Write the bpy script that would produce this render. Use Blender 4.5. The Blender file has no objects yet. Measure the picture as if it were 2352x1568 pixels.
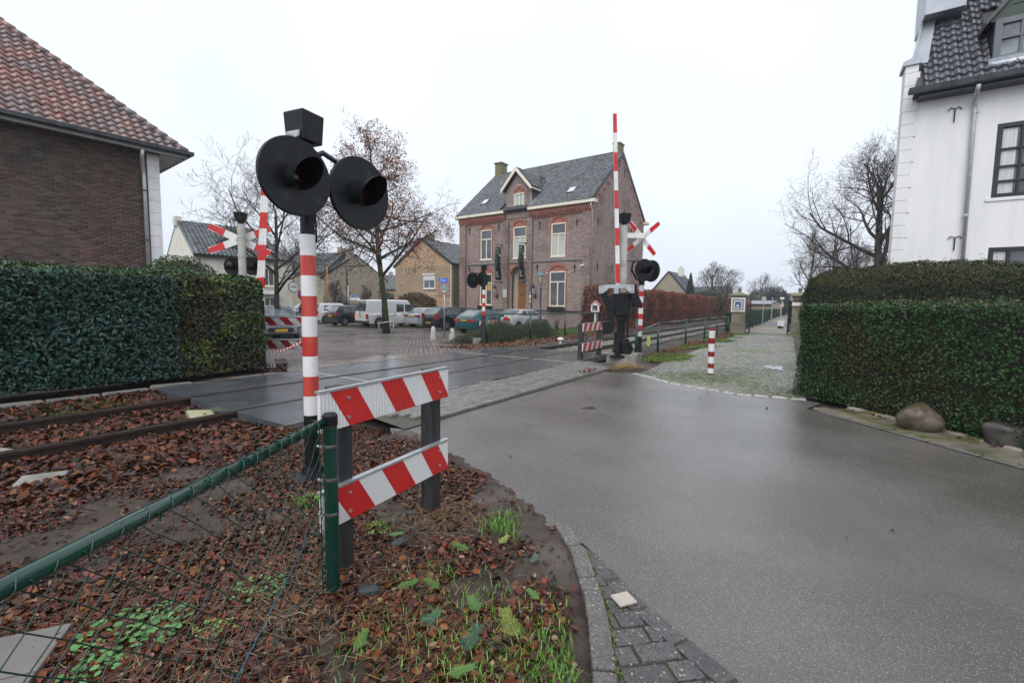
import bpy, bmesh, math, random
import numpy as np
from mathutils import Vector, Matrix, Quaternion
from mathutils import noise as mnoise
random.seed(7); RNG = np.random.default_rng(11)
SC = bpy.context.scene
COL = SC.collection
R = math.radians
# ------------------------------------------------------------------ camera
CAMH = 1.5; PITCH = R(4.7); ROLL = R(0.8)
_f = np.array([0, math.cos(PITCH), -math.sin(PITCH)]); _u = np.array([0, math.sin(PITCH), math.cos(PITCH)]); _r = np.array([1., 0, 0])
CR = _r*math.cos(ROLL) + _u*math.sin(ROLL); CU = -_r*math.sin(ROLL) + _u*math.cos(ROLL); CF = _f
cam = bpy.data.cameras.new('camera'); cam_o = bpy.data.objects.new('camera', cam); COL.objects.link(cam_o)
cam.sensor_width = 36; cam.lens = 36*1045/2352; cam.clip_start = .02; cam.clip_end = 3000
cam_o.matrix_world = Matrix(((CR[0], CU[0], -CF[0], 0), (CR[1], CU[1], -CF[1], 0), (CR[2], CU[2], -CF[2], CAMH), (0, 0, 0, 1)))
SC.camera = cam_o
# ------------------------------------------------------------------ sky, sun, exposure
w = bpy.data.worlds.new('World'); SC.world = w; w.use_nodes = True
nt = w.node_tree; nt.nodes.clear()
wo = nt.nodes.new('ShaderNodeOutputWorld'); bg = nt.nodes.new('ShaderNodeBackground'); nt.links.new(bg.outputs[0], wo.inputs[0])
sky = nt.nodes.new('ShaderNodeTexSky'); sky.sky_type = 'NISHITA'; sky.sun_disc = False
SUN_EL, SUN_AZ = R(50), R(200)      # azimuth clockwise from +Y
sky.sun_elevation = SUN_EL; sky.sun_rotation = SUN_AZ; sky.dust_density = 5; sky.air_density = 1.5
tc = nt.nodes.new('ShaderNodeTexCoord'); sep = nt.nodes.new('ShaderNodeSeparateXYZ'); nt.links.new(tc.outputs['Generated'], sep.inputs[0])
rmp = nt.nodes.new('ShaderNodeValToRGB'); nt.links.new(sep.outputs['Z'], rmp.inputs[0])
e = rmp.color_ramp.elements; e[0].position = 0.0; e[0].color = (.64, .70, .79, 1); e[1].position = .55; e[1].color = (.80, .84, .905, 1)
k = rmp.color_ramp.elements.new(.22); k.color = (.74, .79, .865, 1)
cl = nt.nodes.new('ShaderNodeTexNoise'); cl.inputs['Scale'].default_value = 2.2; cl.inputs['Detail'].default_value = 3; nt.links.new(tc.outputs['Generated'], cl.inputs['Vector'])
clr = nt.nodes.new('ShaderNodeMapRange'); clr.inputs[3].default_value = 9.6; clr.inputs[4].default_value = 10.9; clr.inputs[1].default_value = .3; clr.inputs[2].default_value = .7; nt.links.new(cl.outputs[0], clr.inputs[0])
vm = nt.nodes.new('ShaderNodeVectorMath'); vm.operation = 'SCALE'; nt.links.new(rmp.outputs[0], vm.inputs[0]); nt.links.new(clr.outputs[0], vm.inputs['Scale'])
mx = nt.nodes.new('ShaderNodeMix'); mx.data_type = 'RGBA'; mx.inputs[0].default_value = .93
nt.links.new(sky.outputs[0], mx.inputs[6]); nt.links.new(vm.outputs[0], mx.inputs[7])
nt.links.new(mx.outputs[2], bg.inputs[0]); bg.inputs[1].default_value = .1
sl = bpy.data.lights.new('sun', 'SUN'); sl.energy = 1.3; sl.angle = R(45); sl.color = (1, .97, .93)
so = bpy.data.objects.new('sun', sl); COL.objects.link(so)
so.rotation_euler = (R(90)-SUN_EL, 0, math.pi - SUN_AZ)
SC.view_settings.view_transform = 'Standard'; SC.view_settings.look = 'None'; SC.view_settings.exposure = 0.38; SC.view_settings.gamma = 1
SC.view_settings.use_curve_mapping = False
SC.cycles.max_bounces = 6; SC.cycles.diffuse_bounces = 3; SC.cycles.glossy_bounces = 3; SC.cycles.transmission_bounces = 3; SC.cycles.volume_bounces = 1; SC.cycles.transparent_max_bounces = 6
SC.cycles.use_denoising = True
SC.cycles.volume_max_steps = 64
HAZE = .00075
# ------------------------------------------------------------------ frame helpers
TH = R(56.4); T2 = np.array([math.cos(TH), math.sin(TH)]); N2 = np.array([-math.sin(TH), math.cos(TH)])   # along and across the railway
def sn(s, n): p = T2*s + N2*n; return (float(p[0]), float(p[1]))
def smooth(a, lo, hi):
    t = np.clip((np.asarray(a, float)-lo)/(hi-lo), 0, 1); return t*t*(3-2*t)
def gz(x, y):
    n = np.asarray(x)*N2[0]+np.asarray(y)*N2[1]
    return -.25*smooth(n, 9.6, 15.5)
def ray(px, py): return (px-1176)/1045*CR - (py-784)/1045*CU + CF
def at(px, py, dz=0.):
    d = ray(px, py); z = 0.
    for _ in range(12):
        t = (CAMH-z-dz)/-d[2]; x, y = d[0]*t, d[1]*t; z = float(gz(x, y))
    return x, y
def at_depth(px, depth, dz=0.):
    x = (px-1176)/1045*depth; return x, depth
# ------------------------------------------------------------------ materials
def _n(nt, t, **kw):
    n = nt.nodes.new(t)
    for k_, v in kw.items(): setattr(n, k_, v)
    return n
def M(name, c1, c2=None, scale=4., rough=.6, bump=0., bscale=None, metal=0., var=0., hue=0., rough2=None, c3=None, c3scale=1.2, c3lo=.5, c3hi=.62, detail=5, coat=0., spec=.5, speck=None, stretch=None, obj=False, sub=0., bdist=.01):
    m = bpy.data.materials.new(name); m.use_nodes = True; nt = m.node_tree; nt.nodes.clear()
    o = _n(nt, 'ShaderNodeOutputMaterial'); b = _n(nt, 'ShaderNodeBsdfPrincipled'); nt.links.new(b.outputs[0], o.inputs[0])
    b.inputs['Roughness'].default_value = rough; b.inputs['Metallic'].default_value = metal
    b.inputs['Specular IOR Level'].default_value = spec
    if coat: b.inputs['Coat Weight'].default_value = coat; b.inputs['Coat Roughness'].default_value = .05
    if obj:
        g = _n(nt, 'ShaderNodeTexCoord'); vec = g.outputs['Object']
    else:
        g = _n(nt, 'ShaderNodeNewGeometry'); vec = g.outputs['Position']
    if stretch:
        mp = _n(nt, 'ShaderNodeMapping'); mp.inputs['Scale'].default_value = stretch; nt.links.new(vec, mp.inputs['Vector']); vec = mp.outputs[0]
    def noise(s, d=detail):
        t = _n(nt, 'ShaderNodeTexNoise'); t.inputs['Scale'].default_value = s; t.inputs['Detail'].default_value = d; nt.links.new(vec, t.inputs['Vector']); return t.outputs[0]
    def mixc(fac, a, bb):
        mm = _n(nt, 'ShaderNodeMix', data_type='RGBA')
        for i, v in ((0, fac), (6, a), (7, bb)):
            if isinstance(v, (tuple, list, float, int)): mm.inputs[i].default_value = (*v, 1) if isinstance(v, (tuple, list)) and len(v) == 3 else v
            else: nt.links.new(v, mm.inputs[i])
        return mm.outputs[2]
    def rng_(v, a, b_, c=0., d=1.):
        r = _n(nt, 'ShaderNodeMapRange'); r.inputs[1].default_value = a; r.inputs[2].default_value = b_; r.inputs[3].default_value = c; r.inputs[4].default_value = d; nt.links.new(v, r.inputs[0]); return r.outputs[0]
    col = None
    if c2 is not None:
        nz = noise(scale); col = mixc(rng_(nz, .35, .65), c1, c2)
    if c3 is not None:
        col = mixc(rng_(noise(c3scale), c3lo, c3hi), col if col is not None else c1, c3)
    if speck:
        v = _n(nt, 'ShaderNodeTexVoronoi'); v.inputs['Scale'].default_value = speck[0]; nt.links.new(vec, v.inputs['Vector'])
        sc_ = _n(nt, 'ShaderNodeSeparateColor'); nt.links.new(v.outputs['Color'], sc_.inputs[0])
        col = mixc(rng_(sc_.outputs[0], speck[2], 1., 0, 1), col if col is not None else c1, speck[1])
        col = mixc(rng_(sc_.outputs[1], .45, 1., 0, .85), col, tuple(x*.45 for x in c1))
    if var or hue:
        g2 = _n(nt, 'ShaderNodeNewGeometry'); oi = _n(nt, 'ShaderNodeObjectInfo'); ad = _n(nt, 'ShaderNodeMath', operation='ADD')
        nt.links.new(g2.outputs['Random Per Island'], ad.inputs[0]); nt.links.new(oi.outputs['Random'], ad.inputs[1])
        fr = _n(nt, 'ShaderNodeMath', operation='FRACT'); nt.links.new(ad.outputs[0], fr.inputs[0])
        hs = _n(nt, 'ShaderNodeHueSaturation')
        if col is None: hs.inputs['Color'].default_value = (*c1, 1)
        else: nt.links.new(col, hs.inputs['Color'])
        nt.links.new(rng_(fr.outputs[0], 0, 1, 1-var, 1+var), hs.inputs['Value'])
        m7 = _n(nt, 'ShaderNodeMath', operation='MULTIPLY'); m7.inputs[1].default_value = 7.31; nt.links.new(fr.outputs[0], m7.inputs[0])
        f2 = _n(nt, 'ShaderNodeMath', operation='FRACT'); nt.links.new(m7.outputs[0], f2.inputs[0])
        nt.links.new(rng_(f2.outputs[0], 0, 1, .5-hue, .5+hue), hs.inputs['Hue'])
        col = hs.outputs[0]
    if col is None: b.inputs['Base Color'].default_value = (*c1, 1)
    else: nt.links.new(col, b.inputs['Base Color'])
    if rough2 is not None:
        nt.links.new(rng_(noise(scale*.35+.1, 4), .38, .62, rough, rough2), b.inputs['Roughness'])
    if bump:
        bp = _n(nt, 'ShaderNodeBump'); bp.inputs['Strength'].default_value = bump; bp.inputs['Distance'].default_value = bdist
        nt.links.new(noise(bscale or scale*4, 4), bp.inputs['Height']); nt.links.new(bp.outputs[0], b.inputs['Normal'])
    return m
def glass(name, tint=(.02, .025, .03), rough=.03):
    return M(name, tint, tuple(min(1, t*3+.01) for t in tint), scale=1.3, rough=rough, spec=.9, coat=.3)
# ------------------------------------------------------------------ mesh building
class MB:
    def __init__(s): s.v = []; s.f = []
    def add(s, vs, fs):
        b = len(s.v); s.v += [tuple(map(float, q)) for q in vs]; s.f += [tuple(i+b for i in f) for f in fs]; return s
    def box(s, c, d, rot=None):
        x, y, z = d[0]/2, d[1]/2, d[2]/2
        vs = [Vector((i*x, j*y, k_*z)) for i, j, k_ in ((-1,-1,-1),(1,-1,-1),(1,1,-1),(-1,1,-1),(-1,-1,1),(1,-1,1),(1,1,1),(-1,1,1))]
        if rot is not None: vs = [rot @ q for q in vs]
        vs = [q+Vector(c) for q in vs]
        return s.add(vs, [(0,3,2,1),(4,5,6,7),(0,1,5,4),(1,2,6,5),(2,3,7,6),(3,0,4,7)])
    def b2(s, a, b): return s.box([(a[i]+b[i])/2 for i in range(3)], [abs(a[i]-b[i]) for i in range(3)])
    def tube(s, pts, rad, n=8, cap=True, closed=False):
        pts = [Vector(p) for p in pts]
        if not hasattr(rad, '__len__'): rad = [rad]*len(pts)
        rings = []; up = None; L = len(pts)
        for i, p in enumerate(pts):
            if closed: d = pts[(i+1) % L]-pts[i-1]
            else: d = (pts[min(i+1, L-1)]-pts[max(i-1, 0)])
            if d.length < 1e-9: d = Vector((0, 0, 1))
            d.normalize()
            if up is None: up = d.orthogonal().normalized()
            else:
                up = up - d*up.dot(d)
                up = up.normalized() if up.length > 1e-6 else d.orthogonal().normalized()
            w_ = d.cross(up)
            rings.append([p+(up*math.cos(a)+w_*math.sin(a))*rad[i] for a in [2*math.pi*j/n for j in range(n)]])
        vs = [q for r_ in rings for q in r_]; fs = []
        for i in range(L if closed else L-1):
            i2 = (i+1) % L
            for j in range(n): fs.append((i*n+j, i*n+(j+1) % n, i2*n+(j+1) % n, i2*n+j))
        if cap and not closed: fs.append(tuple(range(n))[::-1]); fs.append(tuple((L-1)*n+j for j in range(n)))
        return s.add(vs, fs)
    def cyl(s, a, b, r0, r1=None, n=16): return s.tube([a, b], [r0, r0 if r1 is None else r1], n)
    def lathe(s, prof, c=(0,0,0), n=16, axis=None, cap=True):
        vs = []; fs = []
        for r_, z in prof:
            for j in range(n):
                a = 2*math.pi*j/n; q = Vector((r_*math.cos(a), r_*math.sin(a), z))
                if axis is not None: q = axis @ q
                vs.append(q+Vector(c))
        for i in range(len(prof)-1):
            for j in range(n): fs.append((i*n+j, i*n+(j+1) % n, (i+1)*n+(j+1) % n, (i+1)*n+j))
        if cap: fs.append(tuple(range(n))[::-1]); fs.append(tuple((len(prof)-1)*n+j for j in range(n)))
        return s.add(vs, fs)
    def prism(s, poly, a, b, fn):      # poly 2D, fn(u, v, w) -> 3D, extruded from w=a to w=b
        n = len(poly); vs = [fn(u, v, a) for u, v in poly]+[fn(u, v, b) for u, v in poly]
        fs = [tuple(range(n))[::-1], tuple(range(n, 2*n))]+[(i, (i+1) % n, n+(i+1) % n, n+i) for i in range(n)]
        return s.add(vs, fs)
    def sphere(s, c, r_, n=12, m=8, sc=(1,1,1)):
        prof = [(max(1e-4, math.sin(math.pi*i/m))*r_, -math.cos(math.pi*i/m)*r_) for i in range(m+1)]
        b = len(s.v); s.lathe(prof, (0, 0, 0), n)
        for i in range(b, len(s.v)): q = s.v[i]; s.v[i] = (q[0]*sc[0]+c[0], q[1]*sc[1]+c[1], q[2]*sc[2]+c[2])
        return s
    def mesh(s, name):
        me = bpy.data.meshes.new(name); me.from_pydata(s.v, [], s.f); me.update()
        bm = bmesh.new(); bm.from_mesh(me); bmesh.ops.recalc_face_normals(bm, faces=bm.faces); bm.to_mesh(me); bm.free(); return me
    def build(s, name, mat, parent=None, smooth=False, bevel=0., seg=2, label=None, raw=False):
        if raw: me = bpy.data.meshes.new(name); me.from_pydata(s.v, [], s.f); me.update()
        else: me = s.mesh(name)
        return link(name, me, mat, parent, smooth, bevel, seg, label)
def link(name, me, mat, parent=None, smooth=False, bevel=0., seg=2, label=None):
    o = bpy.data.objects.new(name, me); COL.objects.link(o)
    if mat is not None and len(me.materials) == 0: me.materials.append(mat)
    if parent is not None: o.parent = parent
    if smooth: me.polygons.foreach_set('use_smooth', [True]*len(me.polygons)); 
    if smooth == 'auto':
        try: me.set_sharp_from_angle(angle=R(35))
        except Exception: pass
    if bevel:
        md = o.modifiers.new('bevel', 'BEVEL'); md.width = bevel; md.segments = seg; md.limit_method = 'ANGLE'; md.angle_limit = R(35)
    if label: o['label'] = label
    return o
def bulk(name, V, F, mat, parent=None, smooth=False):     # F: (m,k) array of one face size
    V = np.asarray(V, np.float32).reshape(-1, 3); F = np.asarray(F, np.int32); k_ = F.shape[1]
    me = bpy.data.meshes.new(name); me.vertices.add(len(V)); me.vertices.foreach_set('co', V.ravel())
    me.loops.add(F.size); me.loops.foreach_set('vertex_index', F.ravel())
    me.polygons.add(len(F)); me.polygons.foreach_set('loop_start', np.arange(0, F.size, k_, dtype=np.int32))
    me.update(calc_edges=True)
    if smooth: me.polygons.foreach_set('use_smooth', np.ones(len(F), bool))
    return link(name, me, mat, parent)
def thing(name, label, cat, loc=(0, 0, 0), rz=0., group=None):
    o = bpy.data.objects.new(name, None); COL.objects.link(o); o.location = loc; o.rotation_euler = (0, 0, rz); o.empty_display_size = .1
    return tag(o, label, cat, group)
def tag(o, label, cat, group=None, kind=None):
    o['label'] = label; o['category'] = cat
    if group: o['group'] = group
    if kind: o['kind'] = kind
    return o
def struct(o, kind='structure', label=None):
    o['kind'] = kind
    if label: o['label'] = label
    return o
def copy_thing(root, loc, rz, label=None):
    def cp(o, par):
        c = o.copy(); COL.objects.link(c)
        if par is not None: c.parent = par
        for ch in o.children: cp(ch, c)
        return c
    c = cp(root, None); c.location = loc; c.rotation_euler = (0, 0, rz)
    if label: c['label'] = label
    return c
def pieces(name, mats, mat, parent, me=None, keep=300, mw=None):
    """mats: list of 4x4 np matrices in the parent's frame carrying a unit piece; the nearest `keep` are parts, the rest one stuff part."""
    if me is None: me = unit_block()
    if len(me.materials) == 0 and mat: me.materials.append(mat)
    elif mat and me.materials[0] != mat: me = me.copy(); me.materials.clear(); me.materials.append(mat)
    P = np.array([np.asarray(m)[:3, 3] for m in mats])
    if mw is not None: P = P@np.array(mw)[:3, :3].T+np.array(mw)[:3, 3]
    Q = P-np.array([0, 0, CAMH]); dep = Q@CF; u = Q@CR/np.maximum(dep, .05)*1045; v = Q@CU/np.maximum(dep, .05)*1045
    out = (dep < .1) | (np.abs(u) > 1200) | (np.abs(v) > 810)
    order = np.argsort(np.linalg.norm(Q, axis=1)+out*1e4)
    for i in order[:keep]:
        if out[i] and len(mats) > keep: continue
        o = bpy.data.objects.new(name, me); COL.objects.link(o); o.parent = parent; o.matrix_basis = Matrix([list(map(float, r_)) for r_ in mats[i]])
    rest = order[keep:] if len(mats) > keep else []
    if len(rest):
        n = len(me.vertices); co = np.empty(n*3, np.float32); me.vertices.foreach_get('co', co); co = np.c_[co.reshape(-1, 3), np.ones(n)]
        fs = [tuple(p.vertices) for p in me.polygons]; ks = set(len(f) for f in fs)
        A = np.array([mats[i] for i in rest]); V = np.einsum('kij,nj->kni', A, co)[:, :, :3].reshape(-1, 3)
        if ks == {4}:
            F = np.array(fs)[None]+(np.arange(len(rest))*n)[:, None, None]; o = bulk(name, V, F.reshape(-1, 4), mat, parent)
        else:
            tri = []
            for f in fs:
                for j in range(1, len(f)-1): tri.append((f[0], f[j], f[j+1]))
            F = np.array(tri)[None]+(np.arange(len(rest))*n)[:, None, None]; o = bulk(name, V, F.reshape(-1, 3), mat, parent)
        if me.polygons[0].use_smooth: o.data.polygons.foreach_set('use_smooth', np.ones(len(o.data.polygons), bool))
        o['kind'] = 'stuff'
_ub = {}
def unit_block(ch=0.0, top=False):      # unit cube (0..1 footprint centred, z 0..1) with chamfered top edge
    key = (ch,)
    if key in _ub: return _ub[key]
    if ch == 0:
        m = MB().box((0, 0, 0), (1, 1, 1)); me = m.mesh('block')
    else:
        m = MB(); a = .5; b = .5-ch
        vs = [(-a,-a,-.5),(a,-a,-.5),(a,a,-.5),(-a,a,-.5),(-a,-a,.5-.25),(a,-a,.5-.25),(a,a,.5-.25),(-a,a,.5-.25),(-b,-b,.5),(b,-b,.5),(b,b,.5),(-b,b,.5)]
        m.add(vs, [(0,1,5,4),(1,2,6,5),(2,3,7,6),(3,0,4,7),(4,5,9,8),(5,6,10,9),(6,7,11,10),(7,4,8,11),(8,9,10,11)]); me = m.mesh('block')
    _ub[key] = me; return me
def TRS(p, rz=0., s=(1, 1, 1), tilt=(0, 0)):
    m = Matrix.Translation(p) @ Matrix.Rotation(rz, 4, 'Z') @ Matrix.Rotation(tilt[0], 4, 'X') @ Matrix.Rotation(tilt[1], 4, 'Y') @ Matrix.Diagonal((*s, 1)); return np.array(m)
def poly_sheet(name, poly, mat, dz=0., step=0, parent=None, fn=None):
    bm = bmesh.new(); bm.faces.new([bm.verts.new((x, y, 0)) for x, y in poly])
    if step:
        P = np.array(poly)
        for ax in (0, 1):
            for c in np.arange(P[:, ax].min()+step, P[:, ax].max(), step):
                co = [0, 0, 0]; co[ax] = c; no = [0, 0, 0]; no[ax] = 1
                bmesh.ops.bisect_plane(bm, geom=bm.verts[:]+bm.edges[:]+bm.faces[:], plane_co=co, plane_no=no)
    for v in bm.verts: v.co.z = float(gz(v.co.x, v.co.y))+dz if fn is None else float(fn(v.co.x, v.co.y))+dz
    bmesh.ops.recalc_face_normals(bm, faces=bm.faces)
    for f in bm.faces:
        if f.normal.z < 0: f.normal_flip()
    me = bpy.data.meshes.new(name); bm.to_mesh(me); bm.free(); return link(name, me, mat, parent)
def inpoly(x, y, poly):
    x = np.asarray(x); y = np.asarray(y); c = np.zeros(x.shape, bool); n = len(poly)
    for i in range(n):
        x1, y1 = poly[i]; x2, y2 = poly[i-1]
        if y1 == y2: continue
        c ^= ((y1 > y) != (y2 > y)) & (x < (x2-x1)*(y-y1)/(y2-y1)+x1)
    return c
def text(name, s, size, mat, parent, loc, rot, depth=.002, align='CENTER', sx=1., label=None):
    cu = bpy.data.curves.new(name, 'FONT'); cu.body = s; cu.size = size; cu.extrude = depth; cu.align_x = align; cu.align_y = 'CENTER'; cu.resolution_u = 2
    t = bpy.data.objects.new(name, cu); COL.objects.link(t); dg = bpy.context.evaluated_depsgraph_get()
    me = bpy.data.meshes.new_from_object(t.evaluated_get(dg)); bpy.data.objects.remove(t)
    me.transform(Matrix.Diagonal((sx, 1, 1, 1)))
    me.materials.clear(); o = link(name, me, mat, parent); o.location = loc; o.rotation_euler = rot
    if label: o['label'] = label
    return o
def vtubes(P0, P1, R0, R1, n=4):      # vectorised open frusta
    P0 = np.asarray(P0, float); P1 = np.asarray(P1, float); R0 = np.asarray(R0); R1 = np.asarray(R1)
    d = P1-P0; L = np.linalg.norm(d, axis=1, keepdims=True)+1e-9; d /= L
    a = np.where(np.abs(d[:, 2:3]) < .9, [[0, 0, 1.]], [[1., 0, 0]]); u = np.cross(d, a); u /= np.linalg.norm(u, axis=1, keepdims=True); w_ = np.cross(d, u)
    an = np.arange(n)*2*math.pi/n; c, s_ = np.cos(an), np.sin(an)
    ring = u[:, None]*c[None, :, None]+w_[:, None]*s_[None, :, None]
    V = np.concatenate([P0[:, None]+ring*R0[:, None, None], P1[:, None]+ring*R1[:, None, None]], 1).reshape(-1, 3)
    j = np.arange(n); f = np.stack([j, (j+1) % n, n+(j+1) % n, n+j], 1)
    F = (f[None]+(np.arange(len(P0))*2*n)[:, None, None]).reshape(-1, 4); return V, F
def leafquads(P, Nn, size, rng=RNG, tilt=.8, asp=.6):     # rhombic two-triangle leaves at points P facing near Nn
    P = np.asarray(P); k_ = len(P); Nn = np.asarray(Nn)+rng.normal(0, tilt, (k_, 3)); Nn /= np.linalg.norm(Nn, axis=1, keepdims=True)+1e-9
    a = rng.normal(0, 1, (k_, 3)); u = np.cross(Nn, a); u /= np.linalg.norm(u, axis=1, keepdims=True)+1e-9; v = np.cross(Nn, u)
    s_ = (size*rng.uniform(.6, 1.3, k_))[:, None] if np.ndim(size) == 0 else (size*rng.uniform(.7, 1.2, k_))[:, None]
    bend = Nn*s_*.25
    V = np.stack([P-u*s_*.5, P-v*s_*.5*asp+bend, P+u*s_*.5, P+v*s_*.5*asp+bend], 1).reshape(-1, 3)
    b = np.arange(k_)*4; F = np.stack([b, b+1, b+2, b, b+2, b+3], 1).reshape(-1, 3); return V, F
def vnoise(P, f):          # cheap vectorised smooth noise from sines
    P = np.asarray(P)*f; x, y, z = P[..., 0], P[..., 1], P[..., 2]
    return (np.sin(x*1.7+1.3*np.sin(y*1.1+z))+np.sin(y*2.1+1.7*np.sin(z*.9+x*.7)+2)+np.sin(z*1.9+1.1*np.sin(x*1.3+y)+4))/3
# ------------------------------------------------------------------ common materials
m_asph = M('asphalt', (.105, .097, .090), (.150, .139, .129), scale=1.1, rough=.34, rough2=.12, bump=.34, bscale=140, speck=(320, (.40, .385, .36), .90), bdist=.006, c3=(.09, .083, .075), c3scale=.45, c3lo=.5, c3hi=.66)
m_deck = M('deck_rubber', (.062, .068, .080), (.090, .098, .110), scale=2.5, rough=.24, rough2=.12, bump=.12, bscale=90, var=.08)
m_pave = M('wet_clinker', (.16, .125, .115), (.215, .175, .16), scale=7, rough=.24, rough2=.08, bump=.15, bscale=40, var=.22, hue=.015, c3=(.10, .085, .08), c3scale=.5, c3lo=.48, c3hi=.62)
m_joint = M('sandy_joint', (.05, .045, .038), (.075, .07, .05), scale=9, rough=.5, c3=(.05, .07, .02), c3scale=.6, bump=.3)
m_greyp = M('grey_paver', (.17, .165, .155), (.235, .225, .21), scale=9, rough=.38, rough2=.2, bump=.4, bscale=70, var=.14, hue=.01, speck=(120, (.40, .39, .36), .93))
m_sett = M('granite_sett', (.165, .16, .15), (.26, .25, .235), scale=22, rough=.42, rough2=.24, bump=.4, bscale=80, var=.28, hue=.02, c3=(.13, .15, .07), c3scale=.8, c3lo=.5, c3hi=.64)
m_conc = M('old_concrete', (.20, .19, .17), (.29, .275, .25), scale=6, rough=.6, bump=.4, bscale=50, c3=(.12, .13, .07), c3scale=2.5, c3lo=.52, c3hi=.7)
m_dirt = M('leafy_soil', (.030, .020, .015), (.060, .041, .031), scale=6, rough=.75, bump=1., bscale=30, bdist=.02, c3=(.10, .082, .070), c3scale=1.1, c3lo=.48, c3hi=.62)
m_rail = M('wet_rail_steel', (.045, .030, .026), (.075, .052, .042), scale=14, rough=.45, bump=.3, metal=.4)
m_railtop = M('polished_rail_top', (.10, .085, .085), (.06, .05, .05), scale=20, rough=.3, metal=.8)
m_white = M('white_paint', (.72, .72, .72), (.80, .80, .80), scale=3, rough=.3, bump=.08, bscale=60, c3=(.60, .60, .57), c3scale=4, c3lo=.55, c3hi=.75)
m_red = M('red_paint', (.52, .020, .022), (.62, .03, .028), scale=3, rough=.28, bump=.08, bscale=60)
m_redold = M('faded_red_foil', (.56, .085, .06), (.47, .04, .03), scale=5, rough=.28, stretch=(3, 3, .5))
m_black = M('black_painted_steel', (.006, .007, .009), (.010, .012, .014), scale=9, rough=.42, spec=.3, bump=.15, bscale=50, c3=(.028, .035, .032), c3scale=9, c3lo=.6, c3hi=.75)
m_blackwood = M('tarred_timber', (.018, .019, .022), (.045, .047, .052), scale=12, rough=.5, bump=.6, bscale=35, stretch=(3, 3, .35))
m_green = M('green_coated_steel', (.003, .036, .026), (.005, .046, .033), scale=7, rough=.2, coat=.3)
m_galv = M('galvanised_steel', (.42, .44, .46), (.55, .57, .59), scale=9, rough=.38, metal=.6, bump=.1)
m_glass = glass('dark_window_glass')
m_cream = M('cream_joinery', (.74, .69, .55), (.80, .76, .63), scale=5, rough=.4)
# ------------------------------------------------------------------ terrain
BX = np.array([-3.5, -2, 0, 1.7, 2.64, 2.97, 3.7, 4.47, 5.7, 6.12, 6.4]); BV = np.array([-1.2, -.5, .12, .31, .37, .29, -.06, -.60, -1.50, -2.12, -3.0])
def border(y): return np.interp(y, BX, BV)
def terr(x, y):
    x = np.asarray(x, float); y = np.asarray(y, float); s = x*T2[0]+y*T2[1]; n = x*N2[0]+y*N2[1]
    z = gz(x, y)
    P = np.stack([x, y, 0*x], -1)
    nz = .5*vnoise(P, 2.1)+.35*vnoise(P+3, 5.7)+.25*vnoise(P+9, 13.)
    wv = np.where(y < 5.81, smooth((border(y)-x)/.35, 0, 1), 1)*smooth((5.05-n)/.2, 0, 1)*smooth((3.95-s+np.maximum(0, 4.2-n)*9)/.3, 0, 1)
    ds = np.hypot(x+2.15, y-1.5); nz = nz*smooth(ds, .5, .8)-.6*(1-smooth(ds, .5, .8))
    trough = smooth(n, 4.95, 5.6)*smooth(-n, -8.75, -8.2)
    left = (s < 2.95)
    xb = border(y)+.05*vnoise(P*1.0, 7.)+.03*vnoise(P+2, 19.)
    edge_ = .010-.05*smooth((x-xb)/.10, 0, 1)
    edge_ = np.where((y < 3.0) & (x < .30), -.0, edge_)
    z_left = np.where(n < 5.0, edge_, -.035)+wv*(.005+.03*nz*(n < 5.0)+.04*(n >= 5.0))-.055*trough+.02*nz*trough
    z_right = -.04-.10*smooth(n, 5.2, 5.6)*smooth(-n, -8.8, -8.4)+.015*nz+np.where((n > 3.3) & (n < 5.3), .03+.025*nz, 0)
    zz = np.where(left, z_left, np.where((s < 12.9) & (n > 3.97), np.where(n > 8.97, gz(x, y)*0-.03+.05*smooth(6.3-s, 0, 1)*smooth(11.5-n, 0, 1)*(.6+.4*nz), -.16), np.where((s >= 12.9), z_right, np.where((s > 4.6), -.04, edge_+wv*(.005+.03*nz)))))
    road = (x > border(y)+.16) & (n < 3.95) & (s < 11.9)
    zz = np.where(road & (n < 3.9) & (s < 11.9), -.04, zz)
    return z+zz
def axis(lo, hi, c0, c1, st, far):
    a = list(np.arange(c0, c1, st)); d = st; p = c0
    while p > lo: d = min(d*1.35, far); p -= d; a.append(p)
    d = st; p = c1
    while p < hi: a.append(p); d = min(d*1.35, far); p += d
    return np.array(sorted(a))
GX = axis(-900, 900, -9, 6, .07, 60); GY = axis(-60, 1800, -.6, 15, .07, 60)
X, Y = np.meshgrid(GX, GY); Z = terr(X, Y)
nx, ny = len(GX), len(GY); i0 = (np.arange(ny-1)[:, None]*nx+np.arange(nx-1)[None]).ravel()
g = bulk('ground', np.stack([X, Y, Z], -1), np.stack([i0, i0+1, i0+nx+1, i0+nx], 1), m_dirt, smooth=True); struct(g, label='brown leaf strewn soil along the railway')
# ------------------------------------------------------------------ road
left = [(float(border(y))+.02, y) for y in (-3.5, -2, -.5, .6)]
kerb_in = [(1.85, -.5), (1.42, .6), (1.12, 1.25), (.93, 1.71), (.70, 2.15), (.53, 2.62), (.40, 2.9), (.20, 3.02), (-.25, 3.66), (-.55, 4.02), (-.90, 4.52), (-1.3, 4.95), (-1.45, 5.35)]
road = [(3.2, -3.5), (2.4, -2)]+kerb_in+[sn(3.75, 3.96), sn(9.72, 3.93), sn(9.78, 3.12), sn(9.05, 2.28), sn(8.63, 1.07), (4.80, 7.36), (4.92, 7.12), (4.40, 6.68), (4.62, 5.5), (4.86, 4.19), (5.3, 2.0), (6.2, -1.0), (7.5, -3.5)]
o = poly_sheet('road', road, m_asph, 0.0); struct(o, label='wet grey asphalt road curving towards the crossing')
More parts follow.
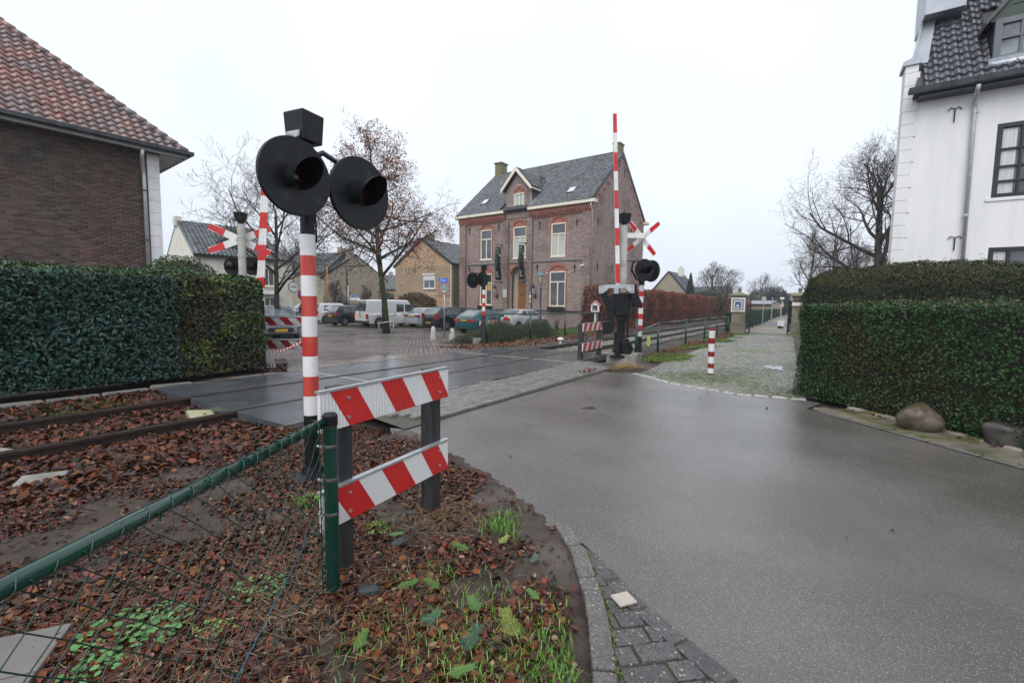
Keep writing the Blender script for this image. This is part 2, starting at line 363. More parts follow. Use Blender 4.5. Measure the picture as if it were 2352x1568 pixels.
# puddles on the road
m_water = M('puddle_water', (.035, .03, .026), (.05, .042, .036), scale=2, rough=.02, spec=.6)
def blob(cx, cy, rx, ry, rot=0, n=28, seed=0, rough_=.25):
    rg = np.random.default_rng(seed); ph = rg.uniform(0, 6.28, 5); P = []
    for i in range(n):
        a = 2*math.pi*i/n; r_ = 1+rough_*sum(math.sin((k_+2)*a+ph[k_])/(k_+1.5) for k_ in range(5))
        u, v = rx*r_*math.cos(a), ry*r_*math.sin(a); P.append((cx+u*math.cos(rot)-v*math.sin(rot), cy+u*math.sin(rot)+v*math.cos(rot)))
    return P
def puddle(p, label, dz=.003):
    o = poly_sheet('puddle', p, m_water, dz); tag(o, label, 'puddle'); return o
x_, y_ = at(1352, 855); puddle(blob(x_, y_, .42, .16, TH, seed=3), 'small puddle in front of the striped barrier beside the crossing machine', .047)
x_, y_ = at(1352, 937); puddle(blob(x_, y_, .13, .075, .2, seed=5), 'small round puddle alone in the middle of the asphalt', .003)
x_, y_ = at(1165, 869); puddle(blob(x_, y_, 1.9, .085, TH, seed=8, rough_=.5), 'long narrow puddle along the edge of the crossing deck', .046)
# ------------------------------------------------------------------ grey paver strip by the deck
strip = poly_sheet('paver_strip', [sn(3.7, 3.96), sn(3.9, 5.13), sn(11.05, 5.13), sn(11.1, 4.2), sn(10.0, 3.90)], m_joint, .012); struct(strip, 'structure', 'strip of grey pavers between crossing deck and asphalt')
L = []
row = 0
for n_ in np.arange(4.02, 5.10, .105):
    off = .105 if row % 2 else 0; row += 1
    for s_ in np.arange(3.75+off, 10.95, .21):
        if (s_ < 3.95+(4.6-n_)*.5 and n_ < 4.6) or (sn(s_, n_)[0] < border(sn(s_, n_)[1])+.08) or (s_ > 10.05+(n_-4.)*1.1): continue
        x_, y_ = sn(s_, n_)
        L.append(TRS((x_, y_, .018+RNG.normal(0, .0015)), TH, (.203, .098, .05), RNG.normal(0, .008, 2)))
pieces('paver', L, m_greyp, strip, unit_block(.03))
# ------------------------------------------------------------------ crossing deck
deck = thing('crossing_deck', 'dark rubber panel deck carrying the road over the rails', 'crossing deck', (*sn(0, 0), 0)); deck['kind'] = 'structure'
def snbox(mb, s0, s1, n0, n1, z0, z1, ch=0):
    mb.prism([(s0, n0), (s1, n0), (s1, n1), (s0, n1)], z0, z1, lambda a, b, c: (*sn(a, b), c)); return mb
RN, RF = 6.28, 7.72
segs = [(2.90, 5.42), (5.50, 7.95), (7.965, 10.38), (10.46, 12.95)]
for s0, s1 in segs:
    for n0, n1, cutF in ((5.14, RN-.045, 0), (RN+.10, RF-.10, 0), (RF+.045, 8.93, 1)):
        a = s0+(.0 if cutF == 0 else 0); b_ = s1 if not (cutF and s1 > 12) else 12.6
        snbox(MB(), a, b_, n0, n1, -.12, .045).build('panel', m_deck, deck, bevel=.006)
for s0 in (5.42, 10.38):
    for n0, n1 in ((5.14, RN-.045), (RN+.10, RF-.10), (RF+.045, 8.93)): snbox(MB(), s0+.004, s0+.076, n0, n1, -.12, .046).build('joint_strip', M('pale_joint', (.36, .34, .29), (.27, .25, .22), scale=8, rough=.5) if s0 == 5.42 and n0 < 5.2 else bpy.data.materials['pale_joint'], deck)
m_edge = M('edge_steel', (.20, .20, .20), (.12, .10, .09), scale=9, rough=.4, metal=.3)
snbox(MB(), 2.9, 12.95, 5.095, 5.135, -.1, .049).build('edge_strip', m_edge, deck); snbox(MB(), 2.9, 12.6, 8.935, 8.965, -.1, .049).build('edge_strip', m_edge, deck)
# ------------------------------------------------------------------ rails
def rail(n0, label, s0=-30, s1=240):
    r_ = thing('rail', label, 'rail')
    prof = [(-.036, .043), (-.036, .010), (-.009, 0), (-.009, -.075), (-.065, -.09), (-.065, -.105), (.065, -.105), (.065, -.09), (.009, -.075), (.009, 0), (.036, .010), (.036, .043), (.028, .05), (-.028, .05)]
    mb = MB(); mb.prism(prof, s0, s1, lambda a, b, c: (*sn(c, n0+a), b)); mb.build('rail_body', m_rail, r_)
    snbox(MB(), s0, s1, n0-.026, n0+.026, .0485, .0515).build('running_surface', m_railtop, r_)
    return r_
rail(RN, 'nearer rail of the single railway track'); rail(RF, 'farther rail of the single railway track')
m_sleeper = M('concrete_sleeper', (.30, .29, .27), (.20, .19, .17), scale=7, rough=.6, bump=.4, var=.18, c3=(.10, .12, .05), c3scale=3)
trk = thing('sleepers', 'row of pale sleepers under the rails', 'sleepers'); trk['kind'] = 'structure'
ml = []
for s_ in np.arange(13.3, 90, .62): ml.append(TRS((*sn(s_, 7.0), -.13), TH+R(90)+RNG.normal(0, .01), (2.45, .24, .12)))
for s_ in np.arange(2.4, -9, -.62): ml.append(TRS((*sn(s_, 7.0), -.18), TH+R(90), (2.45, .24, .12)))
pieces('sleeper', ml, m_sleeper, trk, unit_block(.02))
for (x_, y_), sz, rz, lab in ((at(95, 1092), (.30, .20), .5, 'loose concrete block lying in the leaves left of the fence'), (at(462, 944), (.52, .30), TH+1.3, 'mossy yellow concrete wedge at the left end of the crossing deck')):
    mb = MB(); mb.box((0, 0, 0), (sz[0], sz[1], .10), Matrix.Rotation(.12, 3, 'X')); o = mb.build('concrete_block', m_conc if sz[0] < .32 else M('mossy_wedge', (.42, .40, .24), (.33, .32, .2), scale=8, rough=.6), bevel=.015, label=lab)
    o.location = (x_, y_, float(terr(x_, y_))+.02); o.rotation_euler = (0, 0, rz); tag(o, lab, 'block')
mb = MB(); mb.box((0, 0, 0), (.42, .26, .12), Matrix.Rotation(.2, 3, 'Y')); o = mb.build('concrete_block', m_conc, bevel=.02); x_, y_ = at(25, 1032); o.location = (x_, y_, -.10); o.rotation_euler.z = .2; tag(o, 'mossy concrete block end showing between the rails at the far left', 'block')
# ------------------------------------------------------------------ brick paved square
sq = [sn(5.15, 8.97), (-5.2, 10.4), (-6.2, 12.6), (-9.5, 14.5), (-14, 17), (-60, 30), (-60, 80), (30, 80), (12, 52), (3.6, 33), (-.2, 24), (-1.9, 20.4), (-3.15, 19.0), (-1.55, 15.3), sn(11.85, 8.97)]
sqo = poly_sheet('square', sq, m_joint, -.012, step=1.5); struct(sqo, label='wet brick paved square used as a car park')
NP = []
P = np.stack(np.meshgrid(np.arange(5.0, 44, .215), np.arange(9.02, 34, .108)), -1)
P[1::2, :, 0] += .1075; P = P.reshape(-1, 2); xy = P[:, :1]*T2+P[:, 1:]*N2
ok = inpoly(xy[:, 0], xy[:, 1], sq) & (np.hypot(xy[:, 0], xy[:, 1]) < 30) & (np.abs(xy[:, 0]/xy[:, 1]) < 1.0) & ((xy[:, 0]+6.1)**2+(xy[:, 1]-22.1)**2 > .8**2); xy = xy[ok]
zs = gz(xy[:, 0], xy[:, 1])+.004*vnoise(np.c_[xy, 0*xy[:, 0]], 1.3); tl = RNG.normal(0, .012, (len(xy), 2))
sl_ = (gz(xy[:, 0]+.05*N2[0], xy[:, 1]+.05*N2[1])-gz(xy[:, 0]-.05*N2[0], xy[:, 1]-.05*N2[1]))/.1
ML = [TRS((x_, y_, z_-.026), TH, (.203, .098, .06), (t_[0]+math.atan(s1), t_[1])) for (x_, y_), z_, t_, s1 in zip(xy, zs, tl, sl_)]
pieces('paver', ML, m_pave, sqo, unit_block(0))

# ------------------------------------------------------------------ sett forecourt
fc = [sn(9.78, 3.12), sn(9.05, 2.28), sn(8.63, 1.07), (4.80, 7.36), (5.35, 8.2), (7.2, 11.4), (16.2, 26.3), (13.0, 26.3), sn(28.7, 3.55), sn(19.1, 3.35), sn(12.2, 3.3), sn(11.2, 3.2)]
fco = poly_sheet('forecourt', fc, M('mossy_joint', (.07, .11, .02), (.10, .095, .06), scale=2.5, rough=.6), .006); struct(fco, label='mossy granite sett forecourt leading to the stone gate')
ML = []
for r_ in range(170):
    sb = 8.5+r_*.118
    for c in range(46):
        n_ = -.4+c*.098; s_ = sb+.16*math.sin(n_*2.6+.4)
        x_, y_ = sn(s_+RNG.normal(0, .006), n_+RNG.normal(0, .005)+(.049 if r_ % 2 else 0)); ML.append((x_, y_))
ML = np.array(ML); ok = inpoly(ML[:, 0], ML[:, 1], fc); ML = ML[ok]
ml = [TRS((x_, y_, -.018+RNG.normal(0, .003)), TH+.35*math.cos((x_*N2[0]+y_*N2[1])*2.6+.4)+RNG.normal(0, .06), (RNG.uniform(.080, .104), RNG.uniform(.074, .088), .06), RNG.normal(0, .03, 2)) for x_, y_ in ML]
pieces('sett', ml, m_sett, fco, unit_block(.11))
# white border setts along the asphalt
bs = thing('sett_border', 'row of pale border setts between asphalt and forecourt', 'kerb'); bs['kind'] = 'structure'; ml = []
bp = [np.array(sn(9.85, 3.3)), np.array(sn(9.78, 3.12)), np.array(sn(9.05, 2.28)), np.array(sn(8.63, 1.07)), np.array((4.85, 7.38))]
for a, b_ in zip(bp[:-1], bp[1:]):
    d = b_-a; l_ = np.linalg.norm(d); k_ = max(1, int(l_/.235))
    for i in range(k_): p = a+d*(i+.5)/k_; ml.append(TRS((p[0], p[1], -.028+RNG.normal(0, .003)), math.atan2(d[1], d[0])+RNG.normal(0, .03), (l_/k_-.03, .12, .08), RNG.normal(0, .02, 2)))
pieces('border_stone', ml, M('pale_sett', (.34, .33, .31), (.46, .45, .42), scale=9, rough=.45, bump=.3), bs, unit_block(.06))
# mossy slabs and moss along the fence
x_, y_ = at(1780, 846); puddle(blob(x_, y_, .55, .16, 1.1, seed=21, rough_=.5), 'pale puddle on the setts beside the right hedge', .020)
ml = []
for s_, n_ in [(a, 3.15+RNG.normal(0, .05)) for a in np.arange(12.6, 19.5, .42)]: ml.append(TRS((*sn(s_, n_), -.01), TH+RNG.normal(0, .08), (.36, .15, .06), RNG.normal(0, .03, 2)))
kb = thing('kerb_stones', 'broken line of mossy kerb stones beside the wire fence', 'kerb'); kb['kind'] = 'structure'
pieces('kerb_stone', ml, m_conc, kb, unit_block(.05))
# ------------------------------------------------------------------ gravel path behind the gate
p0, p1 = sn(30.4, .9), sn(30.2, 3.5)
gp = poly_sheet('gravel_path', [p0, (24, 38), (98, 156), (95.5, 158), (20.8, 40.0), p1], M('blue_grey_gravel', (.13, .13, .16), (.20, .20, .23), scale=30, rough=.8, bump=.8, bscale=40, spec=.2, c3=(.28, .25, .20), c3scale=.09, c3lo=.42, c3hi=.6), .0); struct(gp, label='gravel path running straight away behind the gate')
# ------------------------------------------------------------------ right edge strip of pavers along the box hedge
rs = thing('edge_paving', 'double row of brown grey pavers between asphalt and box hedge', 'paving'); rs['kind'] = 'structure'
A = np.array([(4.40, 6.66), (4.64, 5.5), (4.88, 4.19), (5.32, 2.0), (6.2, -1.0)]); ml = []; ml2 = []; ml3 = []
m_brownp = M('brown_paver', (.15, .135, .10), (.20, .18, .14), scale=6, rough=.45, bump=.4, var=.16, c3=(.09, .10, .04), c3scale=3)
seg = np.linalg.norm(np.diff(A, axis=0), axis=1); cum = np.r_[0, np.cumsum(seg)]
def along(A, cum, t): return np.array([np.interp(t, cum, A[:, 0]), np.interp(t, cum, A[:, 1])])
for row_, (w0, w1) in enumerate(((.10, .33), (.34, .57))):
    t = -.02+.12*row_
    while t < cum[-1]-.3:
        a, b_ = along(A, cum, max(t, 0)), along(A, cum, t+.30); d = b_-a; d /= np.linalg.norm(d)+1e-9; nn = np.array([-d[1], d[0]]); c = (a+b_)/2+nn*(w0+w1)/2
        ml.append(TRS((c[0], c[1], -.005+RNG.normal(0, .003)), math.atan2(d[1], d[0]), (.29, w1-w0-.006, .06), RNG.normal(0, .012, 2))); t += .302
t = .1
while t < cum[-1]-.5:
    a, b_ = along(A, cum, t), along(A, cum, t+.5); d = (b_-a)/np.linalg.norm(b_-a); nn = np.array([-d[1], d[0]])
    c = (a+b_)/2+nn*.63; ml2.append(TRS((c[0], c[1], .0), math.atan2(d[1], d[0]), (.49, .09, .10), RNG.normal(0, .01, 2)))
    c = (a+b_)/2+nn*.05; ml3.append(TRS((c[0], c[1], -.02), math.atan2(d[1], d[0]), (.49, .08, .06), RNG.normal(0, .008, 2))); t += .505
o = poly_sheet('bed', [tuple(A[i]) for i in range(5)]+[tuple(A[i]+np.array([.8, .1])) for i in range(4, -1, -1)], m_joint, .006, parent=rs)
pieces('paver', ml, m_brownp, rs, unit_block(.03)); pieces('kerb_stone', ml2, M('pale_kerb', (.40, .36, .31), (.27, .25, .2), scale=5, rough=.5, c3=(.12, .13, .05), c3scale=4), rs, unit_block(.05)); pieces('edging', ml3, m_greyp, rs, unit_block(.03))
# ------------------------------------------------------------------ near left kerb and gutter wedge
nk = thing('near_kerb', 'concrete kerb and grey gutter bricks beside the leafy verge', 'kerb'); nk['kind'] = 'structure'
K = np.array([(.30, 2.98), (.37, 2.62), (.385, 2.13), (.34, 1.70), (.22, .9), (-.1, -.3)]); seg = np.linalg.norm(np.diff(K, axis=0), axis=1); kc = np.r_[0, np.cumsum(seg)]
tt = np.r_[0, .30, .62, 1.25, 2.25, 3.2]
for a, b_ in zip(tt[:-1], tt[1:]):
    pp = [along(K, kc, q) for q in np.linspace(a+.006, b_-.006, 5)]; Lq = []; Rq = []
    for i, p in enumerate(pp):
        d = pp[min(i+1, 4)]-pp[max(i-1, 0)]; d /= np.linalg.norm(d); nn = np.array([-d[1], d[0]]); Rq.append(p-nn*.0); Lq.append(p+nn*.10)
    MB().prism([tuple(q) for q in Rq+Lq[::-1]], -.1, .030, lambda u, v, w_: (u, v, w_)).build('kerb_stone', M('near_kerb_concrete', (.11, .103, .098), (.16, .152, .143), scale=9, rough=.42, rough2=.25, bump=.6, bscale=80, speck=(110, (.38, .36, .33), .9)) if a == 0 else bpy.data.materials['near_kerb_concrete'], nk, bevel=.012)
wedge = [(float(np.interp(-y, -K[:, 1], K[:, 0]))+.10, y) for y in (2.75, 2.4, 2.0, 1.6, 1.2, .8, .3, -.3)]
wp = wedge[::-1]+[(.52, 2.64)]+[q for q in kerb_in[5:2:-1]]+[(1.12, 1.25), (1.42, .6), (1.85, -.5)]
o = poly_sheet('bed', [(a, b_) for a, b_ in wp], m_joint, .004, parent=nk)
ml = []; row_ = 0
d0 = np.array([.16, -1]); d0 /= np.linalg.norm(d0); e0 = np.array([-d0[1], d0[0]])
wedge_in = [(q[0]-.088, q[1]-.02) for q in wp[8:]]; wp2 = wp[:8]+wedge_in
for i in range(-3, 34):
    c0 = np.array([.50, 2.80])+d0*(i*.107); tt3 = np.arange(-.8, 1.6, .01); Q = c0[None]+e0[None]*tt3[:, None]; k_ = inpoly(Q[:, 0], Q[:, 1], wp2)
    if not k_.any(): continue
    a_, b2 = tt3[k_].min(), tt3[k_].max(); t = math.floor(a_/.212)*.212-(.106 if i % 2 else 0)
    while t < b2:
        u0, u1 = max(t, a_)+.004, min(t+.212, b2)-.003; t += .212
        if u1-u0 < .025: continue
        p = c0+e0*(u0+u1)/2; ml.append(TRS((p[0], p[1], -.012+RNG.normal(0, .002)), math.atan2(e0[1], e0[0]), (u1-u0, .101, .05), RNG.normal(0, .01, 2)))
for i in ():
    for j in range(-3, 18):
        p = np.array([.50, 2.75])+d0*(i*.107)+np.array([d0[1], -d0[0]])*0+np.array([-d0[1], d0[0]])*(j*.212+(.106 if i % 2 else 0))
        corners = [p+d0*a*.05+np.array([-d0[1], d0[0]])*b_*.1 for a in (-1, 1) for b_ in (-1, 1)]
        if sum(bool(inpoly(q[0], q[1], wp)) for q in corners) >= 3 and inpoly(p[0], p[1], wp): ml.append(TRS((p[0], p[1], -.012+RNG.normal(0, .002)), math.atan2(d0[0], -d0[1]), (.205, .101, .05), RNG.normal(0, .01, 2)))
m_dg = M('dark_grey_brick', (.062, .060, .062), (.095, .090, .088), scale=8, rough=.4, rough2=.22, bump=.5, bscale=80, var=.15, speck=(120, (.33, .32, .30), .93))
for q0, q1 in zip(kerb_in[2:6], kerb_in[1:5]):      # soldier course along the asphalt
    a = np.array(q1); b_ = np.array(q0); d = b_-a; l_ = np.linalg.norm(d); k_ = max(1, int(l_/.21)); dd = d/l_; nn = np.array([-dd[1], dd[0]])
    for i in range(k_): p = a+d*(i+.5)/k_+nn*.052; ml.append(TRS((p[0], p[1], -.010+RNG.normal(0, .0015)), math.atan2(d[1], d[0]), (l_/k_-.006, .098, .05), RNG.normal(0, .008, 2)))
pieces('gutter_brick', ml, m_dg, nk, unit_block(.03))
x_, y_ = at(1432, 1384); o = MB().box((0, 0, 0), (.10, .09, .012)).build('pale_stone', M('pale_stone', (.50, .46, .40), (.42, .38, .33), scale=40, rough=.5, bump=.5), bevel=.003); o.location = (x_, y_, .021); o.rotation_euler.z = .35; tag(o, 'small pale square stone set in the gutter bricks', 'stone')
# concrete slabs bottom left
cs = thing('concrete_slabs', 'grey concrete slabs lying in the bottom left corner behind the fence', 'slabs')
for a, b_ in (((0, 1420), (150, 1470)),):
    x_, y_ = at(60, 1500)
    for i in range(3):
        for j in range(2):
            q = MB().box((0, 0, 0), (.295, .295, .05)).build('slab', m_conc if (i, j) == (9, 9) else M('slab_concrete', (.14, .132, .12), (.18, .17, .155), scale=5, rough=.45, bump=.3, var=.06) if i+j == 0 else bpy.data.materials['slab_concrete'], cs, bevel=.006)
            ca, sa = math.cos(.42), math.sin(.42); u, v = -.05-i*.302, .10-j*.302; q.location = (-1.98+u*ca-v*sa, 1.70+u*sa+v*ca, .000+.001*i); q.rotation_euler.z = .42
# hedge edging left
ml = []
for s_ in np.arange(-3, 5.2, .62):
    ml.append(TRS((*sn(s_, 9.12+.03*math.sin(s_)), -.03+RNG.normal(0, .012)), TH+RNG.normal(0, .02), (.60, .09, .13), RNG.normal(0, .03, 2)))
he = thing('hedge_edging', 'low broken concrete edging at the foot of the left hedge', 'edging'); pieces('edging_stone', ml, m_conc, he, unit_block(.04))
# ------------------------------------------------------------------ building materials
m_mortar = M('pale_mortar', (.58, .54, .50), (.48, .45, .42), scale=4, rough=.85)
m_mortard = M('dark_mortar', (.15, .135, .12), (.10, .09, .08), scale=4, rough=.85)
m_brickP = M('purple_brown_brick', (.34, .24, .21), (.25, .185, .17), scale=5, rough=.7, var=.35, hue=.025, c3=(.20, .12, .10), c3scale=.5)
m_brickD = M('mixed_brown_brick', (.115, .062, .045), (.085, .055, .045), scale=3, rough=.75, var=.5, hue=.03, bump=.3, c3=(.08, .065, .05), c3scale=.6)
m_brickR = M('red_brick_trim', (.37, .145, .105), (.29, .115, .085), scale=6, rough=.7, var=.25, hue=.012)
m_brickY = M('yellow_brick', (.42, .29, .17), (.33, .22, .13), scale=4, rough=.75, var=.28, hue=.02)
m_tileG = M('glazed_grey_tile', (.105, .118, .138), (.15, .163, .182), scale=7, rough=.22, rough2=.34, var=.3, hue=.03, c3=(.07, .085, .05), c3scale=1.3, c3lo=.55, c3hi=.7)
m_tileR = M('sheen_tinted_red_tile', (.33, .155, .12), (.22, .135, .12), scale=3, rough=.24, var=.28, hue=.015, c3=(.17, .145, .15), c3scale=.9, c3lo=.40, c3hi=.62, bump=.2)  # grey-lilac patches put the wet roof's sheen into the tile colour
m_tileB = M('dark_glazed_tile', (.060, .062, .078), (.095, .096, .115), scale=5, rough=.12, var=.25, hue=.02, c3=(.11, .10, .07), c3scale=2.2, c3lo=.68, c3hi=.8)
m_ridge = M('mossy_ridge', (.08, .13, .05), (.12, .13, .12), scale=4, rough=.6)
m_zinc = M('zinc_sheet', (.30, .33, .38), (.40, .43, .47), scale=1.8, rough=.38, metal=.35)
m_lead = M('dark_gutter_zinc', (.035, .04, .045), (.07, .08, .085), scale=4, rough=.35, metal=.3)
m_wstucco = M('white_stucco', (.82, .82, .82), (.75, .76, .77), scale=2.4, rough=.7, bump=.25, bscale=45, c3=(.68, .69, .68), c3scale=2.2, c3lo=.56, c3hi=.8, stretch=(1.6, 1.6, .22))
m_wbrick = M('whitewashed_brick', (.74, .72, .64), (.64, .62, .54), scale=1.6, rough=.8, bump=.5, bscale=14)
m_dkframe = M('black_green_joinery', (.012, .02, .018), (.018, .026, .024), scale=5, rough=.3)
m_moss = M('mossy_chimney', (.20, .19, .09), (.13, .13, .07), scale=5, rough=.8)
m_curtain = M('white_curtain', (.72, .72, .72), (.5, .5, .52), scale=14, rough=.8, stretch=(3, 3, .05))
m_blind = M('pale_blind', (.50, .55, .52), (.42, .46, .44), scale=.8, rough=.7)
m_iron = M('wrought_iron', (.010, .010, .012), rough=.5)
m_oak = M('varnished_oak', (.30, .13, .035), (.20, .08, .02), scale=6, rough=.35, stretch=(4, 4, .4))
def sub_iv(iv, cuts):
    for a, b in cuts:
        out = []
        for p, q in iv:
            if b <= p or a >= q: out.append((p, q)); continue
            if a > p: out.append((p, a))
            if b < q: out.append((b, q))
        iv = out
    return iv
def brickwall(parent, base, z0, z1, holes, P, mortar, brick, thick=.25, cj=.0625, bl=.21, hj=.014, proud=.007, keep=300, wname='wall', nobrick=None):
    """base(z)->(a,b) ; holes(z)->[(a,b)]; P(u, depth, z)->xyz, depth 0 is the outer face"""
    k = int(round((z1-z0)/cj)); mb = MB(); ml = []; prev = None; zs = z0
    o = np.array(P(0, 0, 0)); U = np.array(P(1, 0, 0))-o; D = np.array(P(0, 1, 0))-o; rot = math.atan2(U[1], U[0])
    def flush(iv, a, b):
        for p, q in iv:
            mb.add([P(p, 0, a), P(q, 0, a), P(q, thick, a), P(p, thick, a), P(p, 0, b), P(q, 0, b), P(q, thick, b), P(p, thick, b)], [(0,1,5,4),(1,2,6,5),(2,3,7,6),(3,0,4,7),(4,5,6,7),(0,3,2,1)])
    for i in range(k):
        a = z0+i*cj; zc = a+cj/2; lo, hi = base(zc); iv = sub_iv([(lo, hi)], holes(zc))
        key = [(round(p, 3), round(q, 3)) for p, q in iv]
        if prev is None: prev = key; zs = a; piv = iv
        elif key != prev: flush(piv, zs, a); prev = key; zs = a; piv = iv
        biv = iv if nobrick is None else sub_iv(iv, nobrick(zc))
        for p, q in biv:
            t = math.floor(p/(bl+hj))*(bl+hj)-(0 if i % 2 else (bl+hj)/2)
            while t < q:
                u0, u1 = max(t+hj/2, p), min(t+bl+hj/2, q); t += bl+hj
                if u1-u0 < .03: continue
                c = o+U*(u0+u1)/2+D*(-proud/2+.02)+np.array([0, 0, a+cj/2]); ml.append(TRS(c, rot, (u1-u0, .04+proud, cj-hj)))
    flush(piv, zs, z0+k*cj); mb.build(wname, mortar, parent, raw=False)
    if ml: pieces('brick', ml, brick, parent, unit_block(0), keep=keep, mw=np.array(parent.matrix_world if parent.parent else Matrix.Translation(parent.location) @ parent.rotation_euler.to_matrix().to_4x4()))
def tile_mesh(cols=6, amp=.16, lip=.25):
    m = MB(); r0 = []; r1 = []
    for i in range(cols+1):
        t = i/cols; z = amp*math.sin(2*math.pi*t+.6)+(.05 if t > .9 else 0)
        r0.append((t-.5, -.5, z+lip)); r1.append((t-.5, .58, z))
    low = [(x, y, z-.22) for x, y, z in r0]
    m.v = r0+r1+low; n = cols+1; m.f = [(i, i+1, n+i+1, n+i) for i in range(cols)]+[(2*n+i, 2*n+i+1, i+1, i) for i in range(cols)]
    me = bpy.data.meshes.new('tile'); me.from_pydata(m.v, [], m.f); me.update(); me.polygons.foreach_set('use_smooth', [True]*len(me.polygons)); return me
TILE = tile_mesh()
def tiles(parent, org, U, V, region, tw, th, mat, keep=300, u_rng=(0, 10), v_rng=(0, 6), name='tile', jit=.012, lift=.02):
    U = np.array(U, float); V = np.array(V, float); Nn = np.cross(U, V); Nn /= np.linalg.norm(Nn); org = np.array(org, float)
    if Nn[2] < 0: Nn = -Nn
    ml = []
    for j in range(int((v_rng[1]-v_rng[0])/th)+1):
        for i in range(int((u_rng[1]-u_rng[0])/tw)+1):
            u = u_rng[0]+(i+.5)*tw; v = v_rng[0]+(j+.5)*th
            if not region(u, v): continue
            m = np.eye(4); s = RNG.normal(0, jit)
            m[:3, 0] = (U+Nn*s)*tw*1.02; m[:3, 1] = V*th; m[:3, 2] = Nn*tw; m[:3, 3] = org+U*(u+RNG.normal(0, .003))+V*(v+RNG.normal(0, .004))+Nn*(lift+RNG.normal(0, .003)); ml.append(m)
    mw = np.array(Matrix.Translation(parent.location) @ parent.rotation_euler.to_matrix().to_4x4())
    me = TILE.copy(); pieces(name, ml, mat, parent, me, keep=keep, mw=mw)
def window(parent, x0, x1, z0, z1, P, mframe, mpane, bars_x=(), bars_z=(), fw=.07, depth=.10, sill=None, label=None, pdep=.05, bw=.05, split=None, curtain=None):
    """P(u, d, z); the frame is the part, panes and sill are its sub-parts"""
    mb = MB()
    def bx(m_, a, b, c, d_, e0, e1): m_.add([P(a, e0, c), P(b, e0, c), P(b, e1, c), P(a, e1, c), P(a, e0, d_), P(b, e0, d_), P(b, e1, d_), P(a, e1, d_)], [(0,1,5,4),(1,2,6,5),(2,3,7,6),(3,0,4,7),(4,5,6,7),(0,3,2,1)])
    bx(mb, x0, x0+fw, z0, z1, depth-.06, depth+.04); bx(mb, x1-fw, x1, z0, z1, depth-.06, depth+.04)
    bx(mb, x0+fw, x1-fw, z0, z0+fw, depth-.06, depth+.04); bx(mb, x0+fw, x1-fw, z1-fw, z1, depth-.06, depth+.04)
    for bxp, a, b in [(q, z0+fw, z1-fw) if not hasattr(q, '__len__') else q for q in bars_x]: bx(mb, bxp-bw/2, bxp+bw/2, a, b, depth-.045, depth+.03)
    for bz in bars_z: bx(mb, x0+fw, x1-fw, bz-bw/2, bz+bw/2, depth-.055, depth+.035)
    f = mb.build('window', mframe, parent, label=label)
    g = MB(); bx(g, x0+fw*.9, x1-fw*.9, z0+fw*.9, z1-fw*.9, depth+.005, depth+.012); g.build('pane', mpane, f)
    if curtain:
        for a, b, c, d_, mt in curtain: g = MB(); bx(g, a, b, c, d_, depth+.0, depth+.004) if False else bx(g, a, b, c, d_, depth-.004, depth+.003); g.build('curtain', mt, f)
    if sill: g = MB(); bx(g, x0-.05, x1+.05, z0-.07, z0, depth-.16, depth+.04); g.build('sill', sill, f)
    return f
def arch_pts(xc, hw, zs, rise, n=14):
    Rr = (hw*hw+rise*rise)/(2*rise); cz = zs+rise-Rr; a0 = math.asin(min(1, hw/Rr)); a0 = a0 if rise <= hw else math.pi-a0
    return [(xc+Rr*math.sin(-a0+2*a0*i/n), cz+Rr*math.cos(-a0+2*a0*i/n)) for i in range(n+1)], Rr, cz, a0
def voussoirs(parent, xc, hw, zs, rise, P, mat, th=.24, n=22, d0=-.02, d1=.12, ext=0.):
    pts, Rr, cz, a0 = arch_pts(xc, hw, zs, rise); a0 += ext/Rr
    for i in range(n):
        a, b = -a0+2*a0*(i+.06)/n, -a0+2*a0*(i+.94)/n
        q = [(xc+r_*math.sin(t), cz+r_*math.cos(t)) for r_, t in ((Rr, a), (Rr, b), (Rr+th, b), (Rr+th, a))]
        MB().prism(q, d0-.006*(i % 2), d1, lambda u, v, w_: P(u, w_, v)).build('arch_brick', mat, parent)
    q = []
    for i in range(17): t = -a0+2*a0*i/16; q.append((xc+(Rr+.004)*math.sin(t), cz+(Rr+.004)*math.cos(t)))
    for i in range(16, -1, -1): t = -a0+2*a0*i/16; q.append((xc+(Rr+th-.004)*math.sin(t), cz+(Rr+th-.004)*math.cos(t)))
    MB().prism(q, d0+.012, d1+.01, lambda u, v, w_: P(u, w_, v)).build('arch_mortar', m_mortar, parent)
def anchor(parent, P, x, z, s=1., name='wall_anchor'):
    mb = MB(); B = lambda a, b, c, d_: mb.add([P(a, -.04, c), P(b, -.04, c), P(b, .02, c), P(a, .02, c), P(a, -.04, d_), P(b, -.04, d_), P(b, .02, d_), P(a, .02, d_)], [(0,1,5,4),(1,2,6,5),(2,3,7,6),(3,0,4,7),(4,5,6,7),(0,3,2,1)])
    B(x-.022*s, x+.022*s, z-.25*s, z+.22*s); B(x-.10*s, x+.10*s, z+.06*s, z+.115*s); B(x-.05*s, x+.05*s, z+.18*s, z+.24*s)
    mb.build(name, m_iron, parent)
# ================================================================== brick museum house
ms = thing('brick_house', 'two storey purple brown brick house with cream arched windows and central gabled dormer', 'house', (5.474, 32.5, 0), R(-35.7))
W, D = 12.4, 10.3
Pf = lambda u, d, z: (-u, d, z); Pg = lambda x, d, z: (x, d, z)
def PF(u, d, z): return (-u, d, z)
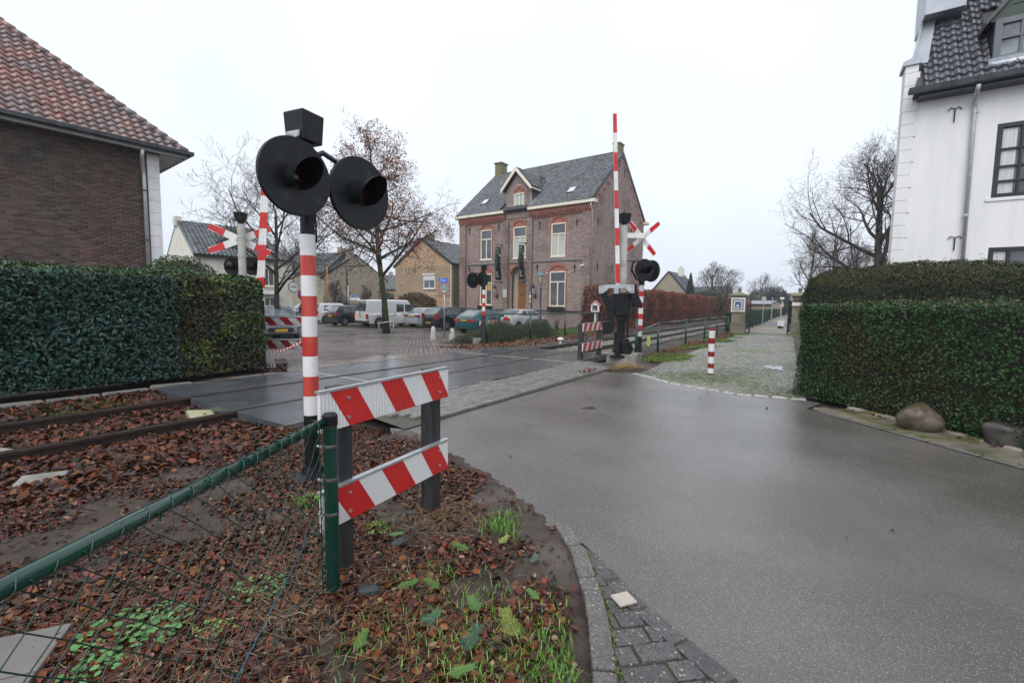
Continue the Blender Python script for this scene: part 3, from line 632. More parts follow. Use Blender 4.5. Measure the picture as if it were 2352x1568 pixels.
# front wall in x = -u; work with x from -W to 0
PX = lambda x, d, z: (x, d, z)
wins = [(-10.18, -8.88, 1.38, 3.98), (-3.38, -1.98, 1.36, 3.97), (-10.15, -8.93, 5.12, 7.56), (-6.8, -5.52, 5.10, 7.53), (-3.32, -2.06, 5.06, 7.5)]
RISE = {0: .42, 1: .42, 2: .42, 3: .44, 4: .42}
door_x, door_hw, door_zs = -6.18, .80, 3.72
def holesF(z):
    h = []
    for i, (a, b, c, d_) in enumerate(wins):
        if c < z < d_: h.append((a, b))
        elif d_ <= z < d_+RISE[i]:
            pts, Rr, cz, a0 = arch_pts((a+b)/2, (b-a)/2, d_, RISE[i]); hw = math.sqrt(max(0, Rr*Rr-(z-cz)**2)); h.append(((a+b)/2-hw, (a+b)/2+hw))
    if .2 < z < door_zs: h.append((door_x-door_hw, door_x+door_hw))
    elif door_zs <= z < door_zs+.76: hw = math.sqrt(max(0, .80**2-(z-door_zs)**2)); h.append((door_x-hw, door_x+hw))
    return h
def nob(z):
    h = []
    for i, (a, b, c, d_) in enumerate(wins):
        if c < z < d_: h.append((a-.12, b+.12))
        if d_-.15 < z < d_+.75:
            pts, Rr, cz, a0 = arch_pts((a+b)/2, (b-a)/2+.02, d_, RISE[i]); r2 = Rr+.24
            if abs(z-cz) < r2:
                hw = math.sqrt(r2*r2-(z-cz)**2)
                if z >= d_-.12: h.append(((a+b)/2-min(hw, (b-a)/2+.28), (a+b)/2+min(hw, (b-a)/2+.28)))
    if .2 < z < door_zs: h.append((door_x-door_hw-.14, door_x+door_hw+.14))
    elif z < door_zs+1.05: r2 = 1.06; hw = math.sqrt(max(0, r2*r2-(z-door_zs)**2)); h.append((door_x-hw, door_x+hw))
    if 4.68 < z < 4.8: h.append((-20, 20))
    return h
brickwall(ms, lambda z: (-W, 0), -.3, 8.14, holesF, PX, m_mortar, m_brickP, nobrick=nob)
for a, b in ((-W, -11.66), (-7.75, -7.21), (-5.43, -4.93), (-.65, .0)):
    mb = MB(); mb.b2((a, -.075, -.3), (b, -.002, 8.1)); mb.build('pilaster', m_mortar, ms)
    ml = [];
    for i in range(int(8.4/.0625)):
        z = -.3+i*.0625; t = a-(0 if i % 2 else .11)
        while t < b:
            u0, u1 = max(t+.005, a+.0), min(t+.215, b-.0); t += .221
            if u1-u0 > .03: ml.append(TRS(((u0+u1)/2, -.078, z+.031), 0, (u1-u0, .012, .052)))
    pieces('brick', ml, m_brickP, ms, unit_block(0), keep=0)
# side (gable) wall at x = 0 plane, running in +y
PSd = lambda u, d, z: (-d, u, z)
def gb(z):
    if z < 8.75: return (.0, D)
    t = (z-8.75)/(13.35-8.75); return (5.15*t, D-5.15*t)
brickwall(ms, gb, -.3, 13.2, lambda z: [], lambda u, d, z: (-d+.0, u, z), m_mortar, m_brickP, keep=0, wname='gable_wall', thick=.25)
MB().b2((-W, .25, -.3), (-W+.25, D, 8.8)).build('wall', m_mortar, ms); MB().b2((-W+.25, D-.25, -.3), (-.25, D-.002, 8.8)).build('wall', m_mortar, ms)
MB().prism([(0, 8.8), (D, 8.8), (D/2, 13.35)], -W, -W+.25, lambda u, v, w_: (w_, u, v)).build('gable_wall', m_mortar, ms)
# trims
for i, (a, b, c, d_) in enumerate(wins):
    xc = (a+b)/2; hw = (b-a)/2
    voussoirs(ms, xc, hw, d_, RISE[i], PX, m_brickR, n=20, ext=.12)
    pts, *_ = arch_pts(xc, hw, d_, RISE[i]); MB().prism(pts, .06, .16, lambda u, v, w_: (u, w_, v)).build('tympanum', M('red_herringbone_brick', (.42, .15, .11), (.30, .12, .09), scale=9, rough=.8, bump=.6, bscale=22) if i == 0 else bpy.data.materials['red_herringbone_brick'], ms)
    for s_, e in ((a-.12, a), (b, b+.12)):
        ml = [TRS(((s_+e)/2+(.0 if k % 2 else .0), .01, c+.031+k*.0625), 0, (.115 if k % 2 else .10, .05, .052)) for k in range(int((d_-c)/.0625))]
        MB().b2((s_, -.001, c), (e, .05, d_)).build('brick_trim', m_mortar, ms); pieces('brick', ml, m_brickR, ms, unit_block(0), keep=0)
    tz = d_-.78
    cur = []
    if i in (3, 4): cur = [(a+.1, xc-.05, c+.1, tz-.05, m_blind), (xc+.05, b-.1, c+.1, tz-.05, m_blind)]
    if i == 0: cur = [(xc+.08, b-.12, c+1.2, tz-.1, M('yellow_curtain', (.52, .36, .10), (.4, .25, .06), scale=3, rough=.8))]  # plain ochre curtain in the lower left window
    window(ms, a+.01, b-.01, c, d_, PX, m_cream, m_glass, bars_x=[(xc, c+.07, tz)], bars_z=[tz], fw=.09, bw=.09, sill=m_cream, depth=.12, curtain=cur)
voussoirs(ms, door_x, .80, door_zs, .78, PX, m_brickR, th=.26, n=26, ext=0)
for s_ in (-1, 1):
    x0 = door_x+s_*.80; x1 = door_x+s_*.93; MB().b2((x0, -.012, .2), (x1, .28, door_zs)).build('brick_trim', m_brickR, ms)
dr = MB().b2((door_x-.85, .5, .15), (door_x+.85, .55, 4.6)).build('reveal_wall', M('cream_render', (.46, .40, .29), (.40, .34, .25), scale=3, rough=.8), ms)
MB().b2((door_x-.35, .44, 3.08), (door_x+.45, .5, 3.84)).build('fanlight', m_oak, ms); MB().b2((door_x-.23, .43, 3.2), (door_x+.33, .445, 3.72)).build('pane', m_glass, ms)
d_ = MB().b2((door_x-.35, .43, .5), (door_x+.45, .5, 3.0)).build('door', m_oak, ms)
for a, b in ((.62, 1.25), (1.4, 2.85)): MB().b2((door_x-.22, .415, a), (door_x+.32, .432, b)).build('door_panel', m_oak, d_, bevel=.01)
MB().sphere((door_x+.36, .40, 1.6), .035).build('handle', m_iron, d_); MB().b2((door_x-.4, .40, 3.0), (door_x+.5, .5, 3.07)).build('cornice', m_oak, d_); MB().sphere((door_x+.05, .41, 2.25), .07, sc=(1, .3, 1.3)).build('knocker', m_iron, d_)
MB().b2((door_x-.8, -.5, -.28), (door_x+.8, .43, .2)).build('doorstep', m_conc, ms)
m_band = M('dark_stone_band', (.10, .09, .09), (.14, .13, .13), scale=4, rough=.6)
for a, b in ((-11.62, -7.78), (-7.18, -5.46), (-4.9, -.68)): MB().b2((a, -.06, 4.69), (b, .02, 4.79)).build('string_course', m_band, ms)
for a, b in ((-11.62, -10.3), (-8.75, -7.78), (-4.9, -3.5), (-1.85, -.68)): MB().b2((a, -.05, 4.8), (b, .0, 5.0)).build('string_course', m_brickP, ms) if False else None
MB().b2((-W-.02, -.11, 1.02), (door_x-.95, -.0, 1.10)).build('plinth_band', m_band, ms); MB().b2((door_x+.95, -.11, 1.02), (.02, -.0, 1.10)).build('plinth_band', m_band, ms); MB().b2((.0, -.11, 1.02), (.06, D, 1.10)).build('plinth_band', m_band, ms)
# cornice: red corbels and gutter
for a, b in ((-W, -7.5), (-5.2, 0)):
    MB().b2((a, -.12, 8.10), (b, .2, 8.20)).build('cornice', m_brickR, ms); MB().b2((a, -.22, 8.36), (b, .2, 8.60)).build('cornice', m_brickR, ms); MB().b2((a, -.02, 8.2), (b, .2, 8.36)).build('cornice', m_brickR, ms)
    ml = [TRS((x, -.16, 8.28), 0, (.10, .14, .16)) for x in np.arange(a+.08, b, .2)]+[TRS((x, -.06, 8.05), 0, (.06, .09, .10)) for x in np.arange(a+.7, b-.6, .2)]
    pieces('corbel', ml, m_brickR, ms, unit_block(0), keep=60)
    MB().b2((a-(.35 if a < -10 else 0), -.42, 8.62), (b+(.35 if b == 0 else 0), .1, 8.84)).build('gutter', m_cream, ms, bevel=.01)
MB().b2((-.4, D-.1, 8.62), (.35, D+.42, 8.84)).build('gutter', m_cream, ms)
# roof
sl_a = math.atan2(13.55-8.85, 5.15+.4); cs_, sn_ = math.cos(sl_a), math.sin(sl_a)
mb = MB().prism([(-.42, 8.80), (5.15, 13.50), (D+.42, 8.80), (D+.3, 8.7), (5.15, 13.1), (-.3, 8.7)], -W-.08, .06, lambda u, v, w_: (w_, u, v)); mb.build('roof', M('dark_roof_board', (.05, .05, .055), rough=.6), ms)
slope = (5.15+.42)/cs_
def dorm_cut(x, y):      # plan footprint of the dormer
    return -7.75 < x < -5.1 and y < 3.0-abs(x+6.43)*.9+.6
tiles(ms, (-W-.1, -.42, 8.83), (1, 0, 0), (0, cs_, sn_), lambda u, v: 0 < v < slope-.1 and not (dorm_cut(-W-.1+u, -.42+v*cs_)), .215, .30, m_tileG, keep=0, u_rng=(0, W+.2), v_rng=(0, slope))
ml = [TRS((x, 5.15, 13.55), 0, (.33, .24, .12)) for x in np.arange(-W, .05, .34)]
rm = MB().lathe([(.5, -.5), (.5, .5)], n=10, axis=Matrix.Rotation(R(90), 3, 'Y')).mesh('ridge'); pieces('ridge_tile', ml, m_ridge, ms, rm, keep=60)
ch = MB().b2((-12.35, 4.7, 13.0), (-11.6, 5.6, 14.45)).build('chimney', m_moss, ms, bevel=.03); MB().b2((-12.42, 4.62, 14.4), (-11.53, 5.68, 14.52)).build('chimney_cap', m_moss, ch)
ch = MB().b2((-.62, 4.6, 12.6), (-.05, 5.4, 14.0)).build('chimney', m_moss, ms, bevel=.03); MB().b2((-.66, 4.55, 13.98), (.0, 5.45, 14.08)).build('chimney_cap', m_moss, ch)
def roofpt(x, v, h=.06): return Vector((x, -.42+v*cs_-h*sn_, 8.83+v*sn_+h*cs_))
for x, v in ((-10.35, 1.78), (-2.05, 1.6)):
    rt = Matrix.Rotation(sl_a, 3, 'X'); f = MB().box(roofpt(x, v, .05), (.62, .80, .12), rt).build('skylight', m_lead, ms); MB().box(roofpt(x, v, .125), (.50, .66, .02), rt).build('pane', M('skylight_glass', (.55, .6, .66), rough=.05) if x < -5 else bpy.data.materials['skylight_glass'], f)
# dormer
dx0, dx1, dpk = -7.45, -5.2, -6.33
def dorm_base(z):
    if z < 10.35: return (dx0, dx1)
    t = (z-10.35)/(11.7-10.35); return (dx0+(dpk-dx0)*t, dx1+(dpk-dx1)*t)
def dorm_hole(z):
    if 8.95 < z < 10.09: return [(-6.63, -5.83)]
    if 10.09 <= z < 10.45: hw = .40*math.sqrt(max(0, 1-((z-10.09)/.36)**2)); return [(-6.23-hw, -6.23+hw)]
    return []
def dorm_nob(z):
    if 8.95 < z < 10.09: return [(-6.63-.1, -5.73)]
    if z < 10.7: hw = .62*math.sqrt(max(0, 1-((z-10.09)/.62)**2)) if z > 10.09 else 0; return [(-6.23-hw, -6.23+hw)]
    return []
brickwall(ms, dorm_base, 8.15, 11.65, dorm_hole, lambda u, d, z: (u, d-.06, z), m_mortar, m_brickP, keep=0, wname='dormer_wall', nobrick=dorm_nob)
for x in (dx0, dx1-.2): MB().b2((x, -.06+.25, 8.6), (x+.2, 1.9, 10.4)).build('dormer_cheek', m_brickP, ms)
voussoirs(ms, -6.23, .40, 10.09, .38, lambda u, d, z: (u, d-.06, z), m_brickR, th=.2, n=16)
pts, *_ = arch_pts(-6.23, .40, 10.09, .36); MB().prism(pts, .0, .1, lambda u, v, w_: (u, w_, v)).build('tympanum', bpy.data.materials['red_herringbone_brick'], ms)
window(ms, -6.62, -5.84, 8.95, 10.09, lambda u, d, z: (u, d-.06, z), m_cream, m_blind, bars_x=[-6.23], fw=.08, bw=.08, sill=m_cream, depth=.1)
MB().b2((dx0-.05, -.16, 8.62), (dx1+.05, -.06, 8.72)).build('string_course', m_band, ms)
for sgn in (-1, 1):
    ex = dpk+sgn*1.43; q = [(ex, 10.13), (ex, 10.42), (dpk, 12.02), (dpk, 11.68)]
    MB().prism(q, -.44, -.36, lambda u, v, w_: (u, w_, v)).build('bargeboard', m_cream, ms)
    q = [(ex, 10.30), (ex, 10.40), (dpk, 12.0), (dpk, 11.9)]
    MB().prism(q, -.36, 3.4, lambda u, v, w_: (u, w_, v)).build('dormer_roof', bpy.data.materials['dark_roof_board'], ms)
    dl = Vector((-sgn*1.43, 0, 1.6)); L_ = dl.length; dl.normalize()
    tiles(ms, (ex, -.36, 10.42), (0, 1, 0), tuple(dl), lambda u, v: v < L_ and u < .9+v*1.15, .215, .29, m_tileG, keep=0, u_rng=(0, 3.6), v_rng=(0, L_))
    MB().b2((ex-.02, -.36, 10.22), (ex+.04, 1.0, 10.32)).build('gutter', m_cream, ms)
MB().box(roofpt(-4.95, 1.0, .05), (.35, 1.9, .02), Matrix.Rotation(sl_a, 3, 'X')).build('lead_flashing', m_zinc, ms)
# verge details and anchors on the gable, downpipe, camera
ml = []
for i in range(7):
    t = (i+.6)/7.6; y = 5.15*t*.97; z = 8.75+4.6*t-.42
    for k in range(3): ml.append(TRS((.03, y+.25+(k-1)*.14, z+.1*(k != 1)), R(45), (.10, .10, .16-.04*k)))
    for k in range(3): ml.append(TRS((.03, D-y-.25+(k-1)*.14, z+.1*(k != 1)), R(45), (.10, .10, .16)))
pieces('corbel', ml, m_brickR, ms, unit_block(0), keep=60)
for x, z in ((-11.3, 7.6), (-8.2, 7.6), (-4.3, 7.45), (-1.15, 7.35), (-11.3, 4.25), (-8.2, 4.3), (-4.45, 4.25), (-1.25, 4.15)): anchor(ms, PX, x, z, 1.15)
for y, z in ((1.0, 7.4), (4.1, 7.7), (5.75, 8.85), (1.1, 4.25), (3.7, 4.33), (7.4, 7.7), (7.6, 4.3), (4.1, 11.9), (5.6, 11.9)): anchor(ms, lambda u, d, z: (-d+.0, u, z), y, z, 1.25)
MB().tube([(.06, -.34, 8.6), (.05, -.30, 8.35), (.08, -.13, 8.1), (.08, -.13, .0)], .05, 10).build('downpipe', m_galv, ms, True)
MB().tube([(-11.64, -.11, 8.1), (-11.64, -.11, 0)], .03, 8).build('downpipe', m_brickD, ms, True)
for x in (-7.18, -4.9): MB().tube([(x, -.06, 8.0), (x, -.06, 0)], .03, 8).build('downpipe', m_lead, ms, True)
MB().b2((-1.0, -.05, -.3), (-.9, -.0, .0)).build('plinth', m_band, ms)
# things on the facade
def place_child_world(parent_loc, rz, x, y, z): c, s = math.cos(rz), math.sin(rz); return (parent_loc[0]+x*c-y*s, parent_loc[1]+x*s+y*c, z)
FW = lambda x, y, z: place_child_world((5.474, 32.5), R(-35.7), x, y, z)
m_banner = M('dark_banner', (.035, .055, .05), (.05, .075, .07), scale=2, rough=.6)
m_yel = M('yellow_print', (.62, .62, .05), rough=.6); m_wp = M('white_print', (.78, .78, .78), rough=.6)
for x, lab in ((-7.83, 'dark hanging banner left of the oak door'), (-5.57, 'dark hanging banner right of the oak door')):
    b = thing('banner', lab, 'banner', FW(x, -.10, 0), R(-35.7), 'dark banners beside the oak door')
    for z in (6.18, 3.22): MB().tube([(0, 0, z), (0, -.86, z-.02)], .028, 8).build('bracket', m_iron, b, True); MB().box((0, .06, z), (.09, .05, .16)).build('bracket_plate', m_iron, b)
    mb = MB(); n = 14
    # cloth hangs in the plane facing outwards from the bracket
    vs = []; fs = []
    for i in range(n+1):
        t = i/n; z = 6.02-2.62*t; tw = .10*t*math.sin(t*2.5)
        for s_ in (0, 1): vs.append((.03*math.sin(t*9)+tw*(.5-s_), -.10-.70*s_-.04*math.sin(t*5), z))
    for i in range(n): fs.append((2*i, 2*i+1, 2*i+3, 2*i+2))
    mb.add(vs, fs); o = mb.build('cloth', m_banner, b, True); md = o.modifiers.new('solid', 'SOLIDIFY'); md.thickness = .01
    rr = (R(90), 0, R(90)); X0 = .045
    text('lettering', '22', .22, m_wp, b, (X0+.03, -.62, 5.80), rr); text('lettering', 'Uhr', .20, m_yel, b, (X0+.03, -.55, 5.55), rr)
    for k, (z, l_) in enumerate(((5.38, .24), (5.28, .24))): MB().b2((X0+.02, -.42, z), (X0+.03, -.42+l_, z+.05)).build('print_line', m_wp, b)
    for k, (z, l_) in enumerate(((4.0, .12), (3.88, .15), (3.76, .13), (3.64, .28))): MB().b2((X0+.035, -.74, z), (X0+.045, -.74+l_*1.3, z+.055)).build('print_line', m_wp, b)
    MB().prism([(-.76, 3.5), (-.26, 3.5), (-.24, 4.2), (-.35, 4.7), (-.55, 4.75), (-.76, 4.35)], X0+.012, X0+.02, lambda u, v, w_: (w_, u, v)).build('print_shape', m_iron, b)
for x, lab in ((-8.27, 'black wall lantern left of the museum door'), (-4.55, 'black wall lantern right of the museum door')):
    b = thing('wall_lantern', lab.replace('museum', 'oak'), 'lantern', FW(x, 0, 0), R(-35.7), 'wall lanterns beside the oak door')
    MB().tube([(0, -.02, 2.1), (0, -.22, 2.02), (0, -.34, 2.12), (0, -.36, 2.3)], .03, 8).build('bracket', m_iron, b, True); MB().box((0, -.02, 2.12), (.14, .04, .34)).build('wall_plate', m_iron, b, bevel=.01)
    MB().lathe([(.06, 2.3), (.15, 2.72), (.15, 2.73)], (0, -.36, 0), 6).build('glass', M('lantern_glass', (.45, .47, .45), (.3, .32, .3), rough=.15) if x < -6 else bpy.data.materials['lantern_glass'], b)
    MB().lathe([(.19, 2.73), (.10, 2.88), (.05, 2.93), (.05, 3.0), (.02, 3.08)], (0, -.36, 0), 6).build('cap', m_iron, b)
def plate(name, lab, cat, x, z, w_, h, mat, y=-.03): o = MB().b2((-w_/2, -.012, -h/2), (w_/2, .012, h/2)).build(name, mat, bevel=.003); o.location = FW(x, y, z); o.rotation_euler.z = R(-35.7); tag(o, lab, cat); return o
plate('info_plaque', 'pale rectangular plaque on the brick left of the oak door', 'plaque', -7.45, 2.35, .42, .66, M('pale_plaque', (.50, .52, .47), (.42, .45, .40), scale=3, rough=.4), -.10)
p_ = plate('door_plate', 'small white notice with a red corner right of the oak door', 'notice', -4.98, 2.1, .16, .24, m_wp, -.10); MB().b2((.0, -.016, -.11), (.07, -.0125, -.05)).build('red_corner', m_red, p_)
plate('bell_plate', 'tiny white doorbell plate below the white notice', 'doorbell', -4.98, 1.72, .12, .12, m_wp, -.10)
p_ = plate('house_number', 'oval black house number plate reading 1 beside the right pilaster', 'number plate', -4.98, 2.72, .16, .2, m_iron, -.10); text('numeral', '1', .14, m_wp, p_, (0, -.016, 0), (R(90), 0, 0))
b = thing('security_camera', 'white security camera on the right end of the brick facade', 'camera', FW(-.5, -.08, 4.32), R(-35.7)); MB().tube([(0, 0, 0), (0, -.12, -.03)], .02, 8).build('arm', m_galv, b); MB().cyl((.08, -.08, .04), (-.2, -.26, -.08), .055, n=12).build('housing', m_white, b, True)
for x, lab, z in ((-2.66, 'black wire window box under the right ground floor window', 1.18), (-9.5, 'black wire window box under the left ground floor window', 1.18)):
    b = thing('window_box', lab, 'window box', FW(x, -.02, 0), R(-35.7))
    MB().prism([(-.72, z+.1), (.72, z+.1), (.62, z-.16), (-.62, z-.16)], -.3, -.02, lambda u, v, w_: (u, w_, v)).build('basket', m_iron, b)
    V, F = leafquads(np.c_[RNG.uniform(-.7, .7, 260), RNG.uniform(-.28, -.04, 260), z+.1+RNG.uniform(0, .08, 260)], [[0, 0, 1]]*260, .06); struct(bulk('plants', V, F, M('box_plant', (.03, .05, .02), (.06, .07, .03), rough=.6) if x > -5 else bpy.data.materials['box_plant'], b), 'stuff')
# ================================================================== dark brick house on the left
lh = thing('dark_brick_house', 'dark brown brick house at the left edge with red pantile roof', 'house', (-12.0, 15.5, 0), R(52))
EZ = 6.36; OV = .5
brickwall(lh, lambda z: (-7.6, -.16), 2.0, 6.3, lambda z: [], PX, m_mortard, m_brickD, keep=300)
MB().b2((-7.6, 0, -.3), (-.16, .25, 2.0)).build('wall', m_mortard, lh); MB().b2((-.40, .25, -.3), (-.15, 9, 6.3)).build('wall', m_mortard, lh)
for i in range(17):
    z = -.2+i*.38; MB().b2((-.16, -.055, z), (.17, .30, z+.374)).build('quoin_block', m_white, lh, bevel=.005)
MB().tube([(-.38, -OV-.05, 6.22), (-.38, -OV+.05, 6.0), (-.30, -.14, 5.75), (-.27, -.11, 5.5), (-.27, -.11, -.2)], .055, 12).build('downpipe', m_galv, lh, True)
for z in (3.4, 5.0): MB().cyl((-.27, -.11, z), (-.27, -.11, z+.05), .068).build('pipe_bracket', m_lead, lh)
# eaves: soffit, fascia and gutters on both sides (hip roof)
OVx = .80
m_soff = M('grey_green_soffit', (.30, .31, .28), (.24, .25, .22), scale=3, rough=.6)
MB().b2((-7.6, -OV, 6.30), (OVx, 9, 6.34)).build('soffit', m_soff, lh); MB().b2((-7.6, -OV-.03, 6.22), (OVx, -OV, 6.42)).build('fascia', m_soff, lh)
MB().b2((OVx, -OV-.03, 6.22), (OVx+.03, 9, 6.42)).build('fascia', m_soff, lh)
for y in np.arange(-.2, 3, .35): MB().b2((.17, y, 6.22), (OVx, y+.06, 6.30)).build('rafter_end', m_white, lh)
gp_ = [(.0, .10), (-.02, .0), (-.10, -.035), (-.16, .0), (-.17, .11), (-.155, .11), (-.145, .01), (-.10, -.02), (-.03, .01), (-.015, .10)]
MB().prism(gp_, -7.6, OVx+.17, lambda u, v, w_: (w_, -OV-.03+u, 6.36+v-.02)).build('gutter', m_lead, lh)
MB().prism(gp_, -OV-.2, 9, lambda u, v, w_: (OVx+.03-u, w_, 6.36+v-.02)).build('gutter', m_lead, lh)
c45 = math.cos(R(45)); HH = 6.40
roofm = MB(); L0 = 9.0
roofm.add([(-7.6, -OV, HH), (OVx, -OV, HH), (OVx-5.2, -OV+5.2, HH+5.2), (-7.6, -OV+5.2, HH+5.2), (OVx, 9.9, HH), (-7.6, 9.9, HH)], [(0, 1, 2, 3), (1, 4, 2), (4, 5, 3, 2), (0, 5, 4, 1)]).build('roof', M('roof_felt', (.07, .04, .035), rough=.8), lh)
tiles(lh, (-7.6, -OV, HH), (1, 0, 0), (0, c45, c45), lambda u, v: v*c45 < 5.15 and u < (7.6+OVx)-v*c45+.02, .235, .285, m_tileR, keep=300, u_rng=(0, 8.9), v_rng=(-.02, 7.3), lift=.035)
hipd = Vector((-1, 1, 1)).normalized(); 
for i in range(23):
    a = Vector((OVx, -OV, HH+.08))+hipd*(i*.38-.02); b_ = a+hipd*.42
    MB().cyl(a, b_+Vector((0, 0, -.015)), .115, .085, 12).build('hip_tile', m_tileR, lh, True)
# ================================================================== white house on the right
wh = thing('white_house', 'tall white rendered house at the right edge with dark glazed pantiles, dormer and black windows', 'house', (10.66, 12.6, 0), R(-33))
def holesW(z):
    h = []
    if 4.32 < z < 6.12: h.append((1.60, 2.85))
    if 1.2 < z < 3.09: h.append((1.65, 2.90))
    return h
def strip_wall(zs):
    mb = MB()
    for a, b in zip(zs[:-1], zs[1:]):
        for p, q in sub_iv([(0.0, 7.)], holesW((a+b)/2)): mb.b2((p, 0, a), (q, .3, b))
    return mb
strip_wall([-.3, 1.2, 3.09, 4.32, 6.12, 7.15]).build('wall', m_wstucco, wh)
MB().prism([(-.20, .5), (.3, .5), (1.9, 8.0), (1.0, 8.0)], -.3, 7.15, lambda u, v, w_: (u, v, w_)).build('wall', m_wstucco, wh)
zq = -.2; i = 0
while zq < 7.85:
    w_ = .02 if i % 2 else -.02; MB().b2((-.27, -.03, zq), (.02+w_, .5, zq+.325)).build('quoin_block', m_wstucco, wh, bevel=.006); zq += .332; i += 1
MB().b2((-.27, -.02, 7.78), (.0, .5, 7.98)).build('quoin_block', m_wstucco, wh) if False else None
cp = MB().prism([(-.33, 7.96), (.05, 7.96), (.05, 8.06), (-.14, 8.14), (-.33, 8.06)], -.08, .6, lambda u, v, w_: (u, w_, v)).build('parapet_cap', m_zinc, wh)
# black windows
window(wh, 1.60, 2.85, 4.32, 6.12, PX, m_dkframe, m_glass, bars_x=[2.06, 2.45], bars_z=[5.52, 4.92] if False else [5.50, 5.08, 4.72], fw=.10, bw=.045, depth=.06, curtain=[(1.72, 1.98, 4.42, 6.0, m_curtain), (2.52, 2.74, 4.42, 6.0, m_curtain)])
window(wh, 1.65, 2.90, 1.2, 3.09, PX, m_dkframe, m_glass, bars_x=[2.02], bars_z=[2.2], fw=.09, bw=.06, depth=.06, curtain=[(1.76, 1.98, 1.3, 2.98, m_curtain)])
MB().b2((1.5, -.03, 4.24), (2.95, .06, 4.32)).build('window_sill', m_wstucco, wh)
MB().tube([(1.10, -.44, 7.02), (1.10, -.36, 6.9), (1.12, -.10, 6.72), (1.14, -.08, 6.5), (1.20, -.08, -.2)], .048, 12).build('downpipe', m_galv, wh, True)
for z in (3.9, 6.45): MB().cyl((1.155, -.08, z), (1.156, -.08, z+.05), .06).build('pipe_bracket', m_galv, wh)
for x, z in ((.78, 6.52), (1.0, 3.25)):
    MB().tube([(x-.13, -.03, z+.10), (x-.08, -.03, z+.17), (x, -.03, z+.13), (x+.08, -.03, z+.17), (x+.13, -.03, z+.10)], .012, 6).tube([(x, -.03, z+.13), (x, -.03, z-.2)], .014, 6).build('wall_anchor', m_iron, wh)
ph = R(55); c5, s5 = math.cos(ph), math.sin(ph)
PR = lambda u, v, h=0.: (u, -.35+v*c5-h*s5, 7.15+v*s5+h*c5)
gq = [(.02, .12), (.0, .02), (-.08, -.03), (-.14, .0), (-.16, .13), (-.145, .13), (-.13, .02), (-.08, -.01), (.01, .03), (.01, .12)]
MB().prism(gq, -.22, 7, lambda u, v, w_: (w_, -.35+u, 7.08+v)).build('gutter', m_lead, wh); MB().b2((.0, -.35, 6.98), (7, 0.0, 7.06)).build('soffit', m_dkframe, wh); MB().b2((.0, -.35, 7.06), (7, -.31, 7.2)).build('fascia', m_dkframe, wh)
MB().add([PR(-.1, 0), PR(7, 0), PR(7, 6), PR(.85, 6), PR(-.1, 0, -.25), PR(7, 0, -.25), PR(7, 6, -.25), PR(.85, 6, -.25)], [(0,1,2,3), (4,7,6,5), (0,4,5,1), (1,5,6,2), (2,6,7,3), (3,7,4,0)]).build('roof', bpy.data.materials['dark_roof_board'], wh)
vin = lambda v: .02+max(0, v)*.125
tiles(wh, PR(0, 0), (1, 0, 0), (0, c5, s5), lambda u, v: u-.1 > vin(v)-.12 and not (1.42 < u < 3.2 and .55 < v < 2.9-max(0, 0)) , .205, .285, m_tileB, keep=300, u_rng=(-.1, 5.5), v_rng=(-.03, 5.6), lift=.05)
# zinc covered verge
def zq_(pts, h0, h1, nm): MB().add([PR(u, v, h0) for u, v in pts]+[PR(u, v, h1) for u, v in pts], [tuple(range(len(pts)))[::-1], tuple(range(len(pts), 2*len(pts)))]+[(i, (i+1) % len(pts), len(pts)+(i+1) % len(pts), len(pts)+i) for i in range(len(pts))]).build(nm, m_zinc, wh)
vv = [.9, 1.55, 2.25, 2.95, 3.6]
for a, b in zip(vv[:-1], vv[1:]): zq_([(-.26+a*.145, a+.004), (vin(a)+.05, a+.004), (vin(b)+.05, b), (-.26+b*.145, b)], -.1, .16, 'verge_sheet')
zq_([(-.30+.9*.145, .9), (-.24+.9*.145, .9), (-.24+3.6*.145, 3.6), (-.30+3.6*.145, 3.6)], -.3, .22, 'verge_roll')
MB().b2((.12, .7, 9.5), (.95, 2.2, 12.3)).build('chimney', m_zinc, wh, bevel=.01); MB().box(PR(.72, 3.95, .1), (.5, .5, .12), Matrix.Rotation(ph, 3, 'X')).build('flashing', m_zinc, wh, bevel=.03)
# dormer
PD = lambda x, d, z: (x, d-.05, z)
MB().b2((1.37, -.03, 7.64), (1.47, 2.0, 8.62)).build('dormer_cheek', m_lead, wh)
MB().prism([(1.30, 8.58), (1.28, 8.66), (2.55, 10.3), (3.8, 8.66), (3.78, 8.58)], -.04, .0, lambda u, v, w_: (u, w_, v)).build('dormer_board', M('green_black_board', (.012, .035, .025), (.018, .045, .032), scale=2, rough=.4, stretch=(1, 1, 8)), wh)
for z in (8.9, 9.15, 9.4): MB().b2((1.65+(z-8.9)*.75, -.055, z), (3.3, -.04, z+.012)).build('board_joint', m_iron, wh)
window(wh, 1.38, 3.2, 7.62, 8.62, PD, M('grey_joinery', (.10, .115, .14), (.13, .15, .18), rough=.35), glass('dormer_glass', (.10, .12, .13)), bars_x=[1.86, 2.3, 2.74], bars_z=[8.16], fw=.13, bw=.05, depth=.05)
for sg in (-1, 1):
    MB().prism([(2.55, 10.25), (2.55, 10.40), (2.55+sg*1.36, 8.62), (2.55+sg*1.36, 8.50)], -.14, 2.6, lambda u, v, w_: (u, w_, v)).build('dormer_roof', m_lead, wh)
fl = MB(); n = 26; vs = []
for i in range(n+1):
    u = 1.28+i*.09; vs += [PR(u, .58, .12), PR(u, .30+.02*math.sin(i*2.7), .10+.03*math.sin(i*2.75))]
fl.add(vs, [(2*i, 2*i+2, 2*i+3, 2*i+1) for i in range(n)]); o = fl.build('lead_apron', m_zinc, wh, True); md = o.modifiers.new('s', 'SOLIDIFY'); md.thickness = .012
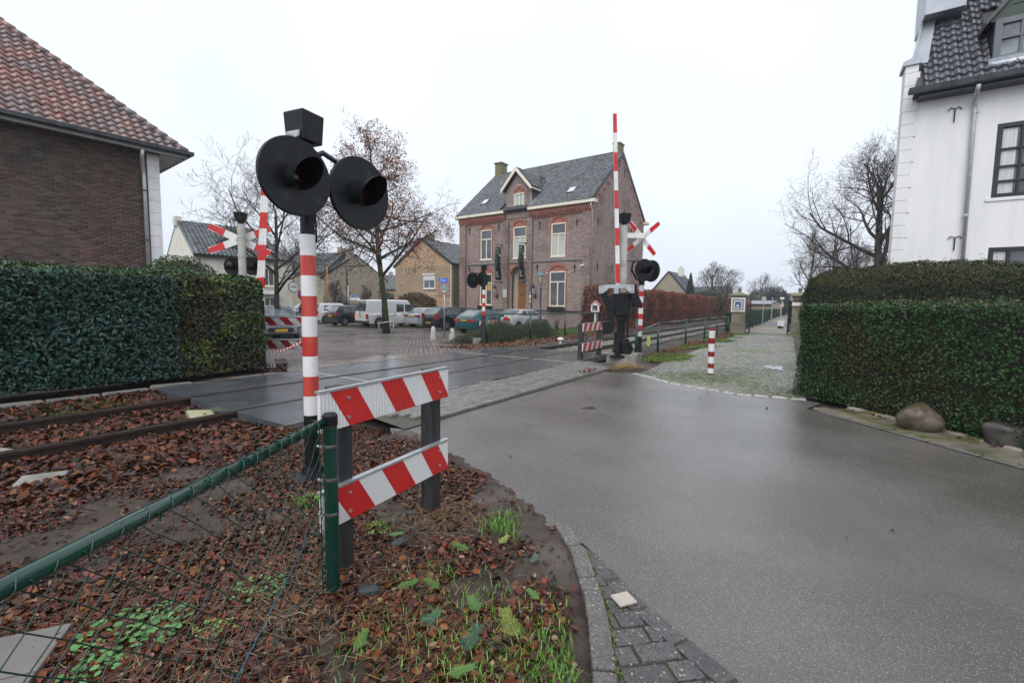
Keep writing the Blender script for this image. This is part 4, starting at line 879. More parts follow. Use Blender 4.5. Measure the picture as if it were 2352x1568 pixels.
# ================================================================== houses in the background
def gabled(name, label, cx, cy, az, w_, d_, ez, rz_, mw_, mr, wins_front=(), wins_side=(), chim=None, panels=(), eave=.25, z0=-.4, gable_front=True, hip=0, mframe=m_cream, door=None):
    """local x along the front (width w_, centred), y into depth d_. gable_front: ridge runs along y, else along x."""
    b = thing(name, label, 'house', (cx, cy, 0), az)
    if gable_front:
        MB().prism([(-w_/2, z0), (w_/2, z0), (w_/2, ez), (0, rz_), (-w_/2, ez)], 0, d_, lambda u, v, w2: (u, w2, v)).build('wall', mw_, b)
        for sg in (-1, 1):
            ex = sg*(w_/2+eave); dz_ = eave*(rz_-ez)/(w_/2)
            o = MB().prism([(ex, ez-dz_), (ex, ez-dz_+.16), (0, rz_+.16), (0, rz_)], -eave*.6, d_+eave*.6, lambda u, v, w2: (u, w2, v)).build('roof', m_dkframe, b)
            V_ = Vector((-sg*(w_/2+eave), 0, rz_-ez+dz_)); L_ = V_.length; V_.normalize()
            tiles(b, (ex, -eave*.6, ez-dz_+.17), (0, 1, 0), tuple(V_), lambda u, v: v < L_-.05, .26, .34, mr, keep=0, u_rng=(0, d_+eave), v_rng=(0, L_))
    else:
        MB().b2((-w_/2, 0, z0), (w_/2, d_, ez)).build('wall', mw_, b); MB().prism([(0, ez), (d_, ez), (d_/2, rz_)], -w_/2, w_/2-hip*.5, lambda u, v, w2: (w2, u, v)).build('gable_wall', mw_, b)
        for sg in (-1, 1):
            y0 = d_/2+sg*(d_/2+eave); dz_ = eave*(rz_-ez)/(d_/2); o = MB().prism([(y0, ez-dz_), (y0, ez-dz_+.14), (d_/2, rz_+.14), (d_/2, rz_)], -w_/2-.02, w_/2+.05-hip, lambda u, v, w2: (w2, u, v)).build('roof', m_dkframe, b)
            V_ = Vector((0, -sg*(d_/2+eave), rz_-ez+dz_)); L_ = V_.length; V_.normalize()
            if sg < 0: tiles(b, (-w_/2, y0, ez-dz_+.16), (1, 0, 0), tuple(V_), lambda u, v: v < L_-.05 and u < w_-hip*v/L_*1.0, .26, .34, mr, keep=0, u_rng=(0, w_), v_rng=(0, L_))
        if hip:
            MB().add([(w_/2+.1, -eave, ez-.05), (w_/2+.1, d_+eave, ez-.05), (w_/2-hip, d_/2, rz_+.14), (w_/2-hip-.3, -eave, ez-.05), (w_/2-hip-.3, d_+eave, ez-.05)], [(0, 1, 2), (0, 2, 3), (1, 4, 2), (0, 3, 4, 1), (2, 4, 3)]).build('hip', mr, b)
    for a, c, x2, z2, kind in wins_front:
        P_ = lambda u, d, z: (u, d-.14, z)
        window(b, a, x2, c, z2, P_, mframe, m_glass, bars_x=[(a+x2)/2] if kind != 'p' else [], fw=.07, depth=.1, sill=mframe if kind != 'n' else None)
        if kind == 's': MB().b2((a-.05, -.10, z2-.05), (x2+.05, -.02, z2+.55)).build('roller_shutter', M('shutter_white', (.62, .62, .64), rough=.5) if 'shutter_white' not in bpy.data.materials else bpy.data.materials['shutter_white'], b); MB().b2((a-.12, -.2, z2+.5), (x2+.12, -.02, z2+.62)).build('shutter_box', m_white, b)
    for a, c, y2, z2 in wins_side:
        P_ = lambda u, d, z: (-w_/2-.14+d, u, z); window(b, a, y2, c, z2, P_, mframe, m_glass, bars_x=[(a+y2)/2], fw=.07, depth=.1, sill=mframe)
    if chim: c_ = MB().b2((chim[0]-.45, chim[1]-.3, rz_-.6), (chim[0]+.45, chim[1]+.3, rz_+chim[2])).build('chimney', chim[3] if len(chim) > 3 else mw_, b); MB().cyl((chim[0], chim[1], rz_+chim[2]), (chim[0], chim[1], rz_+chim[2]+.25), .1).build('chimney_pot', m_lead, c_)
    return b
def face(px0, dep0, px1, dep1): a = np.array(at_depth(px0, dep0)); b = np.array(at_depth(px1, dep1)); c = (a+b)/2; return c[0], c[1], math.atan2(b[1]-a[1], b[0]-a[0]), float(np.linalg.norm(b-a))
# whitewashed cafe with stepped chimney gable
x_, y_, a_, w_ = face(449, 30, 672, 34.5)
wc = gabled('white_cafe', 'whitewashed brick building with grey slate roof behind the left crossing sign', x_, y_, a_, w_, 8.5, 4.45, 7.0, m_wbrick, m_tileG, gable_front=False, hip=1.2, wins_front=[(w_/2-2.05, 2.55, w_/2-1.25, 3.85, 'x'), (w_/2-2.0, .35, w_/2-1.2, 1.75, 'x')])
MB().b2((-w_/2-.15, 3.95, 6.7), (-w_/2+.25, 4.6, 7.35)).build('chimney', m_wbrick, wc); MB().prism([(-.05, 4.4), (4.25, 6.95), (4.25, 7.15), (-.25, 4.5)], -w_/2-.02, -w_/2+.35, lambda u, v, w2: (w2, u, v)).build('verge_coping', m_zinc, wc)
MB().prism([(8.55, 4.4), (4.25, 6.95), (4.25, 7.15), (8.75, 4.5)], -w_/2-.02, -w_/2+.35, lambda u, v, w2: (w2, u, v)).build('verge_coping', m_zinc, wc)
window(wc, 5.2, 5.9, 3.0, 3.9, lambda u, d, z: (-w_/2-.12+d, 8.5-u, z), m_cream, m_glass, fw=.05); MB().b2((w_/2-2.3, -.5, 1.95), (w_/2-1.0, 0, 2.05)).build('canopy', m_white, wc)
for x in (w_/2-3.4, -1.0): MB().prism([(x-.4, 5.0), (x+.4, 5.0), (x+.4, 5.55), (x, 5.85), (x-.4, 5.55)], .7, 2.2, lambda u, v, w2: (u, w2, v)).build('dormer', m_lead, wc)
si = thing('hanging_sign', 'oval white pub sign hanging from the corner of the whitewashed building', 'sign', (*at_depth(676, 34), 0), a_); MB().lathe([(.01, -.02), (.36, -.02), (.36, .02), (.01, .02)], (0, 0, 2.55), 20, Matrix.Rotation(R(90), 3, 'X')).build('board', M('sign_pale', (.62, .66, .62), rough=.4), si)
MB().tube([(.38*math.cos(t), 0, 2.55+.38*math.sin(t)) for t in np.linspace(0, 6.28, 21)[:-1]], .03, 6, closed=True).build('rim', m_iron, si, True); MB().tube([(-.75, 0, 3.1), (.1, 0, 3.1)], .02, 6).tube([(0, 0, 3.1), (0, 0, 2.9)], .015, 6).build('bracket', m_iron, si); text('lettering', 'Bufkes', .17, m_iron, si, (0, -.03, 2.55), (R(90), 0, 0))
# ramp rail in front of the cafe
rl = thing('ramp_railing', 'dark handrail on a low green ramp before the whitewashed building', 'railing', (*at_depth(646, 31), -.25), a_)
pts = [(-.55, 0, 1.55), (1.25, 0, 1.15)]
MB().tube(pts, .03, 6).build('handrail', m_iron, rl)
for t in (0, .5, 1): MB().tube([(-.55+1.8*t, 0, 0), (-.55+1.8*t, 0, 1.55-.4*t)], .03, 6).build('post', m_iron, rl)
MB().b2((-.6, .03, 0), (1.3, .08, .62)).build('panel', M('dark_green_board', (.01, .045, .035), rough=.5), rl)
# grey terrace house with solar panels
x_, y_, a_, w_ = face(668, 60, 745, 54); 
m_gbr = M('grey_beige_brick', (.34, .29, .22), (.27, .235, .18), scale=3, rough=.8, bump=.3, bscale=9)
tw_ = gabled('terrace_house', 'beige brick terrace house with solar panels behind the striped signal pole', x_, y_, a_, w_, 8.5, 4.35, 7.2, m_gbr, m_tileG, gable_front=False, chim=(w_/2-.4, 3.6, .8), wins_front=[(-2.2, 1.95, -.95, 3.3, 's'), (-2.4, -.2, -.3, 1.5, 'p')], mframe=m_white)
mp = M('solar_panel', (.40, .46, .52), (.5, .56, .62), rough=.1)
V_ = Vector((0, 4.5, 3.0)).normalized(); rt = Matrix.Rotation(math.atan2(3.0, 4.5), 3, 'X')
for i in range(4): MB().box(Vector((-w_/2+1.2+i*1.15, -.25, 4.45))+V_*(2.2 if i != 1 else 3.2)+Vector((0, -.1, .2)), (1.05, 2.2, .05), rt).build('solar_panel', mp, tw_)
x_, y_, a_, w_ = face(746, 54, 832, 61)
tg = gabled('gable_house', 'beige brick gable end house with wide low window behind the bare garden trees', x_, y_, a_, w_, 8, 4.9, 7.35, m_gbr, m_tileG, wins_front=[(-1.9, 2.5, -.2, 3.2, 'x'), (-2.1, -.3, -.3, 1.1, 'x')], mframe=m_white, chim=(0, .35, .85))
# tan brick house left of the museum
x_, y_, a_, w_ = face(909, 50, 1035, 45)
tn = gabled('tan_brick_house', 'yellow tan brick gabled house with white roller shutter right of the young tree', x_, y_, a_, w_, 10, 5.35, 7.9, m_brickY, m_tileG, wins_front=[(.35, 2.95, 2.0, 3.85, 's')], mframe=m_white, chim=(-.1, 1.2, .75, m_moss))
brickwall(tn, lambda z: (-w_/2, w_/2), 2.2, 5.3, lambda z: [(.2, 2.2)] if 2.8 < z < 4.6 else [], lambda u, d, z: (u, d-.045, z), m_mortar, m_brickY, thick=.04, keep=0, cj=.075, bl=.22)
MB().b2((-.6, -1.0, 1.95), (1.9, 0, 2.1)).build('canopy', m_white, tn); MB().b2((-1.2, -.05, 2.4), (2.2, -.02, 2.5)).build('ledge', m_white, tn)
for i in range(6): MB().b2((-1.4+i*.42, -.06, -.3), (-1.05+i*.42, -.02, 1.9)).build('door_panel', M('pale_blue_door', (.40, .50, .50), rough=.4) if i == 0 else bpy.data.materials['pale_blue_door'], tn)
MB().tube([(w_/2+.03, -.04, 5.3), (w_/2+.03, -.04, -.2)], .05, 8).build('downpipe', m_white, tn)
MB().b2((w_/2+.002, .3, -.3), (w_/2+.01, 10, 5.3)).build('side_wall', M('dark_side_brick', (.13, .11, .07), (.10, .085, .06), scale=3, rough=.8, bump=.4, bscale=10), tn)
# far roofs
gabled('far_house', 'distant pale house with grey roof between gable house and young tree', *at_depth(868, 95), R(20), 9, 8, 4, 7.2, m_gbr, m_tileG, gable_front=False, chim=(3, 4, .8))
gabled('far_house', 'distant red roofed house seen past the lantern post', *at_depth(905, 75), R(-20), 6, 8, 3.6, 5.9, m_brickY, m_tileG, gable_front=False)
gabled('far_house', 'steep grey roofed house peeking over the beech hedge right of the signal', *at_depth(1531, 78), R(-35), 6.2, 9, 3.6, 7.3, m_gbr, m_tileG, chim=(.9, 4, .9, m_wbrick))
gabled('far_house', 'low roof beside the spruce behind the beech hedge', *at_depth(1590, 95), R(-40), 12, 8, 3.2, 5.6, m_gbr, m_tileG, gable_front=False)
gabled('far_house', 'low brown bungalow far down the gravel path', *at_depth(1775, 130), R(-50), 15, 9, 3.0, 5.6, m_brickD, m_tileR, gable_front=False, chim=(-5, 4, .8, m_wbrick))
o = gabled('far_shed', 'long low white roofed shed beyond the green hedge', *at_depth(1722, 85), R(-50), 7, 5, 2.0, 2.6, m_gbr, m_zinc, gable_front=False); o['category'] = 'shed'
# ------------------------------------------------------------------ railway furniture
def P3(px, py, dep): d = ray(px, py); return Vector(d*(dep/d[1]))+Vector((0, 0, CAMH))
def zat(px, py, x, y): d = ray(px, py); return CAMH+d[2]*math.hypot(x, y)/math.hypot(d[0], d[1])
def striped_pole(root, x, y, r, zs, cols, n=20, lean=(0, 0), name='pole_band'):
    for (a, b), m_ in zip(zip(zs[:-1], zs[1:]), cols): MB().cyl((lean[0]*a, lean[1]*a, a), (lean[0]*b, lean[1]*b, b), r, n=n).build(name, m_, root, 'auto')
def disc_lamp(root, c, nrm, r, detail=True, back=False):
    """black target disc with lens and visor; c and nrm in root space"""
    nrm = Vector(nrm).normalized(); up = Vector((0, 0, 1)); rt = up.cross(nrm).normalized(); up = nrm.cross(rt)
    ax = Matrix((rt, up, nrm)).transposed()
    d_ = MB().lathe([(r*.2, -.012), (r, -.012), (r, .012), (r*.985, .018), (r*.2, .006)], c, 44, ax).build('target_disc', m_black, root, 'auto')
    MB().lathe([(r*.30, -.16), (r*.36, -.10), (r*.37, -.005), (r*.2, .0)], c, 20, ax).build('lamp_housing', m_black, d_, 'auto')
    MB().lathe([(.001, .035), (r*.2, .028), (r*.33, .010), (r*.33, .0)], c, 24, ax).build('lens', M('dark_red_lens', (.020, .003, .003), (.010, .002, .002), scale=20, rough=.15, spec=.5) if 'dark_red_lens' not in bpy.data.materials else bpy.data.materials['dark_red_lens'], d_, 'auto')
    n = 28; vs = []; fs = []; ro = r*.36
    for i in range(n+1):
        a = math.pi/2+(i/n-.5)*R(300); L_ = (.30+.62*(.5+.5*math.cos((i/n-.5)*R(300))))*r*1.0
        for rr, l_ in ((ro, .0), (ro*1.02, L_), (ro*.98, L_), (ro*.96, .0)): vs.append(Vector(c)+ax@Vector((rr*math.cos(a), rr*math.sin(a), l_)))
    for i in range(n):
        for j in range(4): fs.append((i*4+j, i*4+(j+1) % 4, (i+1)*4+(j+1) % 4, (i+1)*4+j))
    fs += [(0, 1, 2, 3), (n*4+3, n*4+2, n*4+1, n*4)]
    MB().add(vs, fs).build('visor', m_black, d_, 'auto'); return d_
def bell_box(root, x, y, z0, w0, w1, h, rot, label_strip=False):
    q = [Vector((i*w0/2, j*w0/2, z0)) for i, j in ((-1,-1),(1,-1),(1,1),(-1,1))]+[Vector((i*w1/2, j*w1/2, z0+h)) for i, j in ((-1,-1),(1,-1),(1,1),(-1,1))]
    Rz = Matrix.Rotation(rot, 3, 'Z'); q = [Rz@v+Vector((x, y, 0)) for v in q]
    b = MB().add(q, [(0,3,2,1),(4,5,6,7),(0,1,5,4),(1,2,6,5),(2,3,7,6),(3,0,4,7)]).build('bell_box', m_black, root, bevel=w1*.05, seg=3)
    MB().cyl((x, y, z0-.09), (x, y, z0+.01), w0*.36, n=16).build('collar', m_black, root, 'auto'); return b
m_strip = M('sticker_remains', (.62, .70, .68), (.12, .13, .12), scale=18, rough=.5)
# ===== foreground signal
fx, fy = -1.68, 3.77
fs_ = thing('crossing_signal', 'large red and white striped signal pole with two black lamp discs in the foreground', 'signal', (fx, fy, 0))
zz = [zat(720, p, fx, fy) for p in (950.5, 907, 862.6, 816.8, 772.3, 726.4, 680, 633.7, 588.2, 540.7)]
striped_pole(fs_, 0, 0, .061, zz, [m_white, m_redold]*5, 32)
MB().cyl((0, 0, .02), (0, 0, zz[0]), .062, n=32).build('pole_foot', m_black, fs_, 'auto'); MB().cyl((0, 0, zz[-1]), (0, 0, 2.78), .055, n=32).build('pole_top', m_black, fs_, 'auto')
MB().lathe([(.17, .0), (.17, .03), (.09, .05), (.075, .12)], (0, 0, 0), 24).build('base_flange', m_black, fs_, 'auto'); MB().b2((-.24, -.22, -.1), (.24, .22, .012)).build('foundation', m_conc, fs_, bevel=.02)
nr = Vector((.83, -.56, .0)); c1 = P3(674, 406, 3.5)-Vector((fx, fy, 0)); c2 = P3(827, 445, 4.02)-Vector((fx, fy, 0))
disc_lamp(fs_, c1+Vector((.015, 0, 0)), nr, .287); disc_lamp(fs_, c2, nr+Vector((.02, 0, 0)), .305)
ctop = Vector((0, 0, 2.52)); 
MB().tube([ctop+Vector((0, 0, .12)), P3(742, 352, 3.72)-Vector((fx, fy, 0)), P3(772, 372, 3.95)-Vector((fx, fy, 0)), c2+Vector((-.06, .03, .12))], .022, 10).build('lamp_arm', M('blue_black_tube', (.02, .03, .05), rough=.25), fs_, True)
MB().tube([ctop, c1-nr*.12], .03, 10).build('lamp_arm', m_black, fs_, True)
bb = bell_box(fs_, .0, -.02, 2.75, .192, .215, .225, R(-24))
q = MB().box((-.045, -.118, 2.79), (.14, .008, .05), Matrix.Rotation(R(-24), 3, 'Z')).build('sticker', m_strip, bb)
MB().tube([c1-nr*.15, c1-nr*.2+Vector((.03, .05, -.12)), (.05, .03, 2.25), (.062, .02, 2.1), (.064, .01, 1.98)], .008, 6).build('cable', m_iron, fs_, True)
for k in range(6): a = k*math.pi/3+.3; q = c1+nr.normalized()*.012+Vector((0, 0, 1)).cross(nr).normalized()*(.20*math.cos(a))+Vector((0, 0, .20*math.sin(a))); MB().cyl(q, q+nr.normalized()*.012, .007, n=8).build('bolt', m_galv, fs_)
# ===== striped barriers
def striped_board(root, p0, dirv, L_, z0, h, thick, ph, nst, rev=False, frame=m_galv, mred=m_red, ribs=False, slant=.20):
    d = Vector((dirv[0], dirv[1], 0)); nn = Vector((d.y, -d.x, 0))
    if nn.dot(Vector((p0[0], p0[1], 0))) > 0: nn = -nn
    B = lambda u, w_, z: Vector(p0)+d*u+nn*w_+Vector((0, 0, z))
    bd = MB().prism([(0, z0), (L_, z0), (L_, z0+h), (0, z0+h)], 0, thick, lambda u, v, w_: B(u, w_, v)).build('board', m_white, root, bevel=.002)
    MB().prism([(-.006, z0+h), (L_+.006, z0+h), (L_+.006, z0+h+.012), (-.006, z0+h+.012)], -.01, thick+.006, lambda u, v, w_: B(u, w_, v)).build('edge_profile', frame, bd)
    pitch = L_/nst; sl_ = slant if not rev else -slant
    for k in range(-1, nst+1):
        u0 = ph+k*pitch; w_ = pitch*.5; P_ = [(u0, z0), (u0+w_, z0), (u0+w_-sl_, z0+h), (u0-sl_, z0+h)]
        q = []       # clip to 0..L_
        for i in range(4):
            a, b = P_[i], P_[(i+1) % 4]
            for lim, sg in ((0, 1), (L_, -1)): pass
            q.append(a)
        def clip(poly, lim, sg):
            out = []
            for i in range(len(poly)):
                a, b = poly[i], poly[(i+1) % len(poly)]; ia, ib = sg*(a[0]-lim) >= 0, sg*(b[0]-lim) >= 0
                if ia: out.append(a)
                if ia != ib: t = (lim-a[0])/(b[0]-a[0]); out.append((lim, a[1]+t*(b[1]-a[1])))
            return out
        q = clip(q, .003, 1); q = clip(q, L_-.003, -1) if len(q) > 2 else q
        if len(q) > 2 and max(p[0] for p in q)-min(p[0] for p in q) > .01: MB().prism(q, thick+.0005, thick+.002, lambda u, v, w2: B(u, w2, v)).build('red_stripe', mred, bd)
    return bd
def barrier(label, p0, az, L_, posts=(.09, .95), heights=((.83, .205), (.305, .205)), rev=False, nst=3, group=None, zt=1.04, ps=.10, ph=.06, slant=.2, pmat=None):
    d = (math.sin(az), math.cos(az)); b = thing('striped_barrier', label, 'barrier', (p0[0], p0[1], float(terr(*p0)) if False else 0), 0, group)
    nn = Vector((d[1], -d[0], 0)); sgn = 1 if nn.dot(Vector((p0[0], p0[1], 0))) < 0 else -1
    for t in posts: c = Vector((d[0], d[1], 0))*(L_*t)-nn*sgn*(ps/2+.004); MB().box((c.x, c.y, zt/2-.12), (ps, ps, zt+.24), Matrix.Rotation(-az, 3, 'Z')).build('post', pmat or m_blackwood, b, bevel=.006)
    for z0, h in heights:
        o = striped_board(b, (0, 0, 0), d, L_, z0, h, .022, ph, nst, rev, slant=slant)
        for t in posts:
            for zz_ in (z0+.05, z0+h-.05): c = Vector((d[0], d[1], 0))*(L_*t)+nn*sgn*.024+Vector((0, 0, zz_)); MB().cyl(c, c+nn*sgn*.008, .009, n=8).build('bolt', m_galv, o)
    return b
def barrier_local(*a, **k): return barrier(*a, **k)
az_ = R(27.6); dd = np.array([math.sin(az_), math.cos(az_)])
p0 = np.array([-.90, 2.43])-dd*.18
# striped_board decides its front side from p0, which is local there: patch by passing world offset
def striped_barrier(label, p0, az, L_, **k):
    b = barrier(label, (float(p0[0]), float(p0[1])), az, L_, **k); return b
_sb = striped_board
def striped_board(root, p0, dirv, L_, z0, h, thick, ph, nst, rev=False, **k):      # front faces the side of the road (local -normal of travel)
    d = Vector((dirv[0], dirv[1], 0)); loc = Vector(root.location)
    class _P(tuple): pass
    nn = Vector((d.y, -d.x, 0)); flip = nn.dot(Vector((loc.x, loc.y, 0))) > 0
    q = (-1e-9*0, 0, 0)
    off = Vector((loc.x, loc.y, 0))
    # build around the origin, choosing the side that faces the camera at build time
    p = nn*(1e-6 if flip else -1e-6)
    return _sb(root, (p.x, p.y, 0), dirv, L_, z0, h, thick, ph, nst, rev, **k)
m_white_, m_red_ = m_white, m_red
fb = striped_barrier('red and white striped barrier on two black posts right of the near fence post', p0, az_, 1.10, nst=3, posts=(.165+.0, .905), ph=.19, slant=-.13, rev=True)
x0, y0 = at(1337, 829); rb = striped_barrier('red and white striped barrier left of the black crossing machine', (x0-.02, y0-.05), R(31), 1.5, nst=4, posts=(.04, .96), heights=((.79, .22), (.26, .22)), rev=True, ph=-.02, slant=.14, ps=.12, zt=1.0)
x0, y0 = at(1101, 784); sb = striped_barrier('striped barrier half hidden behind the farther signal pole', (x0, y0), R(31), 1.3, nst=4, posts=(.9,), heights=((.74, .2), (.22, .2)), rev=True, ph=0, slant=.13, ps=.14, zt=1.05)
sb.location.z = -.15
def ribbed(name, base):
    m = base.copy(); m.name = name; nt = m.node_tree; b = [n for n in nt.nodes if n.type == 'BSDF_PRINCIPLED'][0]; g = nt.nodes.new('ShaderNodeNewGeometry'); mp = nt.nodes.new('ShaderNodeMapping'); mp.inputs['Rotation'].default_value = (0, 0, -(math.pi/2-az_)); nt.links.new(g.outputs['Position'], mp.inputs[0])
    w_ = nt.nodes.new('ShaderNodeTexWave'); w_.wave_type = 'BANDS'; w_.bands_direction = 'X'; w_.inputs['Scale'].default_value = 14; w_.inputs['Distortion'].default_value = .3; nt.links.new(mp.outputs[0], w_.inputs['Vector']); bp = nt.nodes.new('ShaderNodeBump'); bp.inputs['Strength'].default_value = .6; bp.inputs['Distance'].default_value = .004; nt.links.new(w_.outputs[1], bp.inputs['Height']); nt.links.new(bp.outputs[0], b.inputs['Normal']); return m
for o_ in fb.children:
    if o_.name.startswith('board') and max(v.co.z for v in o_.data.vertices) > .8:
        o_.data.materials[0] = ribbed('ribbed_white_foil', m_white)
        mr_ = ribbed('ribbed_red_foil', m_red)
        for q_ in o_.children:
            if q_.name.startswith('red_stripe'): q_.data.materials[0] = mr_
# left barrier with steel frame
lb = thing('striped_barrier', 'weathered striped barrier in a steel frame at the end of the left hedge', 'barrier', (-4.72, 10.36, 0)); d_ = Vector((-.985, -.10, 0)).normalized(); Lb = 1.7
for u in (0.0, Lb): MB().box((d_.x*u, d_.y*u, .55), (.022, .05, 1.15), Matrix.Rotation(.1, 3, 'Z')).build('post', m_black, lb)
m_wold = M('dirty_white_board', (.46, .46, .45), (.24, .25, .24), scale=9, rough=.5, c3=(.55, .55, .54), c3scale=3); m_rold = M('dirty_red_board', (.30, .012, .014), (.14, .01, .012), scale=6, rough=.4)
ztop = [zat(700, p, -4.72, 10.36) for p in (729, 747, 781.5, 800)]
for z1, z0 in ((ztop[0], ztop[1]), (ztop[2], ztop[3])):
    MB().prism([(0, z1), (Lb, z1), (Lb, z1+.035), (0, z1+.035)], -.02, .02, lambda u, v, w_: (d_.x*u+w_*d_.y, d_.y*u-w_*d_.x, v)).build('rail', m_galv, lb)
    bd = MB().prism([(0, z0), (Lb, z0), (Lb, z1), (0, z1)], -.01, .01, lambda u, v, w_: (d_.x*u+w_*d_.y, d_.y*u-w_*d_.x, v)).build('board', m_wold, lb)
    MB().prism([(0, z0-.025), (Lb, z0-.025), (Lb, z0), (0, z0)], -.02, .02, lambda u, v, w_: (d_.x*u+w_*d_.y, d_.y*u-w_*d_.x, v)).build('rail', m_galv, lb)
    for k in range(5):
        u = .02+k*.36-.15; q = [(max(.0, u), z0), (min(Lb, u+.18), z0), (min(Lb, u+.18+.16), z1), (max(0, u+.16), z1)]
        for sg in (-1, 1): MB().prism(q, .0105*sg, .012*sg, lambda a, v, w_: (d_.x*a+w_*d_.y, d_.y*a-w_*d_.x, v)).build('red_stripe', m_rold, bd)
# barrier tape
tp = thing('barrier_tape', 'sagging red and white barrier tape tied from the hedge end to the steel framed barrier', 'tape', (0, 0, 0)); a = P3(702, 779, 10.3); b = P3(613, 811, 10.0)
for i in range(24):
    t0, t1 = i/24, (i+1)/24; f = lambda t: a.lerp(b, t)+Vector((0, 0, -.06*math.sin(math.pi*t)))
    p, q = f(t0), f(t1); MB().add([p+Vector((0, 0, .025)), q+Vector((0, 0, .025)), q-Vector((0, .01, .02)), p-Vector((0, .01, .02))], [(0, 1, 2, 3)]).build('tape_band', m_white if i % 2 else m_red, tp, raw=True)
for i in range(3):
    p = b+Vector((.03*i, 0, 0)); MB().add([p, p+Vector((.05, .0, 0)), p+Vector((.09+.05*i, -.1, -.32)), p+Vector((.05+.05*i, -.1, -.34))], [(0, 1, 2, 3)]).build('loose_end', M('pale_tape', (.70, .60, .60), rough=.3) if i == 0 else bpy.data.materials['pale_tape'], tp, raw=True)
# ===== near chain link fence
m_clamp = M('dull_clamp', (.16, .17, .17), (.10, .11, .11), scale=20, rough=.4, metal=.5)
nf = thing('wire_fence', 'dark green chain link fence running along the left foreground', 'fence', (0, 0, 0))
px_, py_ = -.905, 2.235
MB().cyl((px_, py_, -.15), (px_, py_, .925), .034, n=24).build('post', m_green, nf, 'auto'); MB().lathe([(.037, .925-.04), (.037, .935), (.028, .945), (.001, .947)], (px_, py_, 0), 24).build('post_cap', m_black, nf, 'auto')
for z in (.88, .77, .60, .42): MB().lathe([(.0345, z), (.0358, z+.003), (.0358, z+.015), (.0345, z+.018)], (px_, py_, 0), 24).build('clamp', m_clamp, nf, 'auto'); MB().cyl((px_-.055, py_-.02, z+.012), (px_-.03, py_-.035, z+.012), .007, n=8).build('clamp_bolt', m_galv, nf)
A_ = Vector((-.925, 2.19, .905)); Bv = P3(600, 1057, 1.615)*.0+Vector((-.915, 1.62, .918)); E_ = Vector((-1.005, .83, .925)); F_ = Vector((-1.13, -1.2, .93))
MB().tube([A_, E_, F_], .0215, 20).build('top_rail', m_green, nf, True)
for t in (.0,): MB().cyl((F_.x, F_.y, -.1), (F_.x, F_.y, .95), .034, n=16).build('post', m_green, nf, True)
def chainlink(parent, p0, p1, z0, z1, mat, cell=.05, wr=.0014, n=4, wob=.002, bow=0.):
    p0 = np.array(p0, float); p1 = np.array(p1, float); Ln = np.linalg.norm(p1-p0); d = (p1-p0)/Ln; nn = np.array([-d[1], d[0]])
    P0 = []; P1 = []; nc = int(Ln/cell); nr_ = int((z1-z0)/cell)
    for i in range(nc+1):
        for j in range(nr_):
            if (i+j) % 2: continue
            a = np.array([i*cell, z1-j*cell*1.0, .0])
            for q0, b, w_ in ((a, np.array([(i+1)*cell, z1-(j+1)*cell, 0]), wr*.6), (a, np.array([(i-1)*cell, z1-(j+1)*cell, 0]), -wr*.6)):
                if b[0] < 0 or b[0] > Ln: continue
                P0.append([*(p0+d*a[0]+nn*w_), a[1]]); P1.append([*(p0+d*b[0]+nn*w_), b[1]])
    P0 = np.array(P0); P1 = np.array(P1)
    # slight sag and waviness shared by joined nodes
    for Q in (P0, P1):
        w_ = wob*np.sin(Q[:, 0]*23+Q[:, 2]*31)+wob*np.sin(Q[:, 1]*17-Q[:, 2]*19); Q[:, 0] += w_*nn[0]*3; Q[:, 1] += w_*nn[1]*3; Q[:, 2] += wob*np.sin(Q[:, 1]*40)
    V, F = vtubes(P0, P1, np.full(len(P0), wr), np.full(len(P0), wr), n); o = bulk('chain_link', V, F, mat, parent, smooth=True); o['kind'] = 'stuff'; return o
m_wire = M('green_wire', (.005, .05, .034), (.004, .04, .028), scale=9, rough=.25, coat=.3)
chainlink(nf, (-.925, 2.2), (E_.x, E_.y), .03, .905, m_wire, .047, .0018, 5); chainlink(nf, (E_.x, E_.y), (F_.x, F_.y), .03, .905, m_wire, .047, .0018, 5)
sp = []; 
for t in np.arange(0, 1.0, .0032):      # binding wire wound round the top rail
    y = 2.17-t*3.2; x = np.interp(y, [-1.2, .83, 2.19], [-1.13, -1.005, -.925]); z = .906+.018*(2.19-y)/1.36*.8 if y > .83 else .925; a = 2*math.pi*(y/.078)
    sp.append((x+.025*math.cos(a), y, z+.025*math.sin(a)))
MB().tube(sp, .0018, 5).build('binding_wire', m_wire, nf, True)
for k in range(34):
    y = 2.13-k*.052*2+RNG.normal(0, .004); x = np.interp(y, [-1.2, .83, 2.19], [-1.13, -1.005, -.925]); 
    MB().tube([(x+.012, y+.03, .885), (x+.028, y+.012, .915), (x+.01, y-.004, .936), (x-.014, y-.010, .935), (x-.024, y-.002, .915), (x-.012, y-.008, .938)], .0019, 5).build('wire_hook', m_wire, nf, True) if -1.2 < y else None
MB().tube([(-.93, 2.18, .47), (-.955, 1.5, .17), (-.97, 1.2, .04)], .0028, 6).build('tension_wire', M('blue_green_wire', (.02, .10, .16), rough=.3), nf, True)
for z in np.arange(.06, .9, .03): pass
MB().tube([(px_-.04, py_-.03, .02), (px_-.04, py_-.035, .9)], .004, 6).build('tension_bar', m_green, nf)
